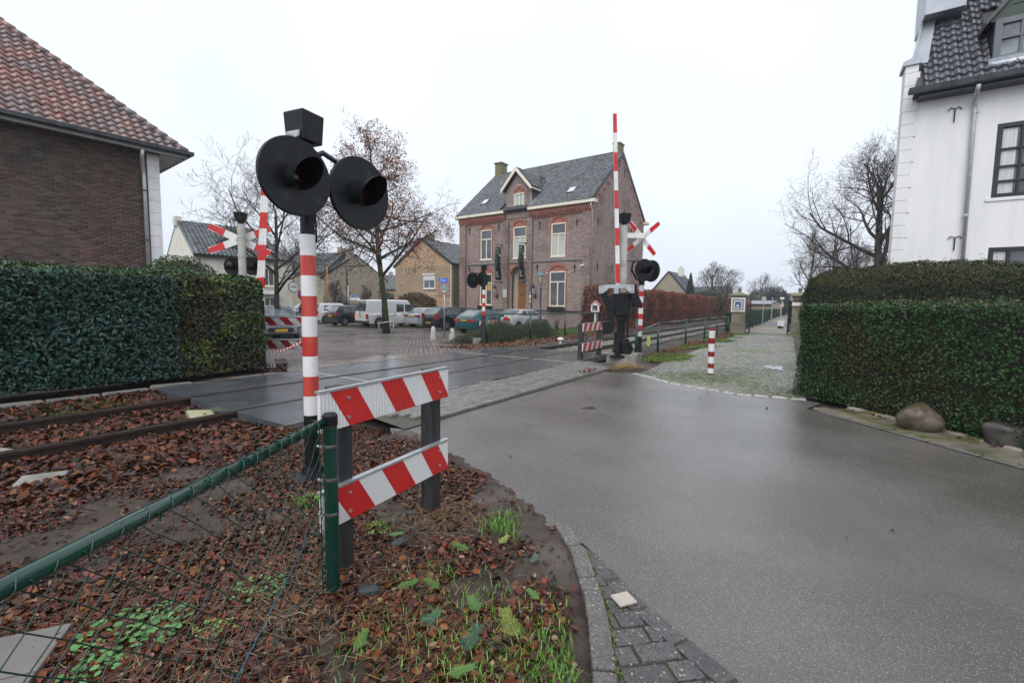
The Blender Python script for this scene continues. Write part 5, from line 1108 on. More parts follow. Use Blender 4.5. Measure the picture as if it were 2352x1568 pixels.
# ===== long fence beside the forecourt
rf = thing('wire_fence', 'green chain link fence between the railway and the sett forecourt', 'fence', (0, 0, 0))
pts = [sn(12.05, 3.98), sn(14.7, 4.15), sn(18.9, 4.25), sn(22.6, 4.25), sn(25.6, 4.2), sn(28.3, 4.1)]
tops = [(1470, 752), (1508, 743), (1568, 738), (1606, 734), (1637, 731), (1676, 727)]
zt = [1.0, .95, .95, .95, .95, .95]
for i, (x_, y_) in enumerate(pts):
    MB().cyl((x_, y_, -.2), (x_, y_, 1.0 if i else 1.15), .035, n=12).build('post', m_green, rf, True)
zr = [.92]+[.93]*5
for (a, b, za, zb) in zip(pts[:-1], pts[1:], [.80, .95, .95, .95, .95], [.95]*5):
    MB().tube([(a[0], a[1], za), (b[0], b[1], zb)], .021, 10).build('top_rail', m_green, rf, True)
    chainlink(rf, a, b, .0, .93, m_wire, .045, .0014, 3)
# ===== far fence by the shrubs
ff = thing('wire_fence', 'green chain link fence in front of the low shrubs beyond the track', 'fence', (0, 0, 0))
fp = [(-.98, 17.5), (.78, 19.45), (2.51, 21.59), (4.45, 23.9), (6.3, 26.1)]
for i, (x_, y_) in enumerate(fp): z = float(gz(x_, y_)); MB().cyl((x_, y_, z-.2), (x_, y_, z+1.13), .042, n=10).build('post', m_green, ff, True)
for a, b in zip(fp[:-1], fp[1:]):
    za, zb = float(gz(*a))+1.1, float(gz(*b))+1.1; MB().tube([(a[0], a[1], za), (b[0], b[1], zb)], .024, 8).build('top_rail', m_green, ff, True); chainlink(ff, a, b, za-1.08, za-.02, m_wire, .05, .0015, 3)
# ===== crossing machine on the right with raised barrier arm
bx_, by_ = 2.95, 11.85
mc = thing('barrier_machine', 'black level crossing barrier machine with grey bracket and mast on a concrete block', 'crossing machine', (bx_, by_, 0))
Lc = lambda v: v-Vector((bx_, by_, 0))
MB().box((0, .02, .10), (.78, .62, .34), Matrix.Rotation(R(-30), 3, 'Z')).build('foundation', m_conc, mc, bevel=.02)
def pixpart(nm, poly, dep, th, mat, bev=.008, par=None): 
    q = [Lc(P3(a, b, dep)) for a, b in poly]; n = len(q); mb = MB().add(q+[v+Vector((0, th, 0)) for v in q], [tuple(range(n)), tuple(range(2*n-1, n-1, -1))]+[(i, n+i, n+(i+1) % n, (i+1) % n) for i in range(n)]); return mb.build(nm, mat, par or mc, bevel=bev)
pixpart('base_plate', [(1403, 821), (1449, 823), (1446, 817), (1407, 815)], 11.55, .5, m_black)
pixpart('gear_case', [(1412, 818), (1418, 778), (1445, 778), (1447, 790), (1452, 806), (1449, 819)], 11.6, .38, m_black, .015); pixpart('gear_case_lid', [(1428, 808), (1428, 786), (1450, 786), (1455, 802), (1447, 815)], 11.5, .2, m_black, .01)
pixpart('column', [(1421, 778), (1421, 735), (1436, 735), (1436, 778)], 11.72, .2, m_black, .02); pixpart('collar', [(1416, 780), (1416, 762), (1434, 762), (1434, 780)], 11.66, .26, m_black, .01)
pixpart('drive_case', [(1410, 724), (1409, 674), (1447, 674), (1451, 700), (1444, 726)], 11.62, .42, m_black, .02); pixpart('drive_case', [(1420, 738), (1420, 722), (1440, 722), (1440, 738)], 11.68, .3, m_black, .015)
pixpart('counterweight_arm', [(1377, 672), (1392, 668), (1396, 678), (1412, 694), (1413, 704), (1408, 722), (1410, 760), (1397, 760), (1394, 712), (1386, 690)], 11.45, .06, m_black, .008)
pixpart('counterweight', [(1388, 768), (1386, 738), (1404, 736), (1407, 763)], 11.35, .26, m_black, .015)
pixpart('counterweight_arm', [(1446, 668), (1458, 652), (1463, 652), (1464, 672), (1477, 700), (1475, 706), (1462, 700), (1450, 690)], 11.55, .06, m_black, .008); pixpart('counterweight', [(1456, 696), (1464, 690), (1476, 698), (1474, 708), (1458, 704)], 11.5, .2, m_black, .01)
pixpart('link_rod', [(1438, 776), (1442, 720), (1447, 720), (1443, 777)], 11.6, .04, m_black, .003); pixpart('hinge', [(1404, 690), (1410, 686), (1411, 720), (1405, 722)], 11.5, .12, m_black, .01)
br = pixpart('bracket', [(1396, 654), (1396, 662), (1436, 662), (1436, 653)], 11.38, .08, m_galv, .004)
pixpart('bracket_end', [(1376, 656), (1376, 674), (1384, 674), (1397, 664), (1397, 654)], 11.36, .07, m_galv, .004); pixpart('bracket_end', [(1436, 654), (1436, 663), (1448, 673), (1457, 673), (1457, 654)], 11.36, .07, m_galv, .004); pixpart('arm_socket', [(1411, 662), (1411, 674), (1421, 674), (1421, 662)], 11.36, .12, m_galv, .004)
for a, b in ((1380, 659), (1380, 669), (1452, 658), (1452, 668)): c = Lc(P3(a, b, 11.34)); MB().cyl(c, c+Vector((0, .03, 0)), .011, n=8).build('bolt', m_iron, br)
mt = Lc(P3(1432, 672, 11.85)); mt2 = Lc(P3(1434, 518, 11.85)); m_mast = M('aged_white_mast', (.50, .50, .46), (.42, .42, .38), scale=4, rough=.45, c3=(.33, .33, .28), c3scale=3)
MB().cyl(mt, mt2, .086, n=24).build('mast', m_mast, mc, 'auto'); bell_box(mc, mt2.x, mt2.y, mt2.z+.06, .19, .26, .24, R(20))
# arm
arm = bpy.data.objects.new('barrier_arm', None); COL.objects.link(arm); arm.parent = mc; arm['label'] = 'raised red and white barrier arm'
ys = [655, 650, 606, 564, 524, 480, 438, 394, 351, 306, 262]; xs = lambda y: 1419-(650-y)*7/388
cols = [m_galv, m_red, m_white]*1+[m_red, m_white]*4
for (a, b), m_ in zip(zip(ys[:-1], ys[1:]), cols[:10]):
    q0, q1 = Lc(P3(xs(a), a, 11.42)), Lc(P3(xs(b), b, 11.42)); w_ = .052-.010*(655-a)/393
    mb = MB(); mb.add([q0+Vector((-w_, -.03, 0)), q0+Vector((w_, -.03, 0)), q0+Vector((w_, .03, 0)), q0+Vector((-w_, .03, 0)), q1+Vector((-w_, -.03, 0)), q1+Vector((w_, -.03, 0)), q1+Vector((w_, .03, 0)), q1+Vector((-w_, .03, 0))], [(0,1,5,4),(1,2,6,5),(2,3,7,6),(3,0,4,7),(4,5,6,7),(0,3,2,1)]); mb.build('arm_band', m_, arm, bevel=.004)
q0, q1 = Lc(P3(1414.5, 650, 11.41)), Lc(P3(1409, 270, 11.41)); MB().tube([q0, q1], .008, 6).build('edge_profile', m_galv, arm)
# St Andrew's cross, right
def saltire(root, c, h, bars, w_, half, thick=.012, face=1):
    h = Vector((h[0], h[1], 0)).normalized(); nn = Vector((h.y, -h.x, 0))
    for k, ang in enumerate(bars):
        u = h*math.cos(ang)+Vector((0, 0, math.sin(ang))); v = -h*math.sin(ang)+Vector((0, 0, math.cos(ang)))
        Bf = lambda a, b, w2: Vector(c)+u*a+v*b+nn*(w2+.014*k)
        bl = MB().prism([(-half, -w_/2+.02), (-half+.02, -w_/2), (half-.02, -w_/2), (half, -w_/2+.02), (half, w_/2-.02), (half-.02, w_/2), (-half+.02, w_/2), (-half, w_/2-.02)], -thick/2, thick/2, Bf).build('cross_bar', m_white, root)
        for sg in (-1, 1):
            q = [(sg*half*.50, -w_/2-.001), (sg*half, -w_/2+.019), (sg*half, w_/2-.019), (sg*half*.50, w_/2+.001)]
            MB().prism(q, -thick/2-.0015, thick/2+.0015, Bf).build('red_tip', m_red, bl)
        for s_ in (-.07, .07): p = Bf(s_, 0, -.03); MB().cyl(p, p+nn*.08, .012, n=8).build('bolt', m_galv, bl)
cr = thing('crossing_cross', 'red and white saltire crossing sign on the right mast, seen edge-wise', 'crossing sign', (bx_, by_, 0)); c = Lc(P3(1475, 547, 12.0)); saltire(cr, c, (.56, -.83), (R(-47), R(30)), .125, .62)
MB().b2((mt2.x+.02, mt2.y-.05, c.z-.03), (c.x, mt2.y+.02, c.z+.10)).build('bracket', m_white, cr, bevel=.005)
# signal beside the right mast
sx, sy = P3(1468, 812, 13.9)[:2]; sx, sy = float(sx), float(sy)
rsig = thing('crossing_signal', 'striped signal pole with black lamp discs right of the black crossing machine', 'signal', (sx, sy, 0)); zz = [zat(1472, p, sx, sy) for p in (772.2, 758.3, 746.5, 732.9, 720.8, 707, 694, 680.6, 668.7, 654.9)]
striped_pole(rsig, 0, 0, .072, zz, [m_white, m_red]*5, 20); MB().cyl((0, 0, -.1), (0, 0, zz[0]), .073, n=20).build('pole_foot', m_black, rsig, 'auto'); MB().cyl((0, 0, zz[-1]), (0, 0, zz[-1]+.12), .085, n=20).build('pole_head', m_black, rsig, 'auto')
Ls = lambda v: v-Vector((sx, sy, 0)); n2 = Vector((.45, -.89, 0)); c1 = Ls(P3(1480, 620, 13.45)); c2 = Ls(P3(1496, 622.5, 14.0))
disc_lamp(rsig, c1, n2+Vector((-.1, 0, 0)), .325); disc_lamp(rsig, c2, Vector((.86, .5, 0)), .33)
MB().tube([(0, 0, zz[-1]+.1), Ls(P3(1461, 640, 13.8)), Ls(P3(1451, 620, 13.8)), Ls(P3(1453, 604, 13.8)), Ls(P3(1466, 596, 13.8))], .03, 8).build('lamp_hoop', m_black, rsig, True); MB().tube([(0, 0, zz[-1]+.1), Ls(P3(1487, 640, 13.8)), c2+Vector((0, 0, -.1))], .03, 8).build('lamp_hoop', m_black, rsig, True)
MB().tube([Ls(P3(1438, 599, 12.3)), Ls(P3(1470, 599, 13.6))], .03, 8).build('stay', m_black, rsig)
# ===== middle signal beyond the track
sx, sy = -1.1, 17.44; g0 = float(gz(sx, sy))
msig = thing('crossing_signal', 'smaller striped signal pole beyond the track with lamps seen from behind', 'signal', (sx, sy, g0)); zz = [zat(1106, p, sx, sy)-g0 for p in (723.8, 714.3, 704.6, 695.2, 685.3, 676.2, 665.6)]
striped_pole(msig, 0, 0, .064, zz, [m_red, m_white]*3, 16); MB().cyl((0, 0, -.1), (0, 0, zz[0]), .07, n=16).build('pole_foot', m_blackwood, msig, 'auto'); MB().cyl((0, 0, zz[-1]), (0, 0, zz[-1]+.75), .062, n=16).build('pole_top', m_black, msig, 'auto')
bell_box(msig, 0, 0, zat(1106, 621, sx, sy)-g0, .17, .22, .2, R(10)); Ls = lambda v: v-Vector((sx, sy, g0))
disc_lamp(msig, Ls(P3(1086, 644, 17.5)), (-.75, .66, 0), .30); disc_lamp(msig, Ls(P3(1109, 641, 17.8)), (-.75, .66, 0), .30)
MB().tube([(0, 0, zz[-1]+.55), Ls(P3(1092, 627, 17.4)), Ls(P3(1087, 632, 17.4))], .025, 8).build('lamp_arm', m_black, msig, True); MB().box((-.25, .1, .06), (.3, .3, .25)).build('foundation', m_conc, msig)
# ===== left mast, cross, arm behind the hedge
lx, ly = -6.66, 11.3
lm = thing('barrier_machine', 'grey crossing mast with bell box rising behind the end of the left hedge', 'crossing machine', (lx, ly, 0)); z1 = zat(561, 516, lx, ly)
MB().cyl((0, 0, .5), (0, 0, z1), .085, n=24).build('mast', m_mast, lm, 'auto'); bell_box(lm, 0, 0, z1+.06, .17, .25, .22, R(10)); MB().b2((-.2, -.2, -.1), (.2, .2, 1.3)).build('drive_case', m_black, lm, bevel=.02)
for z in (zat(561, 590, lx, ly), zat(561, 546, lx, ly)): MB().cyl((0, 0, z), (0, 0, z+.04), .093, n=24).build('clamp', m_galv, lm)
for px__, dy in ((534, .35), (580, .35)):
    c = P3(px__, 611, ly+dy)-Vector((lx, ly, 0)); disc_lamp(lm, c, (.15, 1, 0), .24); MB().lathe([(.07, 0), (.10, .05), (.10, .12), (.04, .16)], c-Vector((0, .03, 0)), 16, Matrix.Rotation(R(90), 3, 'X')).build('lamp_back', m_black, lm, 'auto')
MB().tube([P3(527, 597, ly+.3)-Vector((lx, ly, 0)), P3(530, 593, ly+.2)-Vector((lx, ly, 0)), (0, 0, zat(561, 592, lx, ly)), P3(585, 593, ly+.2)-Vector((lx, ly, 0))], .022, 8).build('lamp_arm', m_black, lm, True)
lc = thing('crossing_cross', 'red and white saltire crossing sign behind the left mast', 'crossing sign', (lx, ly, 0)); c = P3(551, 551, ly+.16)-Vector((lx, ly, 0)); saltire(lc, c, (.98, .05), (R(-24), R(21)), .17, .80)
la = bpy.data.objects.new('barrier_arm', None); COL.objects.link(la); la.parent = lm; la['label'] = 'raised red and white barrier arm with slits'
ys = [660, 637.5, 598.5, 562.5, 525, 488, 450, 414, 378]; 
for i, (a, b) in enumerate(zip(ys[:-1], ys[1:])):
    X = lambda y: 599.5+(640-y)*.0455
    q0, q1 = P3(X(a), a, 10.4)-Vector((lx, ly, 0)), P3(X(b), b, 10.4)-Vector((lx, ly, 0)); m_ = m_red if i % 2 == 0 else m_white
    if i == 0: m_ = m_red
    for o0, o1 in ((-.086, -.034), (-.028, .028), (.034, .086)):
        mb = MB(); mb.add([q0+Vector((o0, -.02, 0)), q0+Vector((o1, -.02, 0)), q0+Vector((o1, .02, 0)), q0+Vector((o0, .02, 0)), q1+Vector((o0*.9, -.02, 0)), q1+Vector((o1*.9, -.02, 0)), q1+Vector((o1*.9, .02, 0)), q1+Vector((o0*.9, .02, 0))], [(0,1,5,4),(1,2,6,5),(2,3,7,6),(3,0,4,7),(4,5,6,7),(0,3,2,1)]); mb.build('arm_slat', m_, la)
# ===== bollard, gate, signs
x_, y_ = 4.42, 10.02; bo = thing('striped_bollard', 'slightly leaning red and white striped bollard on the setts', 'bollard', (x_, y_, 0)); zz = [zat(1635, p, x_, y_) for p in (856.7, 845, 834, 818.7, 807, 788.8, 776, 759, 752.7)]
striped_pole(bo, 0, 0, .066, zz, [m_white, M('dark_red_paint', (.22, .012, .018), (.28, .02, .025), rough=.3)]+[m_white, bpy.data.materials['dark_red_paint']]*3, 24, (-.012, .0)); MB().cyl((0, 0, -.05), (0, 0, zz[0]), .068, n=24).build('foot', m_iron, bo, 'auto')
m_pil = M('mossy_sandstone', (.24, .22, .18), (.17, .155, .12), scale=2.5, rough=.75, bump=.4, bscale=14, c3=(.14, .14, .05), c3scale=2.2, c3lo=.48, c3hi=.64)
def pillar(x, y, lab, grp=None):
    p = thing('gate_pillar', lab, 'gate pillar', (x, y, 0), TH-R(90)-R(-0)); p.rotation_euler.z = R(-33.6)
    MB().b2((-.42, -.42, -.2), (.42, .42, .52)).build('base', m_pil, p, bevel=.015); MB().b2((-.45, -.45, .50), (.45, .45, .56)).build('base_moulding', m_pil, p, bevel=.015)
    MB().b2((-.37, -.37, .56), (.37, .37, 2.08)).build('shaft', m_pil, p, bevel=.02); MB().b2((-.40, -.40, 2.06), (.40, .40, 2.14)).build('moulding', m_pil, p, bevel=.01)
    MB().add([(-.50, -.50, 2.14), (.50, -.50, 2.14), (.50, .50, 2.14), (-.50, .50, 2.14), (-.50, -.50, 2.20), (.50, -.50, 2.20), (.50, .50, 2.20), (-.50, .50, 2.20), (-.08, -.08, 2.38), (.08, -.08, 2.38), (.08, .08, 2.38), (-.08, .08, 2.38)], [(0,3,2,1),(0,1,5,4),(1,2,6,5),(2,3,7,6),(3,0,4,7),(4,5,9,8),(5,6,10,9),(6,7,11,10),(7,4,8,11),(8,9,10,11)]).build('capstone', M('mossy_cap', (.22, .22, .11), (.17, .18, .14), scale=3, rough=.8) if 'mossy_cap' not in bpy.data.materials else bpy.data.materials['mossy_cap'], p, bevel=.01)
    MB().sphere((0, 0, 2.50), .125, 16, 12).build('ball', bpy.data.materials['mossy_cap'], p, True); p.scale = (.88, .88, 1); return p
p1 = pillar(13.02, 26.25, 'mossy stone gate pillar with ball top and framed poster'); p2 = pillar(15.80, 25.15, 'mossy stone gate pillar half hidden behind the right hedge')
ps = thing('framed_poster', 'white framed board with a blue poster on the left gate pillar', 'poster', (13.02-.37*math.sin(R(33.6)), 26.25-.37*math.cos(R(33.6)), 0), R(-33.6))
MB().b2((-.36, -.03, 1.24), (.36, .02, 2.04)).build('frame', m_white, ps, bevel=.004); MB().b2((-.30, -.036, 1.30), (.30, -.031, 1.98)).build('backing', M('warm_grey_mount', (.30, .30, .30), (.36, .33, .30), scale=3, rough=.5), ps)
MB().b2((-.19, -.041, 1.42), (.19, -.037, 1.86)).build('poster_border', m_wp, ps); MB().b2((-.155, -.046, 1.455), (.155, -.042, 1.825)).build('poster', M('blue_poster', (.02, .03, .22), (.03, .06, .3), scale=3, rough=.4), ps); MB().b2((-.07, -.049, 1.52), (.05, -.047, 1.63)).build('pale_square', m_wp, ps); MB().b2((-.13, -.049, 1.685), (.13, -.047, 1.695)).build('print_line', m_wp, ps)
text('lettering', 'MEER TREIN', .048, m_wp, ps, (0, -.048, 1.79), (R(90), 0, 0), .001); text('lettering', 'SCAN MIJ', .045, m_wp, ps, (0, -.048, 1.48), (R(90), 0, 0), .001)
pw = thing('name_plate', 'white strip sign on the right gate pillar', 'plate', (15.80-.35*math.sin(R(33.6)), 25.15-.35*math.cos(R(33.6)), 0), R(-33.6)); MB().b2((-.34, -.02, 1.62), (.26, .02, 1.80)).build('plate', m_wp, pw); text('lettering', 'INRIT', .09, m_galv, pw, (-.05, -.024, 1.71), (R(90), 0, 0), .001)
pb = thing('bronze_plaque', 'brown plaque above the white strip on the right gate pillar', 'plaque', (15.80-.35*math.sin(R(33.6)), 25.15-.35*math.cos(R(33.6)), 0), R(-33.6)); MB().b2((-.26, -.018, 1.83), (.2, .02, 1.98)).build('plaque', M('brown_plaque', (.09, .04, .03), rough=.5), pb)
def gate(x, y, ang, lab, L_=1.35):
    g_ = thing('iron_gate', lab, 'gate', (x, y, 0), ang, 'open iron gate leaves')
    for z in (.12, .95, 1.62): MB().b2((0, -.02, z), (L_, .02, z+.05)).build('rail', m_iron, g_)
    MB().b2((0, -.02, .12), (L_, .02, .6)).build('kick_panel', m_iron, g_)
    for u in np.arange(.03, L_, .12): MB().cyl((u, 0, .12), (u, 0, 1.78), .012, n=6).cyl((u, 0, 1.78), (u, 0, 1.9), .022, .002, 6).build('bar', m_iron, g_)
    for u in (0.02, L_): MB().b2((u-.025, -.03, .02), (u+.025, .03, 1.95)).build('stile', m_iron, g_)
    MB().tube([(0.05, .03, .2), (L_-.05, .03, 1.55)], .012, 6).build('brace', m_galv, g_); return g_
gate(13.7, 26.3, R(62), 'black iron gate leaf folded open beside the poster pillar'); gate(15.38, 25.42, R(50), 'black iron gate leaf folded open beside the hedge side pillar')
x_, y_ = at(1020, 777); g0 = float(gz(x_, y_))
rs_ = thing('round_road_sign', 'round road sign seen from behind, grey with red rim, on a grey pole', 'road sign', (x_, y_, g0), R(-6)); zc = zat(1019, 662, x_, y_)-g0
MB().cyl((0, .03, 0), (0, .03, zc+.45), .03, n=12).build('pole', m_galv, rs_, True); MB().lathe([(.001, -.004), (.262, -.004), (.262, .004), (.001, .004)], (0, 0, zc), 32, Matrix.Rotation(R(90), 3, 'X')).build('sign_back', M('sign_grey', (.26, .30, .33), (.22, .26, .29), scale=3, rough=.4), rs_)
MB().lathe([(.262, -.008), (.295, -.008), (.295, .010), (.262, .010), (.262, -.008)], (0, 0, zc), 36, Matrix.Rotation(R(90), 3, 'X'), cap=False).build('red_rim', m_red, rs_); MB().b2((-.035, -.012, zc-.2), (.05, -.005, zc-.09)).build('yellow_sticker', M('yellow_sticker', (.72, .72, .10), rough=.5), rs_); MB().b2((-.02, -.012, zc-.04), (.02, -.005, zc+.19)).build('torn_sticker', m_strip, rs_)
st = thing('street_name_sign', 'small blue street name sign reading Plats above the round sign', 'street sign', (x_, y_, g0), R(-6)); MB().box((-.05, 0, zc+.39), (.44, .012, .20), Matrix.Rotation(R(4), 3, 'Y')).build('plate', M('street_blue', (.02, .16, .62), (.03, .20, .7), rough=.35), st, bevel=.003); text('lettering', 'Plats', .13, m_wp, st, (-.05, -.008, zc+.385), (R(90), R(4), 0), .001)
m_bolst = M('limewashed_stone', (.50, .50, .46), (.36, .36, .32), scale=8, rough=.7, bump=.5, c3=(.12, .15, .05), c3scale=4, c3lo=.55, c3hi=.7)
for px__, py__, lab, hz in ((995, 779, 'mossy white stone bollard nearer the parked cars', .62), (1038, 784, 'clean white stone bollard at the end of the shrub strip', .56)):
    x_, y_ = at(px__, py__); o = MB().lathe([(.15, -.1), (.145, .05), (.11, hz-.1), (.09, hz-.03), (.04, hz), (.001, hz+.01)], (0, 0, 0), 14).build('stone_bollard', m_bolst, None, True); o.location = (x_, y_, float(gz(x_, y_))); tag(o, lab, 'bollard')
x_, y_ = at(1287, 790); mu = thing('track_marker', 'white capped metal vent stub beside the rails beyond the deck', 'marker', (x_, y_, -.05)); MB().cyl((0, 0, -.1), (0, 0, .22), .06, n=12).build('stub', m_galv, mu, True); MB().lathe([(.12, .2), (.12, .26), (.07, .30), (.001, .31)], (0, 0, 0), 16).build('cap', m_white, mu, True)
tm = thing('cable_marker', 'small yellow green marker post beside the rails behind the striped signal', 'marker', (*sn(17.5, 6.2-.9), -.1)); MB().b2((-.06, -.03, 0), (.06, .03, .42)).build('post', M('marker_yellow', (.55, .62, .16), rough=.5), tm, bevel=.01)
# street lanterns
def lantern(px, ptop, dep, lab, blue=True):
    x_, y_ = at_depth(px, dep); g0 = float(gz(x_, y_)); zt_ = zat(px, ptop, x_, y_)-g0; L_ = thing('street_lantern', lab, 'street lamp', (x_, y_, g0))
    mp_ = M('lamp_post_paint_'+('blue' if blue else 'green'), (.05, .055, .12) if blue else (.02, .03, .035), rough=.4); zl = zt_-.95
    MB().lathe([(.14, 0), (.14, .1), (.09, .3), (.09, .9), (.055, 1.0), (.05, zl-.4), (.08, zl-.35), (.05, zl-.3), (.035, zl)], (0, 0, 0), 12).build('post', mp_, L_, True)
    MB().tube([(-.32, 0, zl-.28), (-.2, 0, zl-.33), (.2, 0, zl-.33), (.32, 0, zl-.28)], .02, 6).build('cross_arm', mp_, L_, True)
    MB().lathe([(.10, zl), (.21, zl+.46)], (0, 0, 0), 4).build('glass', M('lantern_cream_glass', (.50, .47, .33), (.4, .38, .27), rough=.2) if 'lantern_cream_glass' not in bpy.data.materials else bpy.data.materials['lantern_cream_glass'], L_)
    for k in range(4):
        a = k*math.pi/2; MB().tube([(.10*math.cos(a), .10*math.sin(a), zl), (.215*math.cos(a), .215*math.sin(a), zl+.47)], .014, 5).build('glazing_bar', mp_, L_)
    MB().lathe([(.25, zl+.46), (.26, zl+.50), (.10, zl+.68), (.10, zl+.72), (.03, zl+.80), (.02, zl+.92), (.001, zl+.95)], (0, 0, 0), 4).build('hood', M('hood_verdigris', (.10, .20, .26), (.14, .22, .3), rough=.35) if 'hood_verdigris' not in bpy.data.materials else bpy.data.materials['hood_verdigris'], L_); return L_
lantern(1240, 616, 29.5, 'blue painted street lantern standing before the purple brick house'); lantern(871.5, 638, 42, 'dark street lantern left of the young tree trunk', False)
# little book house and garden arch by the museum corner
x_, y_ = at_depth(1366, 27.5); bk = thing('book_house', 'little white book house with pink roof on a post by the brick house corner', 'book box', (x_, y_, -.2), R(-20)); z0 = zat(1366, 716, x_, y_)+.2
MB().b2((-.05, -.05, 0), (.05, .05, z0)).build('post', m_white, bk); MB().prism([(-.24, z0), (.24, z0), (.24, z0+.42), (0, z0+.66), (-.24, z0+.42)], -.17, .17, lambda u, v, w_: (u, w_, v)).build('cabinet', m_white, bk)
MB().b2((-.15, -.185, z0+.08), (.15, -.172, z0+.38)).build('window', m_glass, bk); MB().b2((-.12, -.19, z0+.10), (.08, -.186, z0+.2)).build('books', M('red_books', (.25, .06, .05), (.3, .28, .25), scale=30, rough=.6), bk)
for sg in (-1, 1): MB().prism([(0, z0+.66), (0, z0+.70), (sg*.32, z0+.40), (sg*.32, z0+.36)], -.24, .22, lambda u, v, w_: (u, w_, v)).build('roof', M('pink_roof', (.62, .22, .25), rough=.5) if 'pink_roof' not in bpy.data.materials else bpy.data.materials['pink_roof'], bk)
x_, y_ = at_depth(1366, 25); ga = thing('garden_arch', 'black wire garden arch before the right corner of the brick house', 'arch', (x_, y_, -.2), R(-40)); rr = .70
for y in (-.22, .22): MB().tube([(-rr, y, 0)]+[(-rr*math.cos(t), y, 2.05+rr*math.sin(t)) for t in np.linspace(0, math.pi, 15)]+[(rr, y, 0)], .013, 5).build('hoop', m_iron, ga, True)
for t in np.linspace(0, math.pi, 9): MB().tube([(-rr*math.cos(t), -.22, 2.05+rr*math.sin(t)), (-rr*math.cos(t), .22, 2.05+rr*math.sin(t))], .008, 4).build('rung', m_iron, ga)
for z in (.5, 1., 1.5):
    for sg in (-1, 1): MB().tube([(sg*rr, -.22, z), (sg*rr, .22, z)], .008, 4).build('rung', m_iron, ga)
x_, y_ = at_depth(1278, 27); o = MB().lathe([(.12, 0), (.12, .7), (.10, .9), (.04, .98)], (0, 0, 0), 10).build('short_post', M('green_red_post', (.02, .09, .07), (.3, .03, .03), scale=3, rough=.5), None, True); o.location = (x_, y_, -.25); tag(o, 'short green post standing on the grass before the plinth', 'post')
# signs in the back of the square
x_, y_ = at_depth(692, 37); ns = thing('no_parking_sign', 'blue and red round road sign seen nearly edge-on left of the striped pole', 'road sign', (x_, y_, -.25), R(78)); zc = zat(692, 676, x_, y_)+.25
MB().cyl((0, .03, 0), (0, .03, zc+.4), .03, n=8).build('pole', m_galv, ns); MB().lathe([(.001, -.01), (.40, -.01), (.40, .01), (.001, .01)], (0, 0, zc), 24, Matrix.Rotation(R(90), 3, 'X')).build('red_disc', m_red, ns); MB().lathe([(.001, -.015), (.30, -.015), (.30, .015), (.001, .015)], (0, 0, zc), 24, Matrix.Rotation(R(90), 3, 'X')).build('blue_disc', M('sign_blue', (.04, .04, .42), rough=.35), ns); MB().b2((-.16, -.012, zc-.85), (.16, .0, zc-.5)).build('white_plate', m_wp, ns)
x_, y_ = at_depth(752.5, 41); wp_ = MB().cyl((0, 0, 0), (.02, 0, zat(752, 610, x_, y_)+.25), .10, .07, 10).build('wooden_pole', M('new_timber', (.42, .22, .07), (.34, .18, .06), scale=4, rough=.6), None, True); wp_.location = (x_, y_, -.25); tag(wp_, 'tall thin wooden pole right of the foreground striped pole', 'pole')
x_, y_ = at_depth(800, 44); wp_ = MB().cyl((0, 0, 0), (0, 0, zat(800, 655, x_, y_)+.25), .05, .04, 8).build('steel_pole', m_galv, None, True); wp_.location = (x_, y_, -.25); tag(wp_, 'thin grey steel pole before the gable end house', 'pole')
x_, y_ = at_depth(813, 46); ds = thing('direction_sign', 'small blue direction sign above the white van', 'direction sign', (x_, y_, -.25)); zc = zat(813, 682, x_, y_)+.25; MB().b2((-.6, 0, zc), (.5, .04, zc+.22)).build('panel', M('direction_blue', (.10, .25, .5), (.2, .35, .6), rough=.4), ds); MB().b2((-.45, 0, zc-.32), (.6, .04, zc-.08)).build('panel', m_wp, ds)
for sg in (-.3, .3): MB().cyl((sg, .03, 0), (sg, .03, zc+.2), .04, n=8).build('pole', m_galv, ds)
# beyond the gate
x_, y_ = at_depth(1750.5, 38); o = thing('round_road_sign', 'pale round sign on a pole beyond the gate', 'road sign', (x_, y_, 0)); zc = zat(1750, 686, x_, y_); MB().cyl((0, .03, 0), (0, .03, zc+.2), .03, n=8).build('pole', m_galv, o); MB().lathe([(.001, -.01), (.20, -.01), (.20, .01), (.001, .01)], (0, 0, zc), 20, Matrix.Rotation(R(90), 3, 'X')).build('disc', M('pale_disc', (.42, .45, .47), rough=.4), o)
x_, y_ = at_depth(1770, 40); o = thing('flood_light', 'dark floodlight on a grey pole beyond the gate', 'floodlight', (x_, y_, 0)); zc = zat(1770, 680, x_, y_); MB().cyl((0, 0, 0), (0, 0, zc), .045, n=8).build('pole', m_galv, o); MB().box((0, 0, zc+.05), (.42, .25, .18), Matrix.Rotation(.3, 3, 'Y')).build('head', m_iron, o, bevel=.02)
x_, y_ = at_depth(1792, 44); o = thing('small_sign', 'small white sign with a red triangle plate beyond the gate', 'road sign', (x_, y_, 0)); zc = zat(1792, 687, x_, y_); MB().cyl((0, .03, 0), (0, .03, zc+.2), .03, n=8).build('pole', m_galv, o); MB().b2((-.2, -.01, zc), (.2, .02, zc+.18)).build('plate', m_wp, o); MB().prism([(-.2, zc-.72), (.2, zc-.72), (.12, zc-.25)], -.01, .02, lambda u, v, w_: (u, w_, v)).build('triangle', M('pink_plate', (.6, .45, .45), rough=.4), o)
x_, y_ = at_depth(1792.5, 33); o = thing('litter_bin', 'small pale wheeled bin standing by the green hedge on the gravel path', 'bin', (x_, y_, 0), .5); MB().b2((-.18, -.15, .15), (.18, .15, .62)).build('body', m_wp, o, bevel=.03); MB().b2((-.2, -.17, .62), (.2, .17, .68)).build('lid', m_mast, o, bevel=.01)
for sg in (-1, 1): MB().cyl((sg*.17-.02, 0, .1), (sg*.17+.02, 0, .1), .1, n=12).build('wheel', m_iron, o)
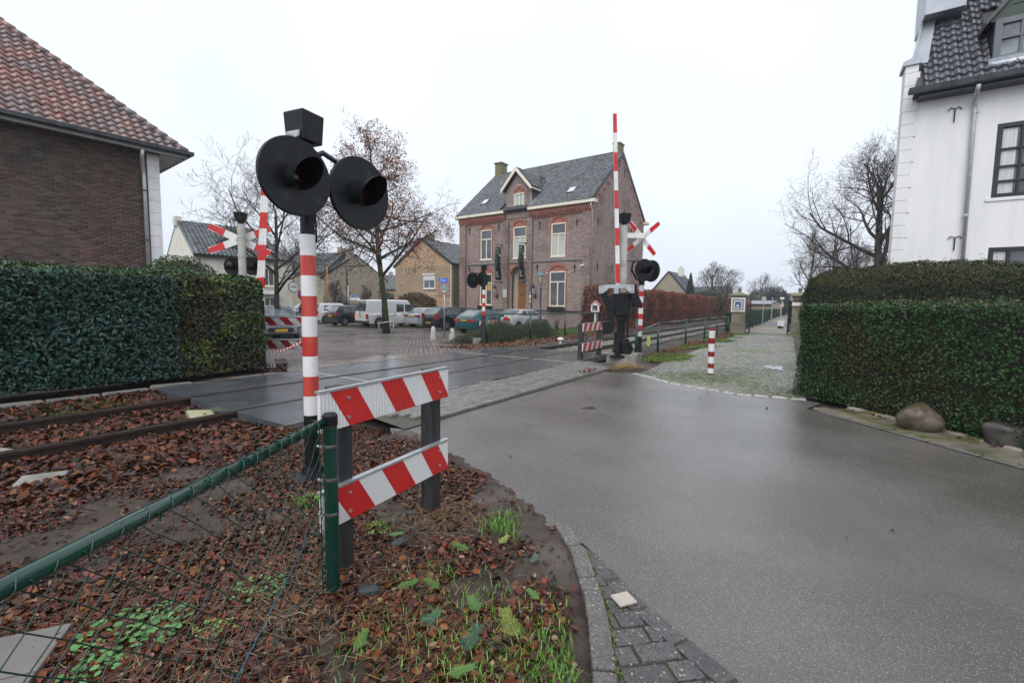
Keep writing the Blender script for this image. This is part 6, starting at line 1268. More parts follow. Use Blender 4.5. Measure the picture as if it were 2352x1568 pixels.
# ------------------------------------------------------------------ vehicles
m_tyre = M('tyre_rubber', (.012, .012, .013), (.02, .02, .02), scale=9, rough=.7); m_rim = M('silver_rim', (.45, .46, .48), rough=.3, metal=.7); m_bump = M('grey_plastic', (.03, .032, .035), rough=.55)
m_tail = M('tail_lamp', (.42, .012, .015), (.55, .03, .02), scale=14, rough=.12, coat=.5); m_head = M('head_lamp', (.62, .66, .70), (.40, .43, .46), scale=12, rough=.08, coat=.5)
m_plate = M('yellow_plate', (.80, .50, .03), rough=.4); m_cglass = M('sky_tinted_car_glass', (.08, .105, .115), (.20, .235, .25), scale=1.2, rough=.05, spec=.8); m_cglass2 = M('car_glass_dark', (.02, .03, .035), (.06, .08, .09), scale=1.5, rough=.04, spec=.8)  # lighter car glass has the sky's reflection painted into its base colour
def paint(name, c): return M(name, c, tuple(x*.9 for x in c), scale=2, rough=.22, coat=.7, metal=.15)
def car(name, label, cat, loc, az, L, W, H, prof, gh, col, zb=.2, belt=.9, wb=(.8, 3.2), wr=.31, plate=None, bumper=None, rear=None, front=False, doors=2, sidewin=None, tg=None, group=None, roof_w=.74, extras=None, rearlight=(.62, .2, .18), nose_r=.16):
    """x runs from the rear (0) to the nose (L); prof = body top line; gh = greenhouse [(x base rear),(x roof rear),(x roof front),(x base front)]"""
    c = thing(name, label, cat, loc, math.pi/2-az, group)
    xs = sorted(set(list(np.linspace(0, L, 40))+[w+d for w in wb for d in (-wr-.05, -wr-.03, -wr*.7, -wr*.35, 0, wr*.35, wr*.7, wr+.03, wr+.05)])); xs = [x for x in xs if 0 <= x <= L]
    PXs, PZ = [p[0] for p in prof], [p[1] for p in prof]; vs = []; fs = []; n = 13
    def plan(x):
        e = min(x, L-x); return W/2*(1-.13*max(0, 1-e/.45)**2-.035*max(0, 1-e/1.2))
    for x in xs:
        w_ = plan(x); zt = np.interp(x, PXs, PZ); zbot = zb+.10*max(0, 1-min(x, L-x)/.25)
        for w0 in wb:
            if abs(x-w0) < wr+.045: zbot = max(zbot, wr+math.sqrt(max(0, (wr+.045)**2-(x-w0)**2)))
        zbot = min(zbot, zt-.05)
        hw = [(w_*.97, zbot), (w_*.995, zbot+(zt-zbot)*.25), (w_, zbot+(zt-zbot)*.55), (w_*.985, zt-(zt-zbot)*.18), (w_*.94, zt-.03), (w_*.80, zt)]
        ring = [(x, -a, b) for a, b in hw]+[(x, 0, zt+.012)]+[(x, a, b) for a, b in hw[::-1]]; vs += ring
    for i in range(len(xs)-1):
        for j in range(n-1): fs.append((i*n+j, i*n+j+1, (i+1)*n+j+1, (i+1)*n+j))
        fs.append((i*n+n-1, i*n, (i+1)*n, (i+1)*n+n-1))
    fs.append(tuple(range(n))); fs.append(tuple((len(xs)-1)*n+j for j in range(n))[::-1])
    mp = M(name+'_paint', col, tuple(x*.93 for x in col), scale=2, rough=.25, coat=.35, metal=.05)
    b = MB().add(vs, fs).build('body', mp, c, 'auto')
    MB().b2((.25, -W/2+.22, zb-.02), (L-.25, W/2-.22, belt*.8)).build('underbody', m_iron, c)
    # greenhouse
    xb0, xr0, xr1, xb1 = gh; zr = H; rows = []; N = 14; vs = []; fs = []
    ghx = [xb0, xb0+(xr0-xb0)*.5, xr0]+list(np.linspace(xr0, xr1, 8))[1:-1]+[xr1, xr1+(xb1-xr1)*.5, xb1]
    def roofz(x):
        if x <= xr0: t = (x-xb0)/(xr0-xb0); z0 = np.interp(xb0, PXs, PZ); return z0+(zr-.05-z0)*t
        if x >= xr1: t = (x-xr1)/(xb1-xr1); z0 = np.interp(xb1, PXs, PZ); return zr-.03+(z0-zr+.03)*t
        t = (x-xr0)/(xr1-xr0); return zr-.05*(1-t)**2*1-.03*t**2+.0*math.sin(math.pi*t)
    def side(x, z):      # half width of the greenhouse at height z
        z0 = np.interp(x, PXs, PZ)-.02; t = max(0, min(1, (z-z0)/(zr-z0))); return plan(x)*(.935-(.935-roof_w)*t**1.25)
    for x in ghx:
        z0 = np.interp(x, PXs, PZ)-.03; zt = max(roofz(x), z0+.01)
        ring = [(x, -side(x, z0), z0)]+[(x, -side(x, z0+(zt-z0)*t)*(1 if t < .93 else 1), z0+(zt-z0)*t) for t in (.35, .7, .93)]+[(x, -side(x, zt)*.86, zt), (x, 0, zt+.015)]
        ring += [(p[0], -p[1], p[2]) for p in ring[:-1]][::-1]; vs += ring
    n = 11
    for i in range(len(ghx)-1):
        for j in range(n-1): fs.append((i*n+j, i*n+j+1, (i+1)*n+j+1, (i+1)*n+j))
    fs.append(tuple(range(n))); fs.append(tuple((len(ghx)-1)*n+j for j in range(n))[::-1])
    MB().add(vs, fs).build('cabin', mp, c, 'auto')
    tg = tg or m_cglass
    def glassq(nm, pts3, mat): MB().add(pts3, [tuple(range(len(pts3)))]).build(nm, mat, c)
    def endglass(xa, xb_, out):      # slanted front or rear window
        P_ = []; za, zb_ = roofz(xa), roofz(xb_)
        d = Vector((xb_-xa, 0, zb_-za)).normalized(); nn = Vector((d.z, 0, -d.x))*out
        p = lambda x, z, y: Vector((x, y, z))+nn*.022
        a, b2 = (.12, .90); q = []
        for t, s_ in ((a, 1), (b2, 1)):
            x = xa+(xb_-xa)*t; z = za+(zb_-za)*t; q.append((x, z, side(x, z)*.90))
        glassq('windscreen' if out > 0 and xa > L/2 else 'rear_window', [p(q[0][0], q[0][1], -q[0][2]), p(q[0][0], q[0][1], q[0][2]), p(q[1][0], q[1][1], q[1][2]*.93), p(q[1][0], q[1][1], -q[1][2]*.93)], m_cglass)
    endglass(xb0, xr0, -1); endglass(xb1, xr1, 1)
    zb0 = np.interp(L/2, PXs, PZ)
    for poly in (sidewin or []):
        for sg in (-1, 1): glassq('side_window', [(x, sg*(side(x, z)+.006), z) for x, z in poly], m_cglass2)
    for x0 in (extras or {}).get('seams', []):
        for sg in (-1, 1): glassq('door_seam', [(x0-.006, sg*(plan(x0)+.004), zb+.15), (x0+.006, sg*(plan(x0)+.004), zb+.15), (x0+.006, sg*(plan(x0)*.985+.004), belt-.02), (x0-.006, sg*(plan(x0)*.985+.004), belt-.02)], m_iron)
        for sg in (-1, 1): MB().box((x0-.14, sg*(plan(x0)+.006), belt-.12), (.18, .025, .03)).build('door_handle', mp if not (extras or {}).get('blackhandles') else m_iron, c)
    if bumper: 
        for x0, x1 in ((-.05, .22), (L-.22, L+.05)):
            vs = []; 
            for x in (x0, (x0+x1)/2, x1): w2 = plan(min(max(x, .0), L))*1.012; vs += [(x, -w2*(.94 if x in (x0 if x0 < 0 else x1,) else 1), zb+.05), (x, w2*(.94 if x in (x0 if x0 < 0 else x1,) else 1), zb+.05), (x, w2*(.94 if x in (x0 if x0 < 0 else x1,) else 1), bumper[0]), (x, -w2*(.94 if x in (x0 if x0 < 0 else x1,) else 1), bumper[0])]
            MB().add(vs, [(0, 1, 2, 3), (8, 11, 10, 9)]+[(i*4+j, (i+1)*4+j, (i+1)*4+(j+1) % 4, i*4+(j+1) % 4) for i in range(2) for j in range(4)]).build('bumper', bumper[1], c, bevel=.02)
    for w0 in wb:
        for sg in (-1, 1):
            y = sg*(W/2-.115); ax = Matrix.Rotation(R(90), 3, 'X')
            wl = MB().lathe([(wr*.62, -.10), (wr*.93, -.10), (wr, -.07), (wr, .07), (wr*.93, .10), (wr*.62, .10)], (w0, y, wr), 24, ax).build('wheel', m_tyre, c, 'auto')
            MB().lathe([(.02, sg*-.085), (wr*.6, sg*-.075), (wr*.64, sg*-.104), (wr*.6, sg*-.104)], (w0, y, wr), 24, ax, cap=False).build('rim', m_rim, wl, 'auto')
            for k in range(7):
                a = k*2*math.pi/7; p0 = Vector((w0+.04*math.cos(a), y+sg*.100, wr+.04*math.sin(a))); p1 = Vector((w0+wr*.6*math.cos(a), y+sg*.100, wr+wr*.6*math.sin(a))); MB().tube([p0, p1], wr*.075, 4).build('spoke', m_rim, wl)
            MB().cyl((w0, y+sg*.06, wr), (w0, y+sg*.112, wr), .05, n=10).build('hub', m_rim, wl)
    for sg in (-1, 1): MB().box((xb1-.55, sg*(W/2+.06), np.interp(xb1-.5, PXs, PZ)+.10), (.10, .18, .13)).build('mirror', mp if not (extras or {}).get('blackmirror') else m_iron, c, bevel=.03)
    # rear lamps (and front lamps)
    if rear:
        for sg in (-1, 1):
            q = [(-.012+rear.get('in', 0)+(z-rear['z0'])*rear.get('slant', 0), sg*y, z) for y, z in rear['poly']]; q2 = [(x+.16, sg*(min(y+.02, plan(.2)+.012) if y > W*.38 else y), z) for (x, _, z), (y, _) in zip(q, rear['poly'])]
            n = len(q); MB().add(q+q2, [tuple(range(n)), tuple(range(2*n-1, n-1, -1))]+[(i, (i+1) % n, n+(i+1) % n, n+i) for i in range(n)]).build('tail_light', rear.get('mat', m_tail), c, bevel=.01)
    if front:
        for sg in (-1, 1):
            y0, y1 = W*.27, W*.46; MB().add([(L-.10, sg*y0, .62), (L-.16, sg*y1, .66), (L-.34, sg*y1*1.0, .80), (L-.18, sg*y0, .74), (L-.2, sg*y0, .62), (L-.3, sg*y1, .66)], [(0, 1, 2, 3), (0, 4, 5, 1), (1, 5, 2), (0, 3, 4), (3, 2, 5, 4)]).build('headlight', m_head, c, bevel=.015)
    if plate:
        x_, z_, s_, fr = plate; sg = 1 if fr else -1
        pl = MB().box((x_, 0, z_), (.012, .52, .11)).build('number_plate', m_plate, c); MB().box((x_+sg*.0075, -sg*.235 if fr else .235, z_), (.003, .05, .10)).build('blue_strip', M('eu_blue', (.02, .04, .4), rough=.4) if 'eu_blue' not in bpy.data.materials else bpy.data.materials['eu_blue'], pl)
        text('numerals', s_, .105, m_iron, pl, (x_+sg*.0085, .0, z_-.003), (R(90), 0, R(90) if fr else R(-90)), .001, sx=.9)
    return c, mp, plan, side
def park(px, dep): x, y = at_depth(px, dep); return (x, y, float(gz(x, y)))
AZ = R(41)
# black hatchback behind the striped pole
c, mp, plan, side = car('parked_car', 'black hatchback with yellow plate just right of the foreground striped pole', 'car', park(758, 33.0), AZ, 3.85, 1.68, 1.50, [(0, .86), (.1, .98), (2.6, .95), (3.1, .90), (3.7, .74), (3.85, .55)], (.06, .48, 2.1, 3.0), (.010, .011, .014), bumper=(.50, m_bump), plate=(-.03, .72, '51-KR-NB', 0), wb=(.72, 3.15), wr=.30,
    sidewin=[[(.62, 1.0), (1.15, .99), (1.15, 1.38), (.72, 1.37)], [(1.22, .99), (1.95, .98), (1.95, 1.40), (1.22, 1.39)], [(2.02, .98), (2.75, .96), (2.3, 1.36), (2.02, 1.40)]], rear={'poly': [(.56, .74), (.80, .76), (.80, .95), (.62, .92)], 'z0': .74}, extras={'seams': [1.15, 2.0]})
# white van
c, mp, plan, side = car('white_van', 'white panel van parked behind the young tree trunk', 'van', park(827, 31.6), AZ+R(3), 4.72, 1.84, 1.94, [(0, 1.02), (3.6, 1.02), (3.9, .98), (4.55, .86), (4.72, .6)], (.02, .16, 3.35, 4.1), (.66, .67, .68), bumper=(.46, m_bump), plate=(-.012, .80, '88-DTL-6', 0), wb=(.95, 3.75), wr=.33, zb=.26, belt=1.02, roof_w=.86,
    sidewin=[[(2.35, 1.08), (2.95, 1.08), (2.95, 1.62), (2.35, 1.62)], [(3.05, 1.08), (3.95, 1.06), (3.55, 1.60), (3.05, 1.62)]], rear={'poly': [(.74, .62), (.90, .62), (.90, .92), (.74, .92)], 'z0': .6}, extras={'seams': [2.28, 3.0], 'blackhandles': 1, 'blackmirror': 1})
for sg in (-1, 1): MB().prism([(sg*.06, 1.15), (sg*.70, 1.15), (sg*.66, 1.62), (sg*.06, 1.66)], -.05, .03, lambda u, v, w_: (w_+.04+(v-1)*.10, u, v)).build('rear_window', m_cglass2, c)
MB().box((-.005, 0, 1.2), (.012, .012, 1.35)).build('door_seam', m_bump, c); MB().box((-.02, .08, .98), (.03, .03, .14)).build('door_handle', m_iron, c)
for sg in (-1, 1): MB().b2((.2, sg*(.922), .78), (2.2, sg*.93, .80)).build('side_moulding', m_bump, c)
MB().b2((.35, sg*.60, 1.3), (2.2, sg*.75, 1.301)).build('roof_seam', m_bump, c) if False else None
# silver hatch
car('parked_car', 'silver hatchback squeezed between the white van and the black car', 'car', park(944, 32.6), AZ, 3.95, 1.69, 1.42, [(0, .84), (.12, .97), (2.6, .92), (3.2, .87), (3.8, .72), (3.95, .5)], (.10, .75, 2.2, 3.05), (.42, .43, .46), bumper=(.52, M('silver_bumper', (.36, .37, .40), rough=.35)), plate=(-.03, .80, 'TR-LB-83', 0), wb=(.72, 3.2), wr=.30,
    sidewin=[[(.75, .98), (1.95, .95), (1.95, 1.30), (.98, 1.30)], [(2.02, .95), (2.8, .93), (2.35, 1.28), (2.02, 1.31)]], rear={'poly': [(.38, .74), (.78, .74), (.78, .88), (.38, .88)], 'z0': .7, 'mat': M('dark_tail_lamp', (.16, .01, .015), rough=.15)}, extras={'seams': [2.0]})
# black high hatch
car('parked_car', 'black five door hatchback with tall red tail lights behind the round sign pole', 'car', park(984, 28.9), AZ+R(5), 4.02, 1.75, 1.53, [(0, .84), (.06, .98), (2.7, .98), (3.25, .95), (3.85, .80), (4.02, .55)], (.04, .62, 2.2, 3.15), (.012, .015, .02), bumper=(.56, M('black_bumper', (.010, .012, .014), rough=.3)), plate=(-.06, .50, '30-SJX-9', 0), wb=(.78, 3.37), wr=.32,
    sidewin=[[(.75, 1.04), (1.22, 1.03), (1.22, 1.38), (.9, 1.36)], [(1.28, 1.03), (2.0, 1.02), (2.0, 1.41), (1.28, 1.39)], [(2.07, 1.02), (2.9, 1.0), (2.4, 1.38), (2.07, 1.41)]], rear={'poly': [(.60, .72), (.84, .74), (.84, 1.10), (.70, 1.08), (.72, .9)], 'z0': .7}, extras={'seams': [1.25, 2.04]})
# teal hatch
car('parked_car', 'dark teal hatchback with roof spoiler left of the silver saloon', 'car', park(1064, 26.8), AZ-R(2), 3.95, 1.69, 1.41, [(0, .84), (.12, .96), (2.6, .92), (3.2, .87), (3.8, .72), (3.95, .5)], (.08, .95, 2.2, 3.05), (.010, .085, .10), bumper=(.54, M('teal_bumper', (.012, .06, .07), rough=.35)), plate=(-.03, .76, '53-RT-JN', 0), wb=(.72, 3.2), wr=.30,
    sidewin=[[(.85, .97), (1.75, .95), (1.75, 1.29), (1.15, 1.29)], [(1.82, .95), (2.8, .93), (2.35, 1.28), (1.82, 1.30)]], rear={'poly': [(.42, .68), (.80, .68), (.80, .82), (.42, .82)], 'z0': .6}, extras={'seams': [1.8]})
# silver saloon
c, mp, plan, side = car('parked_car', 'silver four door saloon parked in front of the purple brick house', 'car', park(1143, 28.3), R(39), 4.82, 1.82, 1.45, [(0, .86), (.08, .98), (.75, 1.02), (1.1, .99), (3.3, .95), (3.9, .90), (4.6, .74), (4.82, .52)], (.62, 1.55, 2.75, 3.65), (.50, .49, .49), bumper=(.50, M('saloon_bumper', (.44, .43, .43), rough=.3)), plate=(-.03, .70, '16-PJ-TK', 0), wb=(1.0, 3.85), wr=.32,
    sidewin=[[(1.25, 1.06), (1.95, 1.03), (1.95, 1.34), (1.62, 1.33)], [(2.02, 1.03), (3.3, 1.0), (2.8, 1.33), (2.02, 1.35)]], rear={'poly': [(.46, .72), (.86, .74), (.88, .86), (.62, .98), (.44, .88)], 'z0': .7}, extras={'seams': [1.98, 3.2]}); MB().tube([(1.6, 0, 1.44), (1.5, 0, 1.62)], .006, 5).build('aerial', m_iron, c)
# grey front-facing hatch behind the striped barrier
c, mp, plan, side = car('parked_car', 'grey hatchback facing the camera behind the left striped barrier', 'car', (0, 0, 0), R(150), 3.57, 1.60, 1.54, [(0, .88), (.1, .98), (2.3, .97), (2.75, .98), (3.25, .86), (3.5, .72), (3.57, .52)], (.06, .5, 1.75, 2.75), (.17, .17, .20), plate=(3.60, .43, 'H-445-RN', 1), wb=(.65, 2.95), wr=.29, front=True, zb=.2,
    sidewin=[[(.6, 1.02), (1.1, 1.01), (1.1, 1.40), (.7, 1.38)], [(1.15, 1.01), (2.3, 1.0), (1.9, 1.40), (1.15, 1.42)]], extras={'seams': [1.15]})
nx_, ny_ = at_depth(644, 20.3); a_ = math.pi/2-R(150); c.location = (nx_-3.57*math.cos(a_), ny_-3.57*math.sin(a_), float(gz(nx_, ny_)))
MB().prism([(-.50, .34), (.50, .34), (.55, .46), (.46, .56), (-.46, .56), (-.55, .46)], 3.50, 3.585, lambda u, v, w_: (w_, u, v)).build('lower_grille', m_iron, c, bevel=.02); MB().prism([(-.36, .70), (.36, .70), (.42, .735), (-.42, .735)], 3.46, 3.535, lambda u, v, w_: (w_, u, v)).build('upper_grille', m_iron, c, bevel=.008)
MB().prism([(-.38, .735), (.38, .735), (.44, .765), (-.44, .765)], 3.46, 3.53, lambda u, v, w_: (w_, u, v)).build('chrome_strip', m_head, c); em = MB().lathe([(.001, 0), (.07, 0), (.07, .02), (.001, .02)], (3.53, 0, .725), 16, Matrix.Rotation(R(90), 3, 'Y')).build('badge', m_head, c); em.scale = (1, 1.25, 1)
text('badge_letter', 'H', .085, m_iron, c, (3.553, 0, .724), (R(90), 0, R(90)), .001)
for sg in (-1, 1): MB().lathe([(.001, 0), (.05, 0), (.05, .02)], (3.44, sg*.62, .42), 12, Matrix.Rotation(R(90), 3, 'Y')).build('fog_lamp', m_head, c); MB().box((3.42, sg*.63, .50), (.1, .22, .08)).build('fog_recess', m_iron, c)
# cars behind
car('parked_car', 'white car mostly hidden behind the foreground striped pole', 'car', park(716, 36.5), AZ, 4.1, 1.75, 1.62, [(0, .9), (.1, 1.0), (2.7, .98), (3.2, .92), (3.9, .75), (4.1, .5)], (.05, .4, 2.3, 3.1), (.62, .63, .65), bumper=(.5, M('white_bumper', (.58, .59, .6), rough=.35)), wb=(.75, 3.3), sidewin=[[(.6, 1.02), (1.95, 1.0), (1.95, 1.45), (.7, 1.43)]], rear={'poly': [(.64, .75), (.82, .76), (.82, 1.0), (.66, .98)], 'z0': .74})
car('parked_car', 'pale silver car far left behind the dark statue', 'car', park(668, 47), R(70), 4.1, 1.75, 1.48, [(0, .84), (.1, .96), (2.7, .95), (3.2, .9), (3.9, .75), (4.1, .5)], (.05, .7, 2.2, 3.1), (.48, .50, .53), wb=(.75, 3.3), sidewin=[[(.75, 1.0), (1.9, .98), (1.9, 1.35), (.95, 1.34)], [(2.0, .98), (2.9, .96), (2.4, 1.33), (2.0, 1.36)]])
# bronze statue on a block and planters
x_, y_ = at_depth(691, 33); st = thing('statue', 'small dark bronze statue of a figure on a low block left of the striped pole', 'statue', (x_, y_, -.25), R(20)); zt_ = zat(691, 696, x_, y_)+.25; z0 = zt_-.95
MB().b2((-.28, -.28, 0), (.28, .28, z0)).build('block', m_conc, st, bevel=.02)
J = [(0, 0, .50), (0, 0, .62), (0, .01, .74), (0, .0, .80), (0, -.01, .87), (-.10, 0, .73), (-.14, -.02, .60), (-.09, -.10, .52), (.10, 0, .73), (.14, -.02, .60), (.09, -.10, .52), (-.06, 0, .47), (-.07, -.01, .25), (-.07, 0, .03), (.06, 0, .47), (.07, -.01, .25), (.07, 0, .03), (-.07, -.08, .01), (.07, -.08, .01)]
Ed = [(0, 1), (1, 2), (2, 3), (3, 4), (2, 5), (5, 6), (6, 7), (2, 8), (8, 9), (9, 10), (0, 11), (11, 12), (12, 13), (0, 14), (14, 15), (15, 16), (13, 17), (16, 18)]; rad = [.10, .10, .085, .035, .078, .05, .038, .03, .05, .038, .03, .08, .055, .04, .08, .055, .04, .03, .03]
me = bpy.data.meshes.new('figure'); me.from_pydata([(a, b, c_+z0) for a, b, c_ in J], Ed, []); o = link('figure', me, M('dark_bronze', (.015, .017, .018), (.03, .035, .033), scale=9, rough=.4, metal=.3), st)
o.modifiers.new('skin', 'SKIN'); sv = me.skin_vertices[0].data
for i, r_ in enumerate(rad): sv[i].radius = (r_, r_)
sv[0].use_root = True; o.modifiers.new('sub', 'SUBSURF').render_levels = 2
# ------------------------------------------------------------------ vegetation
m_bark = M('wet_bark', (.035, .030, .024), (.07, .062, .045), scale=9, rough=.8, bump=.8, bscale=30, c3=(.045, .075, .015), c3scale=2.2, c3lo=.44, c3hi=.58)
m_bark2 = M('dark_bark', (.030, .024, .021), (.055, .045, .038), scale=9, rough=.85, bump=.6, bscale=20)
m_twig = M('bare_twigs', (.075, .058, .048), (.11, .085, .07), scale=2, rough=.85)
m_twigd = M('dark_twigs', (.045, .036, .032), (.07, .056, .05), scale=2, rough=.85)
m_bleaf = M('brown_dead_leaf', (.34, .14, .07), (.25, .10, .05), scale=3, rough=.65, var=.35, hue=.02)
def grow(seed, base, height, spread, trunk_r, up=.25, levels=5, nb=(7, 5, 5, 4, 3), first=.3, droop=0., lean=(0, 0), lenf=.62, ang=(35, 60), jit0=.03):
    rg = random.Random(seed); segs = []; tips = []
    def branch(p, d, L_, r, lv):
        n = max(3, int(5-lv*.5)); pts = [p]; rr = [r]; q = p.copy(); dd = d.copy()
        for i in range(n):
            j = Vector((rg.gauss(0, 1), rg.gauss(0, 1), rg.gauss(0, 1)))*((.10+.05*lv) if lv else jit0)
            dd = (dd+j+Vector((0, 0, (up if lv else .05)-droop*lv*.12))*(.35 if lv else .1)).normalized(); q = q+dd*(L_/n); pts.append(q.copy()); rr.append(r*(1-(.62 if lv else .55)*(i+1)/n))
        segs.append((lv, pts, rr))
        if lv >= levels: tips.append((pts[-1], dd)); tips.append((pts[len(pts)//2], dd)); return
        k = nb[min(lv, len(nb)-1)]
        for i in range(k):
            t = (first if lv == 0 else .22)+(1-(first if lv == 0 else .22))*(i+rg.random()*.8)/k; f = t*n; a = min(int(f), n-1); fr = f-a; pp = pts[a].lerp(pts[a+1], fr); ra = rr[a]+(rr[a+1]-rr[a])*fr
            td = (pts[a+1]-pts[a]).normalized(); ax = td.orthogonal().normalized(); ax.rotate(Quaternion(td, i*2.4+rg.random()*1.2)); an = R(rg.uniform(*ang))*(1 if t < .8 else .7); nd = td.copy(); nd.rotate(Quaternion(ax, an))
            l2 = L_*lenf*((1-.55*t) if lv == 0 else 1-.35*t)*rg.uniform(.75, 1.15)*(spread if lv == 0 else 1); branch(pp, nd, l2, max(ra*.62, .004), lv+1)
        tips.append((pts[-1], dd))
    branch(Vector(base), Vector((lean[0], lean[1], 1)).normalized(), height, trunk_r, 0); return segs, tips
def tree(label, seed, loc, height, spread, trunk_r, name='tree', mb_=None, mt_=None, leaves=0, leaf_size=.08, leafmat=None, sides=(10, 7, 5, 4, 3, 3), minr=.004, group=None, scl=1, **kw):
    t = thing(name, label, 'tree', loc, 0, group); segs, tips = grow(seed, (0, 0, 0), height, spread, trunk_r, **kw); mb = MB(); P0 = []; P1 = []; R0 = []; R1 = []
    for lv, pts, rr in segs:
        if lv <= 1:
            if lv == 0: rr = [rr[0]*1.25]+rr[1:]; 
            mb.tube(pts, rr, sides[lv])
        else:
            for a, b, ra, rb in zip(pts[:-1], pts[1:], rr[:-1], rr[1:]): P0.append(a); P1.append(b); R0.append(max(ra, minr)); R1.append(max(rb, minr*.7))
    mb.build('trunk', mb_ or m_bark2, t, True)
    V, F = vtubes([tuple(p) for p in P0], [tuple(p) for p in P1], np.array(R0), np.array(R1), 4 if len(P0) < 9000 else 3); o = bulk('crown', V, F, mt_ or m_twig, t, smooth=True); o['kind'] = 'stuff'
    if leaves:
        rg = np.random.default_rng(seed); T_ = np.array([tuple(p) for p, d in tips]); 
        w_ = .25+np.clip(vnoise(T_, .9), -.6, 1); w_ = np.clip(w_, .02, None); w_ *= np.clip(1.4-(T_[:, 2]-T_[:, 2].min())/(np.ptp(T_[:, 2]))*.8, .3, 2); w_ /= w_.sum(); idx = rg.choice(len(T_), leaves, p=w_)
        P = T_[idx]+rg.normal(0, .09, (leaves, 3))+[0, 0, -.05]; V, F = leafquads(P, rg.normal(0, 1, (leaves, 3)), leaf_size, rg, asp=.7); o = bulk('dead_leaves', V, F, leafmat or m_bleaf, t); o['kind'] = 'stuff'
    return t
tx, ty = at(887, 765); g0 = float(gz(tx, ty))
yt = tree('young tree with brown dead leaves ringed by a steel hoop in the square', 5, (tx, ty, g0-.05), 8.9, .80, .18, mb_=m_bark, mt_=m_twigd, leaves=9500, leaf_size=.095, levels=5, nb=(19, 6, 5, 4, 2), first=.36, up=.22, droop=.25, lenf=.70, ang=(48, 84), minr=.0045)
hp = thing('tree_guard', 'galvanised steel tree guard hoop around the young tree trunk', 'tree guard', (tx, ty, g0)); MB().tube([(.44*math.cos(t), .34*math.sin(t), .62+.07*math.cos(t)) for t in np.linspace(0, 6.283, 25)[:-1]], .035, 8, closed=True).build('hoop', m_galv, hp, True)
for a in (0, 3.14, 1.2): MB().tube([(.43*math.cos(a), .33*math.sin(a), .62), (.38*math.cos(a), .3*math.sin(a), -.1)], .032, 8).build('leg', m_galv, hp, True)
x_, y_ = at_depth(632, 21.5); tree('bare dark tree behind the left crossing sign and lamp discs', 21, (x_, y_, -.3), 5.8, 1.12, .14, mb_=m_bark2, mt_=m_twig, levels=5, nb=(10, 6, 5, 4, 3), first=.36, up=.28, lenf=.74, ang=(28, 66), minr=.005, lean=(-.05, 0), jit0=.08)
x_, y_ = at_depth(2022, 27); tree('big bare spreading tree behind the white house', 8, (x_, y_, 0), 9.4, 1.0, .27, levels=5, mb_=m_bark2, mt_=m_twigd, nb=(12, 6, 5, 4, 3), first=.20, up=.30, lenf=.74, ang=(30, 68), minr=.006, lean=(-.03, 0), jit0=.08)
for i, (px, dep, h, sp, lab, sd) in enumerate([(1852, 70, 11.0, .8, 'hazy bare tree right of the gate pillars', 3), (1905, 62, 9.5, .85, 'hazy bare tree between the gate pillar tree and the big spreading tree', 14), (1965, 58, 8.5, .9, 'low bare tree behind the yew hedge under the big tree', 30)]):
    x_, y_ = at_depth(px, dep); tree(lab, sd, (x_, y_, 0), h, sp, .22, levels=4, nb=(12, 7, 6, 5), first=.22, up=.4, lenf=.66, ang=(28, 58), minr=.012)
for i, (px, dep, h, lab, sd) in enumerate([(1629, 62, 5.6, 'rounded bare tree right of the spruce behind the beech hedge', 41), (1664, 72, 5.6, 'paler bare tree farther right behind the beech hedge', 42), (1742, 105, 7.0, 'faint bare tree over the far end of the green hedge', 43), (1558, 80, 4.8, 'small bare bush tree left of the spruce', 44)]):
    x_, y_ = at_depth(px, dep); tree(lab, sd, (x_, y_, 0), h, 1.0, .16, levels=4, nb=(9, 7, 5, 4), first=.16, up=.35, lenf=.72, ang=(30, 62), minr=.011)
for i, (px, dep, h, lab, sd) in enumerate([(650, 75, 8.5, 'faint bare tree behind the roof of the whitewashed building', 51), (690, 70, 8.0, 'bare tree beyond the solar panel roof', 52), (802, 47, 4.9, 'slim upright bare tree before the gable end house', 53), (850, 62, 4.2, 'bushy bare tree left of the young tree', 54), (836, 54, 2.9, 'low bare garden bush tree beyond the white van', 55), (768, 45, 2.9, 'fan shaped bare shrub right of the wooden pole', 56)]):
    x_, y_ = at_depth(px, dep); tree(lab, sd, (x_, y_, -.25), h, .45 if px == 802 else .9, .12, levels=4, nb=(10, 6, 5, 4), first=.1, up=.9 if px == 802 else .45, lenf=.5 if px == 802 else .7, ang=(15, 30) if px == 802 else (20, 50), minr=.011)
# conifers
def conifer(label, px, dep, h, r_, col, seed, name='spruce_tree'):
    x_, y_ = at_depth(px, dep); t = thing(name, label, 'tree', (x_, y_, -.2)); rg = np.random.default_rng(seed); MB().cyl((0, 0, 0), (0, 0, h*.97), .14, .02, 8).build('trunk', m_bark2, t, True)
    n = 5200; z = h*(.06+.94*rg.beta(1, 1.5, n)); lay = (z/(h*.055)) % 1; rr = r_*(1-z/h)**.85*(.55+.5*lay)*np.sqrt(rg.uniform(.25, 1, n)); a = rg.uniform(0, 6.28, n); P = np.c_[rr*np.cos(a), rr*np.sin(a), z-rr*.25]
    V, F = leafquads(P, np.c_[np.cos(a), np.sin(a), .6+0*a], .30, rg, tilt=.5, asp=.4); o = bulk('needles', V, F, col, t); o['kind'] = 'stuff'
m_spr = M('spruce_green', (.018, .035, .022), (.03, .052, .032), scale=3, rough=.7, var=.3)
m_pine = M('far_pine_green', (.035, .06, .035), (.05, .075, .045), scale=2, rough=.7, var=.3)
conifer('dark pointed spruce above the beech hedge', 1581, 72, 6.9, 1.6, m_spr, 1); conifer('small dark spruce left of the tall pointed one', 1561, 78, 5.2, 1.0, m_spr, 2)
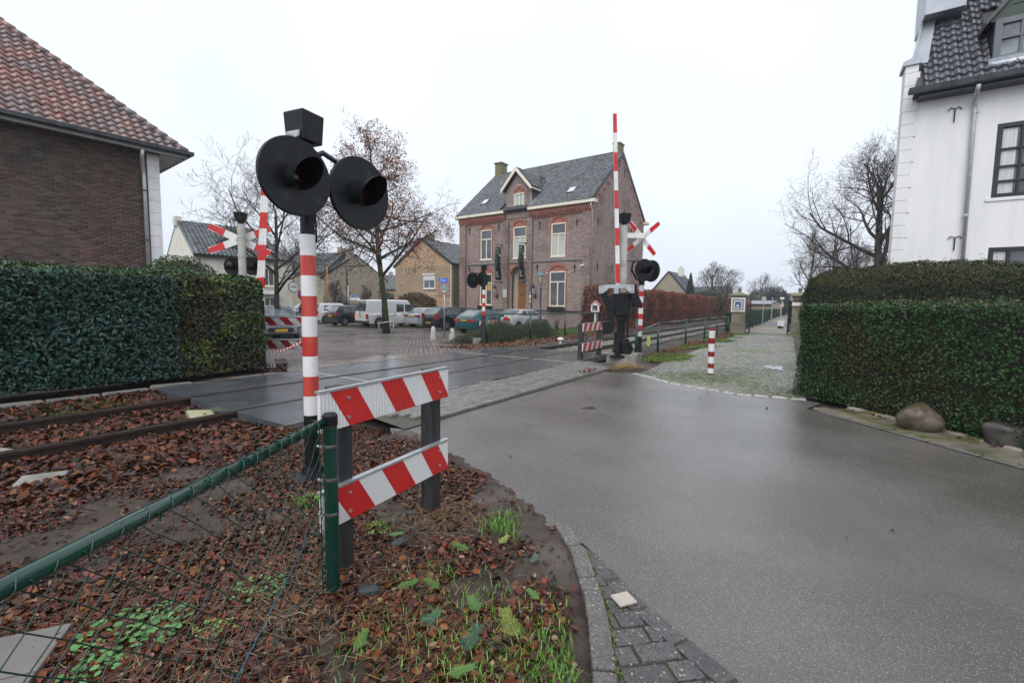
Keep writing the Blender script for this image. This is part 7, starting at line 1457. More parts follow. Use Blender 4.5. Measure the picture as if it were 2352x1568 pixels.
def bushy(label, px, dep, cz, rx, rz, mat, seed, n=5000, ls=.25, name='bush', cat='bush', base=-.2, trunk=True):
    x_, y_ = at_depth(px, dep); t = thing(name, label, cat, (x_, y_, base)); rg = np.random.default_rng(seed); d = rg.normal(0, 1, (n, 3)); d /= np.linalg.norm(d, axis=1, keepdims=True); k = 1+.28*vnoise(d, 2.6)+.14*vnoise(d, 6)
    P = d*k[:, None]*(rg.uniform(.55, 1, n)**.5)[:, None]*[rx, rx, rz]+[0, 0, cz-base]; V, F = leafquads(P, d, ls, rg, tilt=.7); o = bulk('foliage', V, F, mat, t); o['kind'] = 'stuff'
    if trunk: MB().cyl((0, 0, 0), (0, 0, cz-base), .05+rx*.03, .03, 6).build('trunk', m_bark2, t, True)
    return t
bushy('dark pine crown beyond the green hedge, left one', 1748, 98, 3.2, 3.6, 2.3, m_pine, 5, name='pine_tree', cat='tree'); bushy('rounded evergreen beyond the green hedge, middle one', 1776, 92, 2.9, 2.4, 2.4, m_pine, 6, name='evergreen_tree', cat='tree'); bushy('narrow evergreen beside the right gate pillar, farthest right', 1789, 90, 2.2, 1.5, 2.2, m_pine, 7, name='evergreen_tree', cat='tree')
bushy('green bush at the foot of the bare tree behind the beech hedge', 1610, 60, 2.0, 2.6, 1.3, m_pine, 8)
m_box = M('clipped_bush_green', (.03, .055, .018), (.05, .085, .025), scale=6, rough=.55, var=.35, hue=.03)
bushy('round green garden bush beyond the black hatchback', 789, 44, .6, .8, .9, m_spr, 9, 2600, .12); bushy('dark green mass of shrubs behind the lantern', 860, 70, 1.6, 3.6, 1.7, m_pine, 10, 4000, .3)
for i, (px, lab) in enumerate([(656, 'olive clipped bush left of the dark statue'), (674, 'grey green bush just left of the dark statue'), (701, 'olive bush right of the dark statue')]): bushy(lab, px, 31, .28, .42, .42, m_box if i != 1 else M('grey_green_leaf', (.08, .12, .09), (.12, .16, .13), rough=.5, var=.3), 60+i, 1500, .09)
bushy('drooping brown climber before the tan brick house', 955, 40, 1.25, 2.0, .95, M('straw_brown_twigs', (.14, .09, .05), (.09, .07, .035), scale=4, rough=.8, var=.3), 12, 7000, .16, name='climbing_shrub')
bushy('dark shrub at the side of the brick house behind the wire arch', 1398, 30, 1.4, .5, 1.3, m_spr, 13, 1500, .12)
# ------------------------------------------------------------------ hedges
def hedge_leaves(P, Nn, size, tilt, asp, rng): return leafquads(P, Nn, size, rng, tilt, asp)
def hedge(label, s0, s1, n0, n1, h, mat, seed, n, size, name='hedge', rnd=.25, bump=.06, frame='sn', core=None, mat2=None, frac2=0, tilt=.55, depthj=.05, zb=.0, asp=.6, top_ret=0, mats=None, segs=None, cat='hedge'):
    """clipped hedge: rounded box in track coordinates, a twiggy core and a skin of leaves"""
    t = thing(name, label, cat, (0, 0, 0)); rg = np.random.default_rng(seed); Ls_, Ws, Hs = s1-s0, n1-n0, h-zb
    A = np.array([Ls_*Hs, Ls_*Hs*(0.25 if frame != 'all' else 1), Ws*Hs, Ws*Hs, Ls_*Ws]); A = A/A.sum(); f = rg.choice(5, n, p=A); u, v = rg.random(n), rg.random(n)
    loc = np.zeros((n, 3)); nr = np.zeros((n, 3))
    for k in range(5):
        m = f == k; a, b = u[m], v[m]; o_ = 0*a
        if k == 0: loc[m] = np.c_[a, o_, b]; nr[m] = (0, -1, 0)
        if k == 1: loc[m] = np.c_[a, o_+1, b]; nr[m] = (0, 1, 0)
        if k == 2: loc[m] = np.c_[o_, a, b]; nr[m] = (-1, 0, 0)
        if k == 3: loc[m] = np.c_[o_+1, a, b]; nr[m] = (1, 0, 0)
        if k == 4: loc[m] = np.c_[a, b, o_+1]; nr[m] = (0, 0, 1)
    D = np.array([Ls_, Ws, Hs]); Q = loc*D
    lo = np.array([rnd, rnd, -9]); hi = D-np.array([rnd, rnd, rnd]); c = np.clip(Q, np.minimum(lo, D/2), np.maximum(hi, D/2)); dv = Q-c; dl = np.linalg.norm(dv, axis=1); m = dl > rnd
    Q[m] = c[m]+dv[m]/dl[m, None]*rnd; nn = np.where(dl[:, None] > 1e-4, dv/np.maximum(dl[:, None], 1e-6), nr)
    disp = bump*(vnoise(Q+seed, 1.1)+.6*vnoise(Q+seed, 3.1)+.35*vnoise(Q, 8)); Q = Q+nn*(disp-depthj*rg.random(n)**1.5+np.where(rg.random(n) < .06, rg.exponential(.035, n), 0))[:, None]
    def W3(Q): s_ = s0+Q[:, 0]; n_ = n0+Q[:, 1]; return np.c_[s_*T2[0]+n_*N2[0], s_*T2[1]+n_*N2[1], zb+Q[:, 2]]
    NN = np.c_[nn[:, 0]*T2[0]+nn[:, 1]*N2[0], nn[:, 0]*T2[1]+nn[:, 1]*N2[1], nn[:, 2]]; P = W3(Q)
    sel = np.zeros(n, int)
    if mats:
        sel = mats[1](Q, rg)
    for k, mm in enumerate([mat]+(mats[0] if mats else [])):
        q = sel == k
        if q.any(): V, F = hedge_leaves(P[q], NN[q], size, tilt, asp, rg); o = bulk('leaves', V, F, mm, t); o['kind'] = 'stuff'
    # core
    g = 24; gx, gzn, gy = max(8, int(Ls_/.25)), max(5, int(Hs/.25)), max(4, int(Ws/.3)); ins = .09
    bm = bmesh.new(); bmesh.ops.create_cube(bm, size=1); bmesh.ops.subdivide_edges(bm, edges=bm.edges[:], cuts=10, use_grid_fill=True)
    C_ = np.array([v_.co[:] for v_ in bm.verts])+.5; Qc = C_*D; lo2 = lo+0; c = np.clip(Qc, np.minimum(lo, D/2), np.maximum(hi, D/2)); dv = Qc-c; dl = np.linalg.norm(dv, axis=1); m = dl > rnd; Qc[m] = c[m]+dv[m]/dl[m, None]*rnd
    nn = np.where(dl[:, None] > 1e-4, dv/np.maximum(dl[:, None], 1e-6), 0); ctr = D/2; Qc = Qc-nn*ins+nn*(bump*(vnoise(Qc+seed, 1.1)+.6*vnoise(Qc+seed, 3.1)))[:, None]; Wc = W3(Qc)
    for v_, q in zip(bm.verts, Wc): v_.co = q
    me = bpy.data.meshes.new('branches'); bm.to_mesh(me); bm.free(); link('branches', me, core or M('hedge_core', (.014, .013, .009), (.03, .025, .015), scale=12, rough=.9, bump=.8, bscale=18) if 'hedge_core' not in bpy.data.materials else (core or bpy.data.materials['hedge_core']), t, True)
    return t
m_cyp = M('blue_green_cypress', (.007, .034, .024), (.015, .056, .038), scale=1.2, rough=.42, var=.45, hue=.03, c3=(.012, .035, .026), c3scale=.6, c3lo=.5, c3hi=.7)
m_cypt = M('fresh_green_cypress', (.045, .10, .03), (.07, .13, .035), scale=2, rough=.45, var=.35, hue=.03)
m_cypd = M('brown_olive_cypress', (.035, .038, .012), (.07, .065, .02), scale=5, rough=.6, var=.4)
m_cypy = M('yellow_green_cypress', (.16, .20, .03), (.12, .17, .03), scale=5, rough=.5, var=.3)
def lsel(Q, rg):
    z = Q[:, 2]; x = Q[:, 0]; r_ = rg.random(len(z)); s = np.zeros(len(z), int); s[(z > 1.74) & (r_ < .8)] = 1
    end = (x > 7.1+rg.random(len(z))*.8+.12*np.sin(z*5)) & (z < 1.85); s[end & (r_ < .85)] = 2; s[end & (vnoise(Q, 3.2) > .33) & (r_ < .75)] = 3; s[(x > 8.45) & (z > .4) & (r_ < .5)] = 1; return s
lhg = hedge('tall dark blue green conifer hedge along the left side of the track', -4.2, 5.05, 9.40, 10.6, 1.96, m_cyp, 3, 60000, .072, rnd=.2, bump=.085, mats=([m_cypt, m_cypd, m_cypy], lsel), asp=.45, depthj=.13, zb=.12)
n = 9000; rg = np.random.default_rng(91); s_ = rg.uniform(-3.8, 3.4, n); z_ = rg.uniform(.15, 1.9, n); nn_ = 9.40-.05+.085*1.0*vnoise(np.c_[s_, z_, 0*z_], 2.2)-.02; P = np.c_[s_*T2[0]+nn_*N2[0], s_*T2[1]+nn_*N2[1], z_]; V, F = leafquads(P, np.tile([-N2[0], -N2[1], .5], (n, 1)), .085, rg, .6, .5); o = bulk('sprays', V, F, M('blue_green_spray', (.012, .050, .038), (.022, .075, .055), scale=1.3, rough=.4, var=.5, hue=.02), lhg); o['kind'] = 'stuff'
# far side top bush
bt = thing('topiary_bush', 'rounded bright green conifer bush rising behind the left hedge', 'bush', (*at_depth(415, 11.6), 0)); rg = np.random.default_rng(9); n = 9000; d = rg.normal(0, 1, (n, 3)); d /= np.linalg.norm(d, axis=1, keepdims=True); P = d*(1+.10*vnoise(d, 3.5))[:, None]*[1.15, .8, 1.25]*(.9+.1*rg.random(n))[:, None]+[0, 0, 1.34]
V, F = leafquads(P, d, .075, rg, tilt=.6, asp=.4); o = bulk('foliage', V, F, m_cypt, bt); o['kind'] = 'stuff'; MB().sphere((0, 0, 1.34), 1, 16, 10, (1.05, .72, 1.15)).build('branches', bpy.data.materials['hedge_core'], bt, True)
for k in range(2): MB().cyl((*sn(5.12+k*.12, 9.75+k*.25), -.1), (*sn(5.12+k*.12, 9.75+k*.25), 1.5), .035, n=8).build('stake', m_green, lhg)
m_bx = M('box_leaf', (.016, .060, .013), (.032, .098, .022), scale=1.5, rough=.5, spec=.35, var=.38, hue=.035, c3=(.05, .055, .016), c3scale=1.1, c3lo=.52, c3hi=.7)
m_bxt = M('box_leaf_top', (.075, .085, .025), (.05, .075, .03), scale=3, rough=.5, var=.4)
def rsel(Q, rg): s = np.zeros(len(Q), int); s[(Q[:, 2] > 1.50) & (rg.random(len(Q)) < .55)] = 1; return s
# the box hedge follows the road, so it gets its own frame
def hedge_frame(org, az, fn):
    global T2, N2
    oT, oN = T2.copy(), N2.copy(); a = math.pi/2-az; T2 = np.array([math.cos(a), math.sin(a)]); N2 = np.array([-math.sin(a), math.cos(a)])
    t = fn(); T2[:], N2[:] = oT, oN; t.location = (org[0], org[1], 0); return t
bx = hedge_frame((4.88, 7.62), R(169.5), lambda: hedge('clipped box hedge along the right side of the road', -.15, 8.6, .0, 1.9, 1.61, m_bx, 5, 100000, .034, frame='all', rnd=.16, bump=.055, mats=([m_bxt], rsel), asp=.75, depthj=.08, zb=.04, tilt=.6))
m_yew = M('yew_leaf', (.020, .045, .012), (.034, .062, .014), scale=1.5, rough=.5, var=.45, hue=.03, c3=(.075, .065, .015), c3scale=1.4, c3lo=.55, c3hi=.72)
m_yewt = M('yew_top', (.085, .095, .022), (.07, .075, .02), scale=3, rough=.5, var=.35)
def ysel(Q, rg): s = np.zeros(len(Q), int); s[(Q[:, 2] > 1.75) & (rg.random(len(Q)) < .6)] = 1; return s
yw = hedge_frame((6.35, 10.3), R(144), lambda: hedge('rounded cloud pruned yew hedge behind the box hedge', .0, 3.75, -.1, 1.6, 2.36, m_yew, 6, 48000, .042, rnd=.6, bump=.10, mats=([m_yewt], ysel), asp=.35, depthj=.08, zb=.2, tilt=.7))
m_bee = M('beech_leaf', (.30, .085, .040), (.19, .058, .030), scale=2, rough=.6, var=.5, hue=.02, c3=(.10, .045, .03), c3scale=.8)
bh = hedge('long brown beech hedge beyond the railway track', 26.0, 105, 10.4, 12.2, 2.75, m_bee, 12, 90000, .10, rnd=.3, bump=.16, asp=.7, depthj=.15, zb=-.2, core=M('beech_core', (.04, .022, .015), (.06, .03, .02), scale=8, rough=.9))
def gsel(Q, rg): return (rg.random(len(Q)) < .12).astype(int)
gh_ = hedge_frame((14.2, 28.2), R(32.2), lambda: hedge('low green hedge along the gravel path behind the gate', 0, 95, .1, 1.0, 1.22, M('path_hedge_green', (.025, .055, .028), (.04, .075, .035), scale=1, rough=.5, var=.4), 8, 36000, .10, rnd=.1, bump=.05, zb=.0))
gf = thing('wire_fence', 'green wire fence panel standing along the low hedge behind the gate', 'fence', (0, 0, 0)); aa = np.array([14.35, 28.1]); dv = np.array([math.sin(R(32.2)), math.cos(R(32.2))])
for k in range(9): p = aa+dv*k*3.0; MB().cyl((p[0], p[1], 0), (p[0], p[1], 1.2), .03, n=8).build('post', m_green, gf)
chainlink(gf, aa, aa+dv*24, .05, 1.15, m_wire, .07, .0022, 3)
hm = M('garden_hedge_green', (.015, .03, .015), (.022, .04, .018), scale=2, rough=.6, var=.4)
x_, y_ = at_depth(762, 40); gdh = hedge_frame((x_-.6, y_), R(88), lambda: hedge('dark clipped garden hedge behind the black hatchback', 0, 7.5, 0, .8, 1.25, hm, 31, 9000, .10, rnd=.1, bump=.03, zb=-.25))
# shrub strip and grass between square and track
m_shr = M('shrub_leaf', (.045, .085, .030), (.07, .11, .045), scale=2.5, rough=.5, var=.45, hue=.03, c3=(.10, .12, .08), c3scale=1.2, c3lo=.55, c3hi=.7)
sh = thing('low_shrubs', 'low straggly green shrubs between the brick square and the track', 'shrubs', (0, 0, 0)); n = 30000; rg = np.random.default_rng(4); a = rg.random(n); b = rg.random(n); hgt = rg.random(n)**.7
s_ = 13.75+a*6.3; n_ = 10.35+b*(1.75-.35*a)+.2*np.sin(s_*2); top = .62+.16*np.sin(s_*2.1)+.1*np.sin(s_*5.3+n_*3); edge = np.minimum(1, np.minimum(np.minimum(b, 1-b)*5, np.minimum(a, 1-a)*9)+.25); x = s_*T2[0]+n_*N2[0]; y = s_*T2[1]+n_*N2[1]
P = np.c_[x, y, gz(x, y)+hgt*top*edge]; V, F = leafquads(P, np.tile([0, -.3, 1.], (n, 1)), .055, rg, tilt=.8, asp=.35); o = bulk('leaves', V, F, m_shr, sh); o['kind'] = 'stuff'
P0 = np.c_[x[:1500], y[:1500], gz(x[:1500], y[:1500])-.02]; P1 = P0+np.c_[rg.normal(0, .08, 1500), rg.normal(0, .08, 1500), top[:1500]*edge[:1500]]; V, F = vtubes(P0, P1, np.full(1500, .006), np.full(1500, .003), 3); o = bulk('stems', V, F, m_twigd, sh); o['kind'] = 'stuff'
def blades(name, P, h, w_, mat, rg, parent=None, lean=.4):
    n = len(P); a = rg.uniform(0, 6.28, n); d = np.c_[np.cos(a), np.sin(a), 0*a]; hh = (h*rg.uniform(.5, 1.2, n))[:, None]; b = np.c_[np.cos(a+1.57), np.sin(a+1.57), 0*a]*(w_*.5); ln = (lean*rg.uniform(.2, 1.4, n))[:, None]*hh
    V = np.stack([P-b, P+b, P+d*ln*.35+b*.7+[0, 0, 1]*hh*.6, P+d*ln*.35-b*.7+[0, 0, 1]*hh*.6, P+d*ln+[0, 0, 1]*hh*.9], 1).reshape(-1, 3); k = np.arange(n)*5; F = np.concatenate([np.stack([k, k+1, k+2], 1), np.stack([k, k+2, k+3], 1), np.stack([k+3, k+2, k+4], 1)]); return bulk(name, V, F, mat, parent)
m_grass = M('winter_grass', (.06, .11, .025), (.10, .15, .035), scale=3, rough=.5, var=.4, hue=.03)
n = 26000; s_ = 16.5+rg.random(n)*14; n_ = 10.25+rg.random(n)*4.2; x = s_*T2[0]+n_*N2[0]; y = s_*T2[1]+n_*N2[1]; o = blades('lawn_grass', np.c_[x, y, gz(x, y)-.03], .22, .012, m_grass, rg); tag(o, 'green grass strip in front of the brick house', 'grass', kind='stuff')
# ------------------------------------------------------------------ leaf litter, straw, weeds, rocks
rg = np.random.default_rng(77)
m_l1 = M('wet_brown_leaf', (.085, .028, .014), (.050, .019, .011), scale=20, spec=.35, rough=.4, var=.55, hue=.02)
m_l2 = M('rusty_orange_leaf', (.17, .048, .014), (.11, .032, .011), scale=20, spec=.35, rough=.4, var=.4, hue=.02)
m_l3 = M('dark_rotten_leaf', (.024, .012, .009), (.040, .019, .013), scale=20, spec=.4, rough=.36, var=.5)
m_l4 = M('tan_leaf', (.30, .20, .12), (.22, .13, .08), scale=20, rough=.45, var=.35, hue=.02)
m_straw = M('dead_straw', (.30, .21, .11), (.17, .11, .055), scale=15, rough=.6, var=.4)
def litter(P, size, rg, flat=.45):
    n = len(P); a = rg.uniform(0, 6.28, n); u = np.c_[np.cos(a), np.sin(a), rg.normal(0, flat*.5, n)]; nn = np.c_[rg.normal(0, flat, (n, 2)), np.ones(n)]; nn /= np.linalg.norm(nn, axis=1, keepdims=True); u -= nn*(u*nn).sum(1, keepdims=True); u /= np.linalg.norm(u, axis=1, keepdims=True); v = np.cross(nn, u)
    s_ = (size*rg.uniform(.55, 1.4, n))[:, None]; asp = rg.uniform(.16, .44, n)[:, None]; c1 = rg.normal(.08, .13, n)[:, None]; c2 = rg.normal(.03, .13, n)[:, None]
    # 7 point leaf, folded along the midrib and curled at the ends
    pts = [P-u*s_*.5+nn*s_*c1, P-u*s_*.15-v*s_*asp+nn*s_*c2, P+u*s_*.22-v*s_*asp*.8+nn*s_*c2, P+u*s_*.5+nn*s_*c1*1.2, P+u*s_*.22+v*s_*asp*.8+nn*s_*c2*1.5, P-u*s_*.15+v*s_*asp+nn*s_*c2*1.5]
    V = np.stack(pts, 1).reshape(-1, 3); b = np.arange(n)*6; F = np.concatenate([np.stack([b, b+1, b+2, b+3], 1), np.stack([b, b+3, b+4, b+5], 1)]); return V, F
def region_pts(n, sampler, dens):
    out = []; tot = 0
    while tot < n: P = sampler(n); k = dens(P) > rg.random(len(P)); out.append(P[k]); tot += int(k.sum()); 
    P = np.concatenate(out)[:n]; z = terr(P[:, 0], P[:, 1]); return np.c_[P, z]
def vsamp(n): r_ = .9+8.5*rg.random(n)**.85; a = np.radians(rg.uniform(-60, 22, n)); return np.c_[r_*np.sin(a), r_*np.cos(a)]
def vdens(P):
    x, y = P[:, 0], P[:, 1]; s = x*T2[0]+y*T2[1]; n_ = x*N2[0]+y*N2[1]; Q = np.c_[x, y, 0*x]; d = .45+.6*vnoise(Q, 1.6)+.45*vnoise(Q+5, 5)
    ok = (x < border(y)-.0) & (n_ < 5.1) & (s < 3.95-np.maximum(0, 4.6-n_)*0) & (np.hypot(x+2.15, y-1.5) > .37+.1*vnoise(Q, 9))
    bare = np.exp(-((n_-4.0)**2)/.25)*(s < 2.2)*.35+np.exp(-(((x-.0)**2)/.10+((y-3.6)**2)/.5))*.6+np.clip(1-(border(y)-x)/.25, 0, 1)*.75
    near = np.clip(1.25-.09*np.hypot(x, y), .3, 1)
    return np.where(ok, np.clip(d-bare, .02, 1)*near, 0)
lt = thing('leaf_litter', 'wet brown fallen leaves covering the verge in the foreground', 'leaf litter', (0, 0, 0)); lt['kind'] = 'stuff'
for nm, m_, n, sz, lift in (('dark_leaves', m_l3, 22000, .036, .004), ('brown_leaves', m_l1, 20000, .038, .008), ('orange_leaves', m_l2, 5200, .040, .012), ('tan_leaves', m_l4, 1100, .030, .012)):
    P = region_pts(n, vsamp, vdens); P[:, 2] += lift+rg.random(n)*.008; V, F = litter(P, sz, rg, .38); o = bulk(nm, V, F, m_, lt); o['kind'] = 'stuff'
# leaves in and beside the track
def tsamp(n): s = rg.uniform(-6, 2.9, n); n_ = rg.uniform(4.6, 9.3, n); return np.c_[s*T2[0]+n_*N2[0], s*T2[1]+n_*N2[1]]
def tdens(P):
    x, y = P[:, 0], P[:, 1]; n_ = x*N2[0]+y*N2[1]; Q = np.c_[x, y, 0*x]; d = .75+.4*vnoise(Q, 1.1); return np.clip(d, .1, 1)*np.where((n_ > 8.0), .45, 1)*np.where((abs(n_-RN) < .06) | (abs(n_-RF) < .06), 0, 1)
tt_ = thing('track_leaves', 'rusty fallen leaves between and beside the rails left of the crossing deck', 'leaf litter', (0, 0, 0)); tt_['kind'] = 'stuff'
for nm, m_, n, sz in (('dark_leaves', m_l3, 8000, .065), ('brown_leaves', m_l1, 13000, .065), ('orange_leaves', m_l2, 11000, .065)):
    P = region_pts(n, tsamp, tdens); P[:, 2] += .01+rg.random(n)*.035+.02*np.clip(vnoise(P, 2), 0, 1); V, F = litter(P, sz, rg, .6); o = bulk(nm, V, F, m_, tt_); o['kind'] = 'stuff'
# brown leaf band beyond the track and around the machine
def fsamp(n): s = rg.uniform(11.5, 27, n); n_ = rg.uniform(8.9, 10.6, n); return np.c_[s*T2[0]+n_*N2[0], s*T2[1]+n_*N2[1]]
P = region_pts(9000, fsamp, lambda P: np.clip(.6+.6*vnoise(np.c_[P, 0*P[:, 0]], 1.2), .1, 1)*((P@T2 > 12.7) | (P@N2 > 9.2))); P[:, 2] += .03; V, F = litter(P, .09, rg, .6); o = bulk('far_leaf_band', V, F, M('far_leaf', (.17, .075, .035), (.085, .045, .022), scale=3, rough=.6, var=.6), None); tag(o, 'band of rusty leaves along the far side of the track', 'leaf litter', kind='stuff')
def gsamp(n): s = rg.uniform(12.5, 28, n); n_ = 3.95+rg.normal(0, .16, n); return np.c_[s*T2[0]+n_*N2[0], s*T2[1]+n_*N2[1]]
P = region_pts(2600, gsamp, lambda P: np.clip(.5+.6*vnoise(np.c_[P, 0*P[:, 0]], 1.2), .05, 1)); P[:, 2] += .03; V, F = litter(P, .07, rg, .6); o = bulk('fence_leaf_band', V, F, m_l2, None); tag(o, 'thin band of leaves at the foot of the forecourt fence', 'leaf litter', kind='stuff')
def straw(n, samp, L_, lab, parent=None, w_=.0026, zl=.012, mat=None):
    P = samp(n); P = np.c_[P, terr(P[:, 0], P[:, 1])+zl+rg.random(n)*.02]; a = rg.uniform(0, 6.28, n); l_ = L_*rg.uniform(.3, 1.2, n); d = np.c_[np.cos(a)*l_, np.sin(a)*l_, rg.normal(0, .15, n)*l_]; b = np.c_[-np.sin(a), np.cos(a), 0*a]*w_; bend = np.c_[-np.sin(a), np.cos(a), 0*a]*(rg.normal(0, .12, n)*l_)[:, None]
    V = np.stack([P-b*.5, P+b*.5, P+d*.5+bend+b*.4+[0, 0, .004], P+d*.5+bend-b*.4+[0, 0, .004], P+d, P+d-b*.3], 1).reshape(-1, 3); k = np.arange(n)*6; F = np.concatenate([np.stack([k, k+1, k+2, k+3], 1), np.stack([k+3, k+2, k+4, k+5], 1)]); o = bulk('dead_straw', V, F, mat or m_straw, parent)
    if parent is None: tag(o, lab, 'straw', kind='stuff')
    else: o['kind'] = 'stuff'
    return o
def clus(cx, cy, sx_, sy_): return lambda n: np.c_[cx+rg.normal(0, sx_, n), cy+rg.normal(0, sy_, n)]
def mix(*f): return lambda n: np.concatenate([g_(max(1, int(n*w_))) for g_, w_ in f])[:n]
P_ = mix((clus(-.5, 3.05, .22, .16), .2), (clus(-1.25, 2.0, .3, .45), .22), (clus(-.75, 2.2, .35, .35), .22), (clus(-1.0, 1.25, .35, .25), .2), (clus(-1.4, 3.7, .4, .3), .17))
def clip_v(f): 
    def g_(n): P = f(int(n*1.6)+20); k = (P[:, 0] < border(P[:, 1])-.02) & (P@N2 < 5); return P[k][:n]
    return g_
def straw2(n, samp, *a, **k): 
    P = clip_v(samp)(n); return straw(len(P), lambda q: P, *a, **k)
straw2(1900, P_, .12, 'dry pale straw scattered over the near verge'); P = clip_v(vsamp)(900); straw(len(P), lambda q: P, .10, 'loose dry stalks among the fallen leaves')
Pl = np.c_[rg.uniform(-5.9, -4.3, 2600), rg.uniform(9.5, 10.9, 2600)]; k_ = (Pl@N2 > 9.05) & ~inpoly(Pl[:, 0], Pl[:, 1], sq); Pl = Pl[k_]; V, F = litter(np.c_[Pl, terr(Pl[:, 0], Pl[:, 1])+.02], .07, rg, .5); o = bulk('corner_leaves', V, F, m_l1, tt_); o['kind'] = 'stuff'
straw(3600, lambda n: np.c_[2.35+rg.normal(0, .42, n), 11.35+rg.normal(0, .34, n)], .16, 'tuft of yellow straw around the foot of the crossing machine', zl=.06, w_=.008, mat=M('yellow_straw', (.40, .25, .10), (.30, .17, .06), scale=15, rough=.6, var=.4))
for i in range(26):      # twigs
    a = clip_v(vsamp)(1)[0]; 
    if np.hypot(*a) > 4.5: continue
    b = rg.uniform(0, 6.28); l_ = rg.uniform(.08, .3); z = float(terr(a[0], a[1]))+.03; p = [Vector((a[0]+math.cos(b+k*.12)*l_*k/4, a[1]+math.sin(b+k*.12)*l_*k/4, z+.01*math.sin(k*2.))) for k in range(5)]
    tw = MB().tube(p, [.0035, .003, .003, .0025, .0015], 5).build('twig', m_l4 if i % 2 else m_twig, lt, True)
# green weeds
def sprouts(cx, cy, r_, n, size, mat, lab, cat='weed', nm='weed_patch', h=.05):
    t = thing(nm, lab, cat, (0, 0, 0)); rr = r_*np.sqrt(rg.random(n)); a = rg.uniform(0, 6.28, n); P = np.c_[cx+rr*np.cos(a), cy+rr*np.sin(a)*.8]; P = np.c_[P, terr(P[:, 0], P[:, 1])+h*rg.uniform(.3, 1, n)*(1.2-rr/r_*.6)]
    k = 7; V = []; F = []
    u = rg.uniform(0, 6.28, n); tl = rg.normal(0, .28, (n, 2)); s_ = size*rg.uniform(.6, 1.3, n)
    ang = np.linspace(0, 2*np.pi, k, endpoint=False); rad = np.array([1, .8, .62, .45, .45, .62, .8])
    lx_ = rad*np.cos(ang); ly_ = rad*np.sin(ang)*.8
    X_ = lx_[None]*np.cos(u)[:, None]-ly_[None]*np.sin(u)[:, None]; Y_ = lx_[None]*np.sin(u)[:, None]+ly_[None]*np.cos(u)[:, None]
    Z_ = X_*tl[:, :1]+Y_*tl[:, 1:]-.18*(X_**2+Y_**2); V = np.stack([X_, Y_, Z_], -1)*s_[:, None, None]*.5+P[:, None]
    V = np.concatenate([V, P[:, None]], 1); b = np.arange(n)*(k+1); F = np.concatenate([np.stack([b+j, b+(j+1) % k, b+k], 1) for j in range(k)]); o = bulk('leaves', V.reshape(-1, 3), F, mat, t, smooth=True); o['kind'] = 'stuff'
    V, F = vtubes(P-[0, 0, h], P, np.full(n, .0013), np.full(n, .0008), 3); o = bulk('stems', V, F, mat, t); o['kind'] = 'stuff'; return t
m_weed = M('bright_weed_leaf', (.075, .20, .055), (.10, .25, .07), scale=30, rough=.4, var=.3, hue=.015)
m_weed2 = M('yellow_weed_leaf', (.16, .27, .04), (.12, .22, .04), scale=30, rough=.4, var=.3, hue=.02)
for px, py, r_, n, sz, m_, lab in ((310, 1450, .25, 230, .042, m_weed, 'largest patch of nettle like weeds behind the wire mesh'), (210, 1545, .12, 50, .04, m_weed, 'weed patch at the bottom left beside the slabs'), (495, 1452, .09, 60, .03, m_weed2, 'small yellow green weed patch behind the wire mesh'), (590, 1355, .15, 90, .034, m_weed, 'weed patch low behind the fence near its post'), (715, 1152, .10, 40, .035, m_weed2, 'weeds just left of the near fence post'), (870, 1222, .09, 40, .028, m_weed2, 'small weeds below the lower striped board')):
    x_, y_ = at(px, py); sprouts(x_, y_, r_, n, sz, m_, lab)
gr = thing('grass_tufts', 'small bright green grass tufts on the near verge', 'grass', (0, 0, 0)); gr['kind'] = 'stuff'
for px, py, r_, n, h in ((870, 1218, .05, 60, .07), (1150, 1205, .07, 130, .07), (1160, 1225, .05, 80, .08), (1290, 1520, .16, 420, .055), (1200, 1540, .14, 240, .05), (1330, 1560, .10, 300, .05), (980, 1440, .10, 90, .05), (1100, 1480, .14, 130, .05), (700, 1165, .05, 60, .08), (1010, 1310, .08, 50, .05), (1270, 1450, .07, 90, .04), (850, 1480, .1, 60, .05), (930, 1530, .12, 80, .05), (1080, 1380, .12, 110, .045), (1180, 1420, .14, 140, .05), (1000, 1520, .16, 160, .05), (1110, 1540, .15, 180, .05), (900, 1420, .1, 60, .05), (960, 1330, .08, 50, .05)):
    x_, y_ = at(px, py); P = np.c_[x_+rg.normal(0, r_, n), y_+rg.normal(0, r_, n)]; P = P[P[:, 0] < border(P[:, 1])-.03]; P = np.c_[P, terr(P[:, 0], P[:, 1])]; o = blades('tuft', P, h, .005, M('lush_grass', (.10, .26, .03), (.16, .34, .05), scale=30, rough=.4, var=.35, hue=.02) if 'lush_grass' not in bpy.data.materials else bpy.data.materials['lush_grass'], rg, gr, .7); o['kind'] = 'stuff'
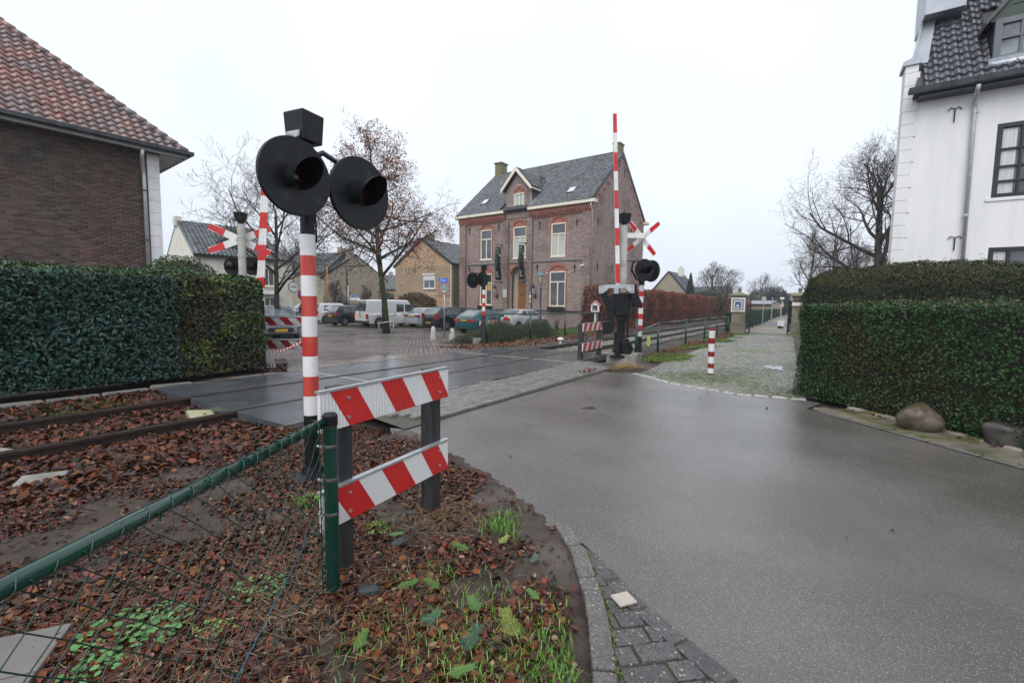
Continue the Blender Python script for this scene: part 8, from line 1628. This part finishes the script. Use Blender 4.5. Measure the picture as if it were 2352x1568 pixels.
# fallen cypress sprigs
m_sp = [M('fresh_sprig', (.10, .24, .05), (.14, .30, .07), rough=.45), M('yellow_sprig', (.36, .42, .07), (.28, .36, .07), rough=.45), M('blue_sprig', (.05, .16, .09), (.07, .2, .11), rough=.45)]
def sprig(px, py, L_, az, k, lab):
    x_, y_ = at(px, py); t = MB(); z = float(terr(x_, y_))+.03; 
    def fr(p, a, l_, lv):
        q = p+Vector((math.cos(a)*l_, math.sin(a)*l_, .1*l_*(1-lv))); w_ = .0013-.0003*lv; nrm = Vector((-math.sin(a), math.cos(a), 0))*w_; t.add([p-nrm, p+nrm, q+nrm*.5, q-nrm*.5], [(0, 1, 2, 3)])
        if lv < 2:
            m_ = 12 if lv == 0 else 6
            for i in range(m_):
                f = .12+.85*i/m_
                for sg in (-1, 1): fr(p.lerp(q, f), a+sg*.75, l_*(.40 if lv == 0 else .34)*(1-f*.6)*random.uniform(.75, 1.2), lv+1)
    fr(Vector((x_, y_, z)), az, L_, 0); o = t.build('cypress_sprig', m_sp[k], None, raw=True); tag(o, lab, 'sprig'); return o
SPR = [(1190, 1478, .20, 1.9, 1, 'yellow cypress sprig lying near the bottom kerb'), (1060, 1515, .17, 1.2, 2, 'large blue green cypress sprig at the bottom of the verge'), (905, 1360, .13, .5, 0, 'green cypress sprig right of the barrier post'), (1010, 1362, .12, 2.4, 0, 'green cypress sprig in the middle of the verge'), (1080, 1275, .14, 2.6, 0, 'green cypress sprig below the second barrier post'), (960, 1450, .14, .9, 2, 'blue green sprig left of the big sprig'), (1100, 1420, .13, 2.0, 0, 'green sprig above the yellow one'), (1145, 1260, .11, 1.0, 1, 'small yellow green sprig near the grass tuft'), (1020, 1560, .13, .3, 0, 'green sprig at the bottom edge of the picture'), (820, 1510, .12, 1.6, 0, 'upright green sprig at the bottom left of the verge'), (1220, 1305, .09, 1.2, 2, 'tiny blue green sprig near the kerb'), (890, 1240, .10, .2, 0, 'green sprig beside the small weeds'), (1240, 1390, .10, 2.2, 0, 'green sprig touching the kerb side leaves')]
for a in SPR: sprig(*a)
# dark stones in the verge
for px, py, s_, lab in ((915, 1250, .055, 'dark angular stone in the leaves below the second post'), (945, 1190, .05, 'black stone beside the straw under the striped boards'), (845, 1365, .07, 'flat dark stone right of the fence post foot')):
    x_, y_ = at(px, py); m_ = MB().sphere((0, 0, 0), s_, 7, 5, (1, .7, .5)); m_.v = [(x+random.gauss(0, s_*.08), y+random.gauss(0, s_*.08), z+random.gauss(0, s_*.05)) for x, y, z in m_.v]; o = m_.build('stone', M('dark_stone', (.03, .035, .042), (.05, .055, .065), scale=20, rough=.4) if 'dark_stone' not in bpy.data.materials else bpy.data.materials['dark_stone']); o.location = (x_, y_, float(terr(x_, y_))+s_*.25); o.rotation_euler = (.2, .1, px); tag(o, lab, 'stone')
# moss line between kerb and gutter, leaves by the kerb, dirt on the road edge
n = 900; t = rg.uniform(.35, 3.3, n); P = np.array([along(K, kc, q) for q in t]); P = P+np.c_[.105+rg.normal(0, .006, n)+rg.random(n)*.0, rg.normal(0, .004, n)]; P = np.c_[P, np.full(n, .012)]; V, F = leafquads(P, np.tile([0, 0, 1.], (n, 1)), .014, rg, .6); o = bulk('moss_line', V, F, M('bright_moss', (.12, .20, .02), (.08, .14, .02), scale=30, rough=.6, var=.4)); tag(o, 'thin line of bright moss between kerb and gutter bricks', 'moss', kind='stuff')
def msamp(n): s = rg.uniform(12, 28, n); n_ = 3.55+.26*rg.normal(0, 1, n); return np.c_[s*T2[0]+n_*N2[0], s*T2[1]+n_*N2[1]]
P = region_pts(22000, msamp, lambda P: np.clip(.35+.8*vnoise(np.c_[P, 0*P[:, 0]], .9), 0, 1)*(P@N2 < 4.2)*(P@N2 > 2.3)); P[:, 2] = .012+.02*rg.random(len(P)); V, F = leafquads(P, np.tile([0, 0, 1.], (len(P), 1)), .045, rg, .5); o = bulk('moss_strip', V, F, M('lime_moss', (.14, .21, .03), (.09, .15, .03), scale=2, rough=.6, var=.35)); tag(o, 'lime green moss strip along the fence side of the forecourt', 'moss', kind='stuff')
# grass in the joints of the setts, near edge
def jsamp(n): s = rg.uniform(8.6, 13.5, n); n_ = rg.uniform(-.4, 3.3, n); return np.c_[s*T2[0]+n_*N2[0], s*T2[1]+n_*N2[1]]
P = region_pts(9000, jsamp, lambda P: np.clip(.2+.9*vnoise(np.c_[P, 0*P[:, 0]], .8), 0, 1)*inpoly(P[:, 0], P[:, 1], fc)*np.clip(1.4-(P@T2-8.6)/3, 0, 1)); P[:, 2] = .008; o = blades('joint_grass', P, .022, .006, m_grass, rg, None, .9); tag(o, 'grass and moss growing in the joints of the setts', 'moss', kind='stuff')
# moss between rails and hedge on the left
def hsamp(n): s = rg.uniform(-3, 2.6, n); n_ = 8.35+.28*rg.normal(0, 1, n); return np.c_[s*T2[0]+n_*N2[0], s*T2[1]+n_*N2[1]]
P = region_pts(9000, hsamp, lambda P: np.clip(.3+.9*vnoise(np.c_[P, 0*P[:, 0]], 1.3), 0, 1)); P[:, 2] += .02; V, F = leafquads(P, np.tile([0, 0, 1.], (len(P), 1)), .03, rg, .5); o = bulk('track_moss', V, F, M('track_moss', (.07, .12, .02), (.10, .15, .03), scale=3, rough=.6, var=.4)); tag(o, 'green moss between the far rail and the left hedge', 'moss', kind='stuff')
# ballast stones right of the deck
def bsamp(n): s = 12.9+rg.random(n)**1.6*34; n_ = rg.uniform(5.2, 8.9, n); return np.c_[s*T2[0]+n_*N2[0], s*T2[1]+n_*N2[1]]
P = region_pts(12000, bsamp, lambda P: np.ones(len(P))); n = len(P); P[:, 2] += .01
oct_ = np.array([(1, 0, 0), (0, 1, 0), (-1, 0, 0), (0, -1, 0), (0, 0, .7), (0, 0, -.7)]); V = P[:, None]+oct_[None]*rg.uniform(.018, .042, (n, 1, 1))*rg.uniform(.7, 1.3, (n, 6, 1)); fo = np.array([(0, 1, 4), (1, 2, 4), (2, 3, 4), (3, 0, 4), (1, 0, 5), (2, 1, 5), (3, 2, 5), (0, 3, 5)]); F = (fo[None]+(np.arange(n)*6)[:, None, None]).reshape(-1, 3); o = bulk('ballast', V.reshape(-1, 3), F, M('ballast_stone', (.16, .14, .12), (.10, .09, .08), scale=20, rough=.6, var=.5)); tag(o, 'grey brown ballast stones between the sleepers beyond the deck', 'ballast', kind='stuff')
# boulders under the box hedge
def boulder(px, py, sx_, sy_, sz_, seed, mat, lab, rz=0., boxy=0.):
    x_, y_ = at(px, py); bm = bmesh.new(); bmesh.ops.create_icosphere(bm, subdivisions=4, radius=1); r2 = np.random.default_rng(seed); C_ = np.array([v.co[:] for v in bm.verts])
    if boxy: C_ = np.sign(C_)*np.abs(C_)**(1-boxy); C_ /= np.abs(C_).max()
    C_ = C_*(1+.10*vnoise(C_+seed, 1.6)+.03*vnoise(C_, 5))[:, None]; k = C_[:, 2] > 0; C_[k, 0] *= 1-.45*C_[k, 2]*(0 if boxy else 1); C_ *= [sx_, sy_, sz_]
    for v, q in zip(bm.verts, C_): v.co = q
    me = bpy.data.meshes.new('boulder'); bm.to_mesh(me); bm.free(); o = link('boulder', me, mat, None, True); o.location = (x_, y_, sz_*.75); o.rotation_euler.z = rz; tag(o, lab, 'boulder'); return o
m_rock = M('wet_brown_boulder', (.075, .058, .038), (.17, .14, .11), scale=4, rough=.25, rough2=.45, bump=.5, bscale=12, c3=(.07, .055, .03), c3scale=5, c3lo=.45, c3hi=.6)
b1 = boulder(2108, 990, .235, .20, .20, 3, m_rock, 'wet brown rounded boulder at the foot of the box hedge', R(-60)); b2 = boulder(2345, 1030, .30, .22, .165, 7, M('dark_grey_rock', (.04, .035, .032), (.085, .075, .068), scale=6, rough=.4, bump=.7, bscale=14), 'dark square edged rock cut off by the right picture edge', R(-58), .5)
P = np.array([along(A, cum, q) for q in rg.uniform(.1, 6.5, 700)])+np.c_[.72+.10*rg.normal(0, 1, 700), rg.normal(0, .03, 700)]; P = np.c_[P, np.full(len(P), .02)+.02*rg.random(len(P))]; V, F = litter(P, .05, rg, .5); o = bulk('hedge_foot_leaves', V, F, m_l1); tag(o, 'fallen leaves along the foot of the box hedge', 'leaf litter', kind='stuff')
# scattered single leaves on the road and deck
P = np.c_[rg.uniform(-3.5, 4.5, 60), rg.uniform(1.5, 11, 60)]; s = P@T2; n_ = P@N2; k = ((P[:, 0] > border(P[:, 1])+.2) | (n_ > 5.2)) & (n_ < 8.9) & (P[:, 0] < 4.3) & (s > 3); P = P[k]; z = np.where(n_[k] > 5.1, .052, .006); V, F = litter(np.c_[P, z], .03, rg, .12); o = bulk('scattered_leaves', V, F, m_l1); tag(o, 'few scattered leaves on the wet asphalt and deck', 'leaf litter', kind='stuff')
# distant tree line closing the horizon
tlv = []; n = 26000; a = rg.uniform(-1.1, 1.1, n); d_ = 235+rg.uniform(-12, 12, n); hh = (5.5+2.6*vnoise(np.c_[a*40, 0*a, 0*a], 1.)+1.6*vnoise(np.c_[a*160, 0*a, 0*a], 1.))*rg.random(n)**.6; P = np.c_[d_*np.tan(a*.82), d_, hh-.5]; V, F = leafquads(P, np.tile([0, -1., .3], (n, 1)), 1.5, rg, .8); o = bulk('tree_line', V, F, M('far_wood', (.05, .055, .045), (.075, .07, .06), scale=.05, rough=.8, var=.3)); tag(o, 'faint hazy line of distant trees along the horizon', 'tree line', kind='stuff')
# ------------------------------------------------------------------ haze
hz = MB().b2((-420, -30, -1.6), (420, 320, 16.5)).build('haze', None); hz['kind'] = 'stuff'; hz['label'] = 'pale damp haze hanging over the whole place'; hz['category'] = 'haze'
m = bpy.data.materials.new('haze_volume'); m.use_nodes = True; nt = m.node_tree; nt.nodes.clear(); o_ = nt.nodes.new('ShaderNodeOutputMaterial'); pv = nt.nodes.new('ShaderNodeVolumePrincipled'); nt.links.new(pv.outputs[0], o_.inputs['Volume'])
pv.inputs['Color'].default_value = (.86, .91, 1, 1); pv.inputs['Density'].default_value = HAZE; pv.inputs['Anisotropy'].default_value = .2; hz.data.materials.append(m)
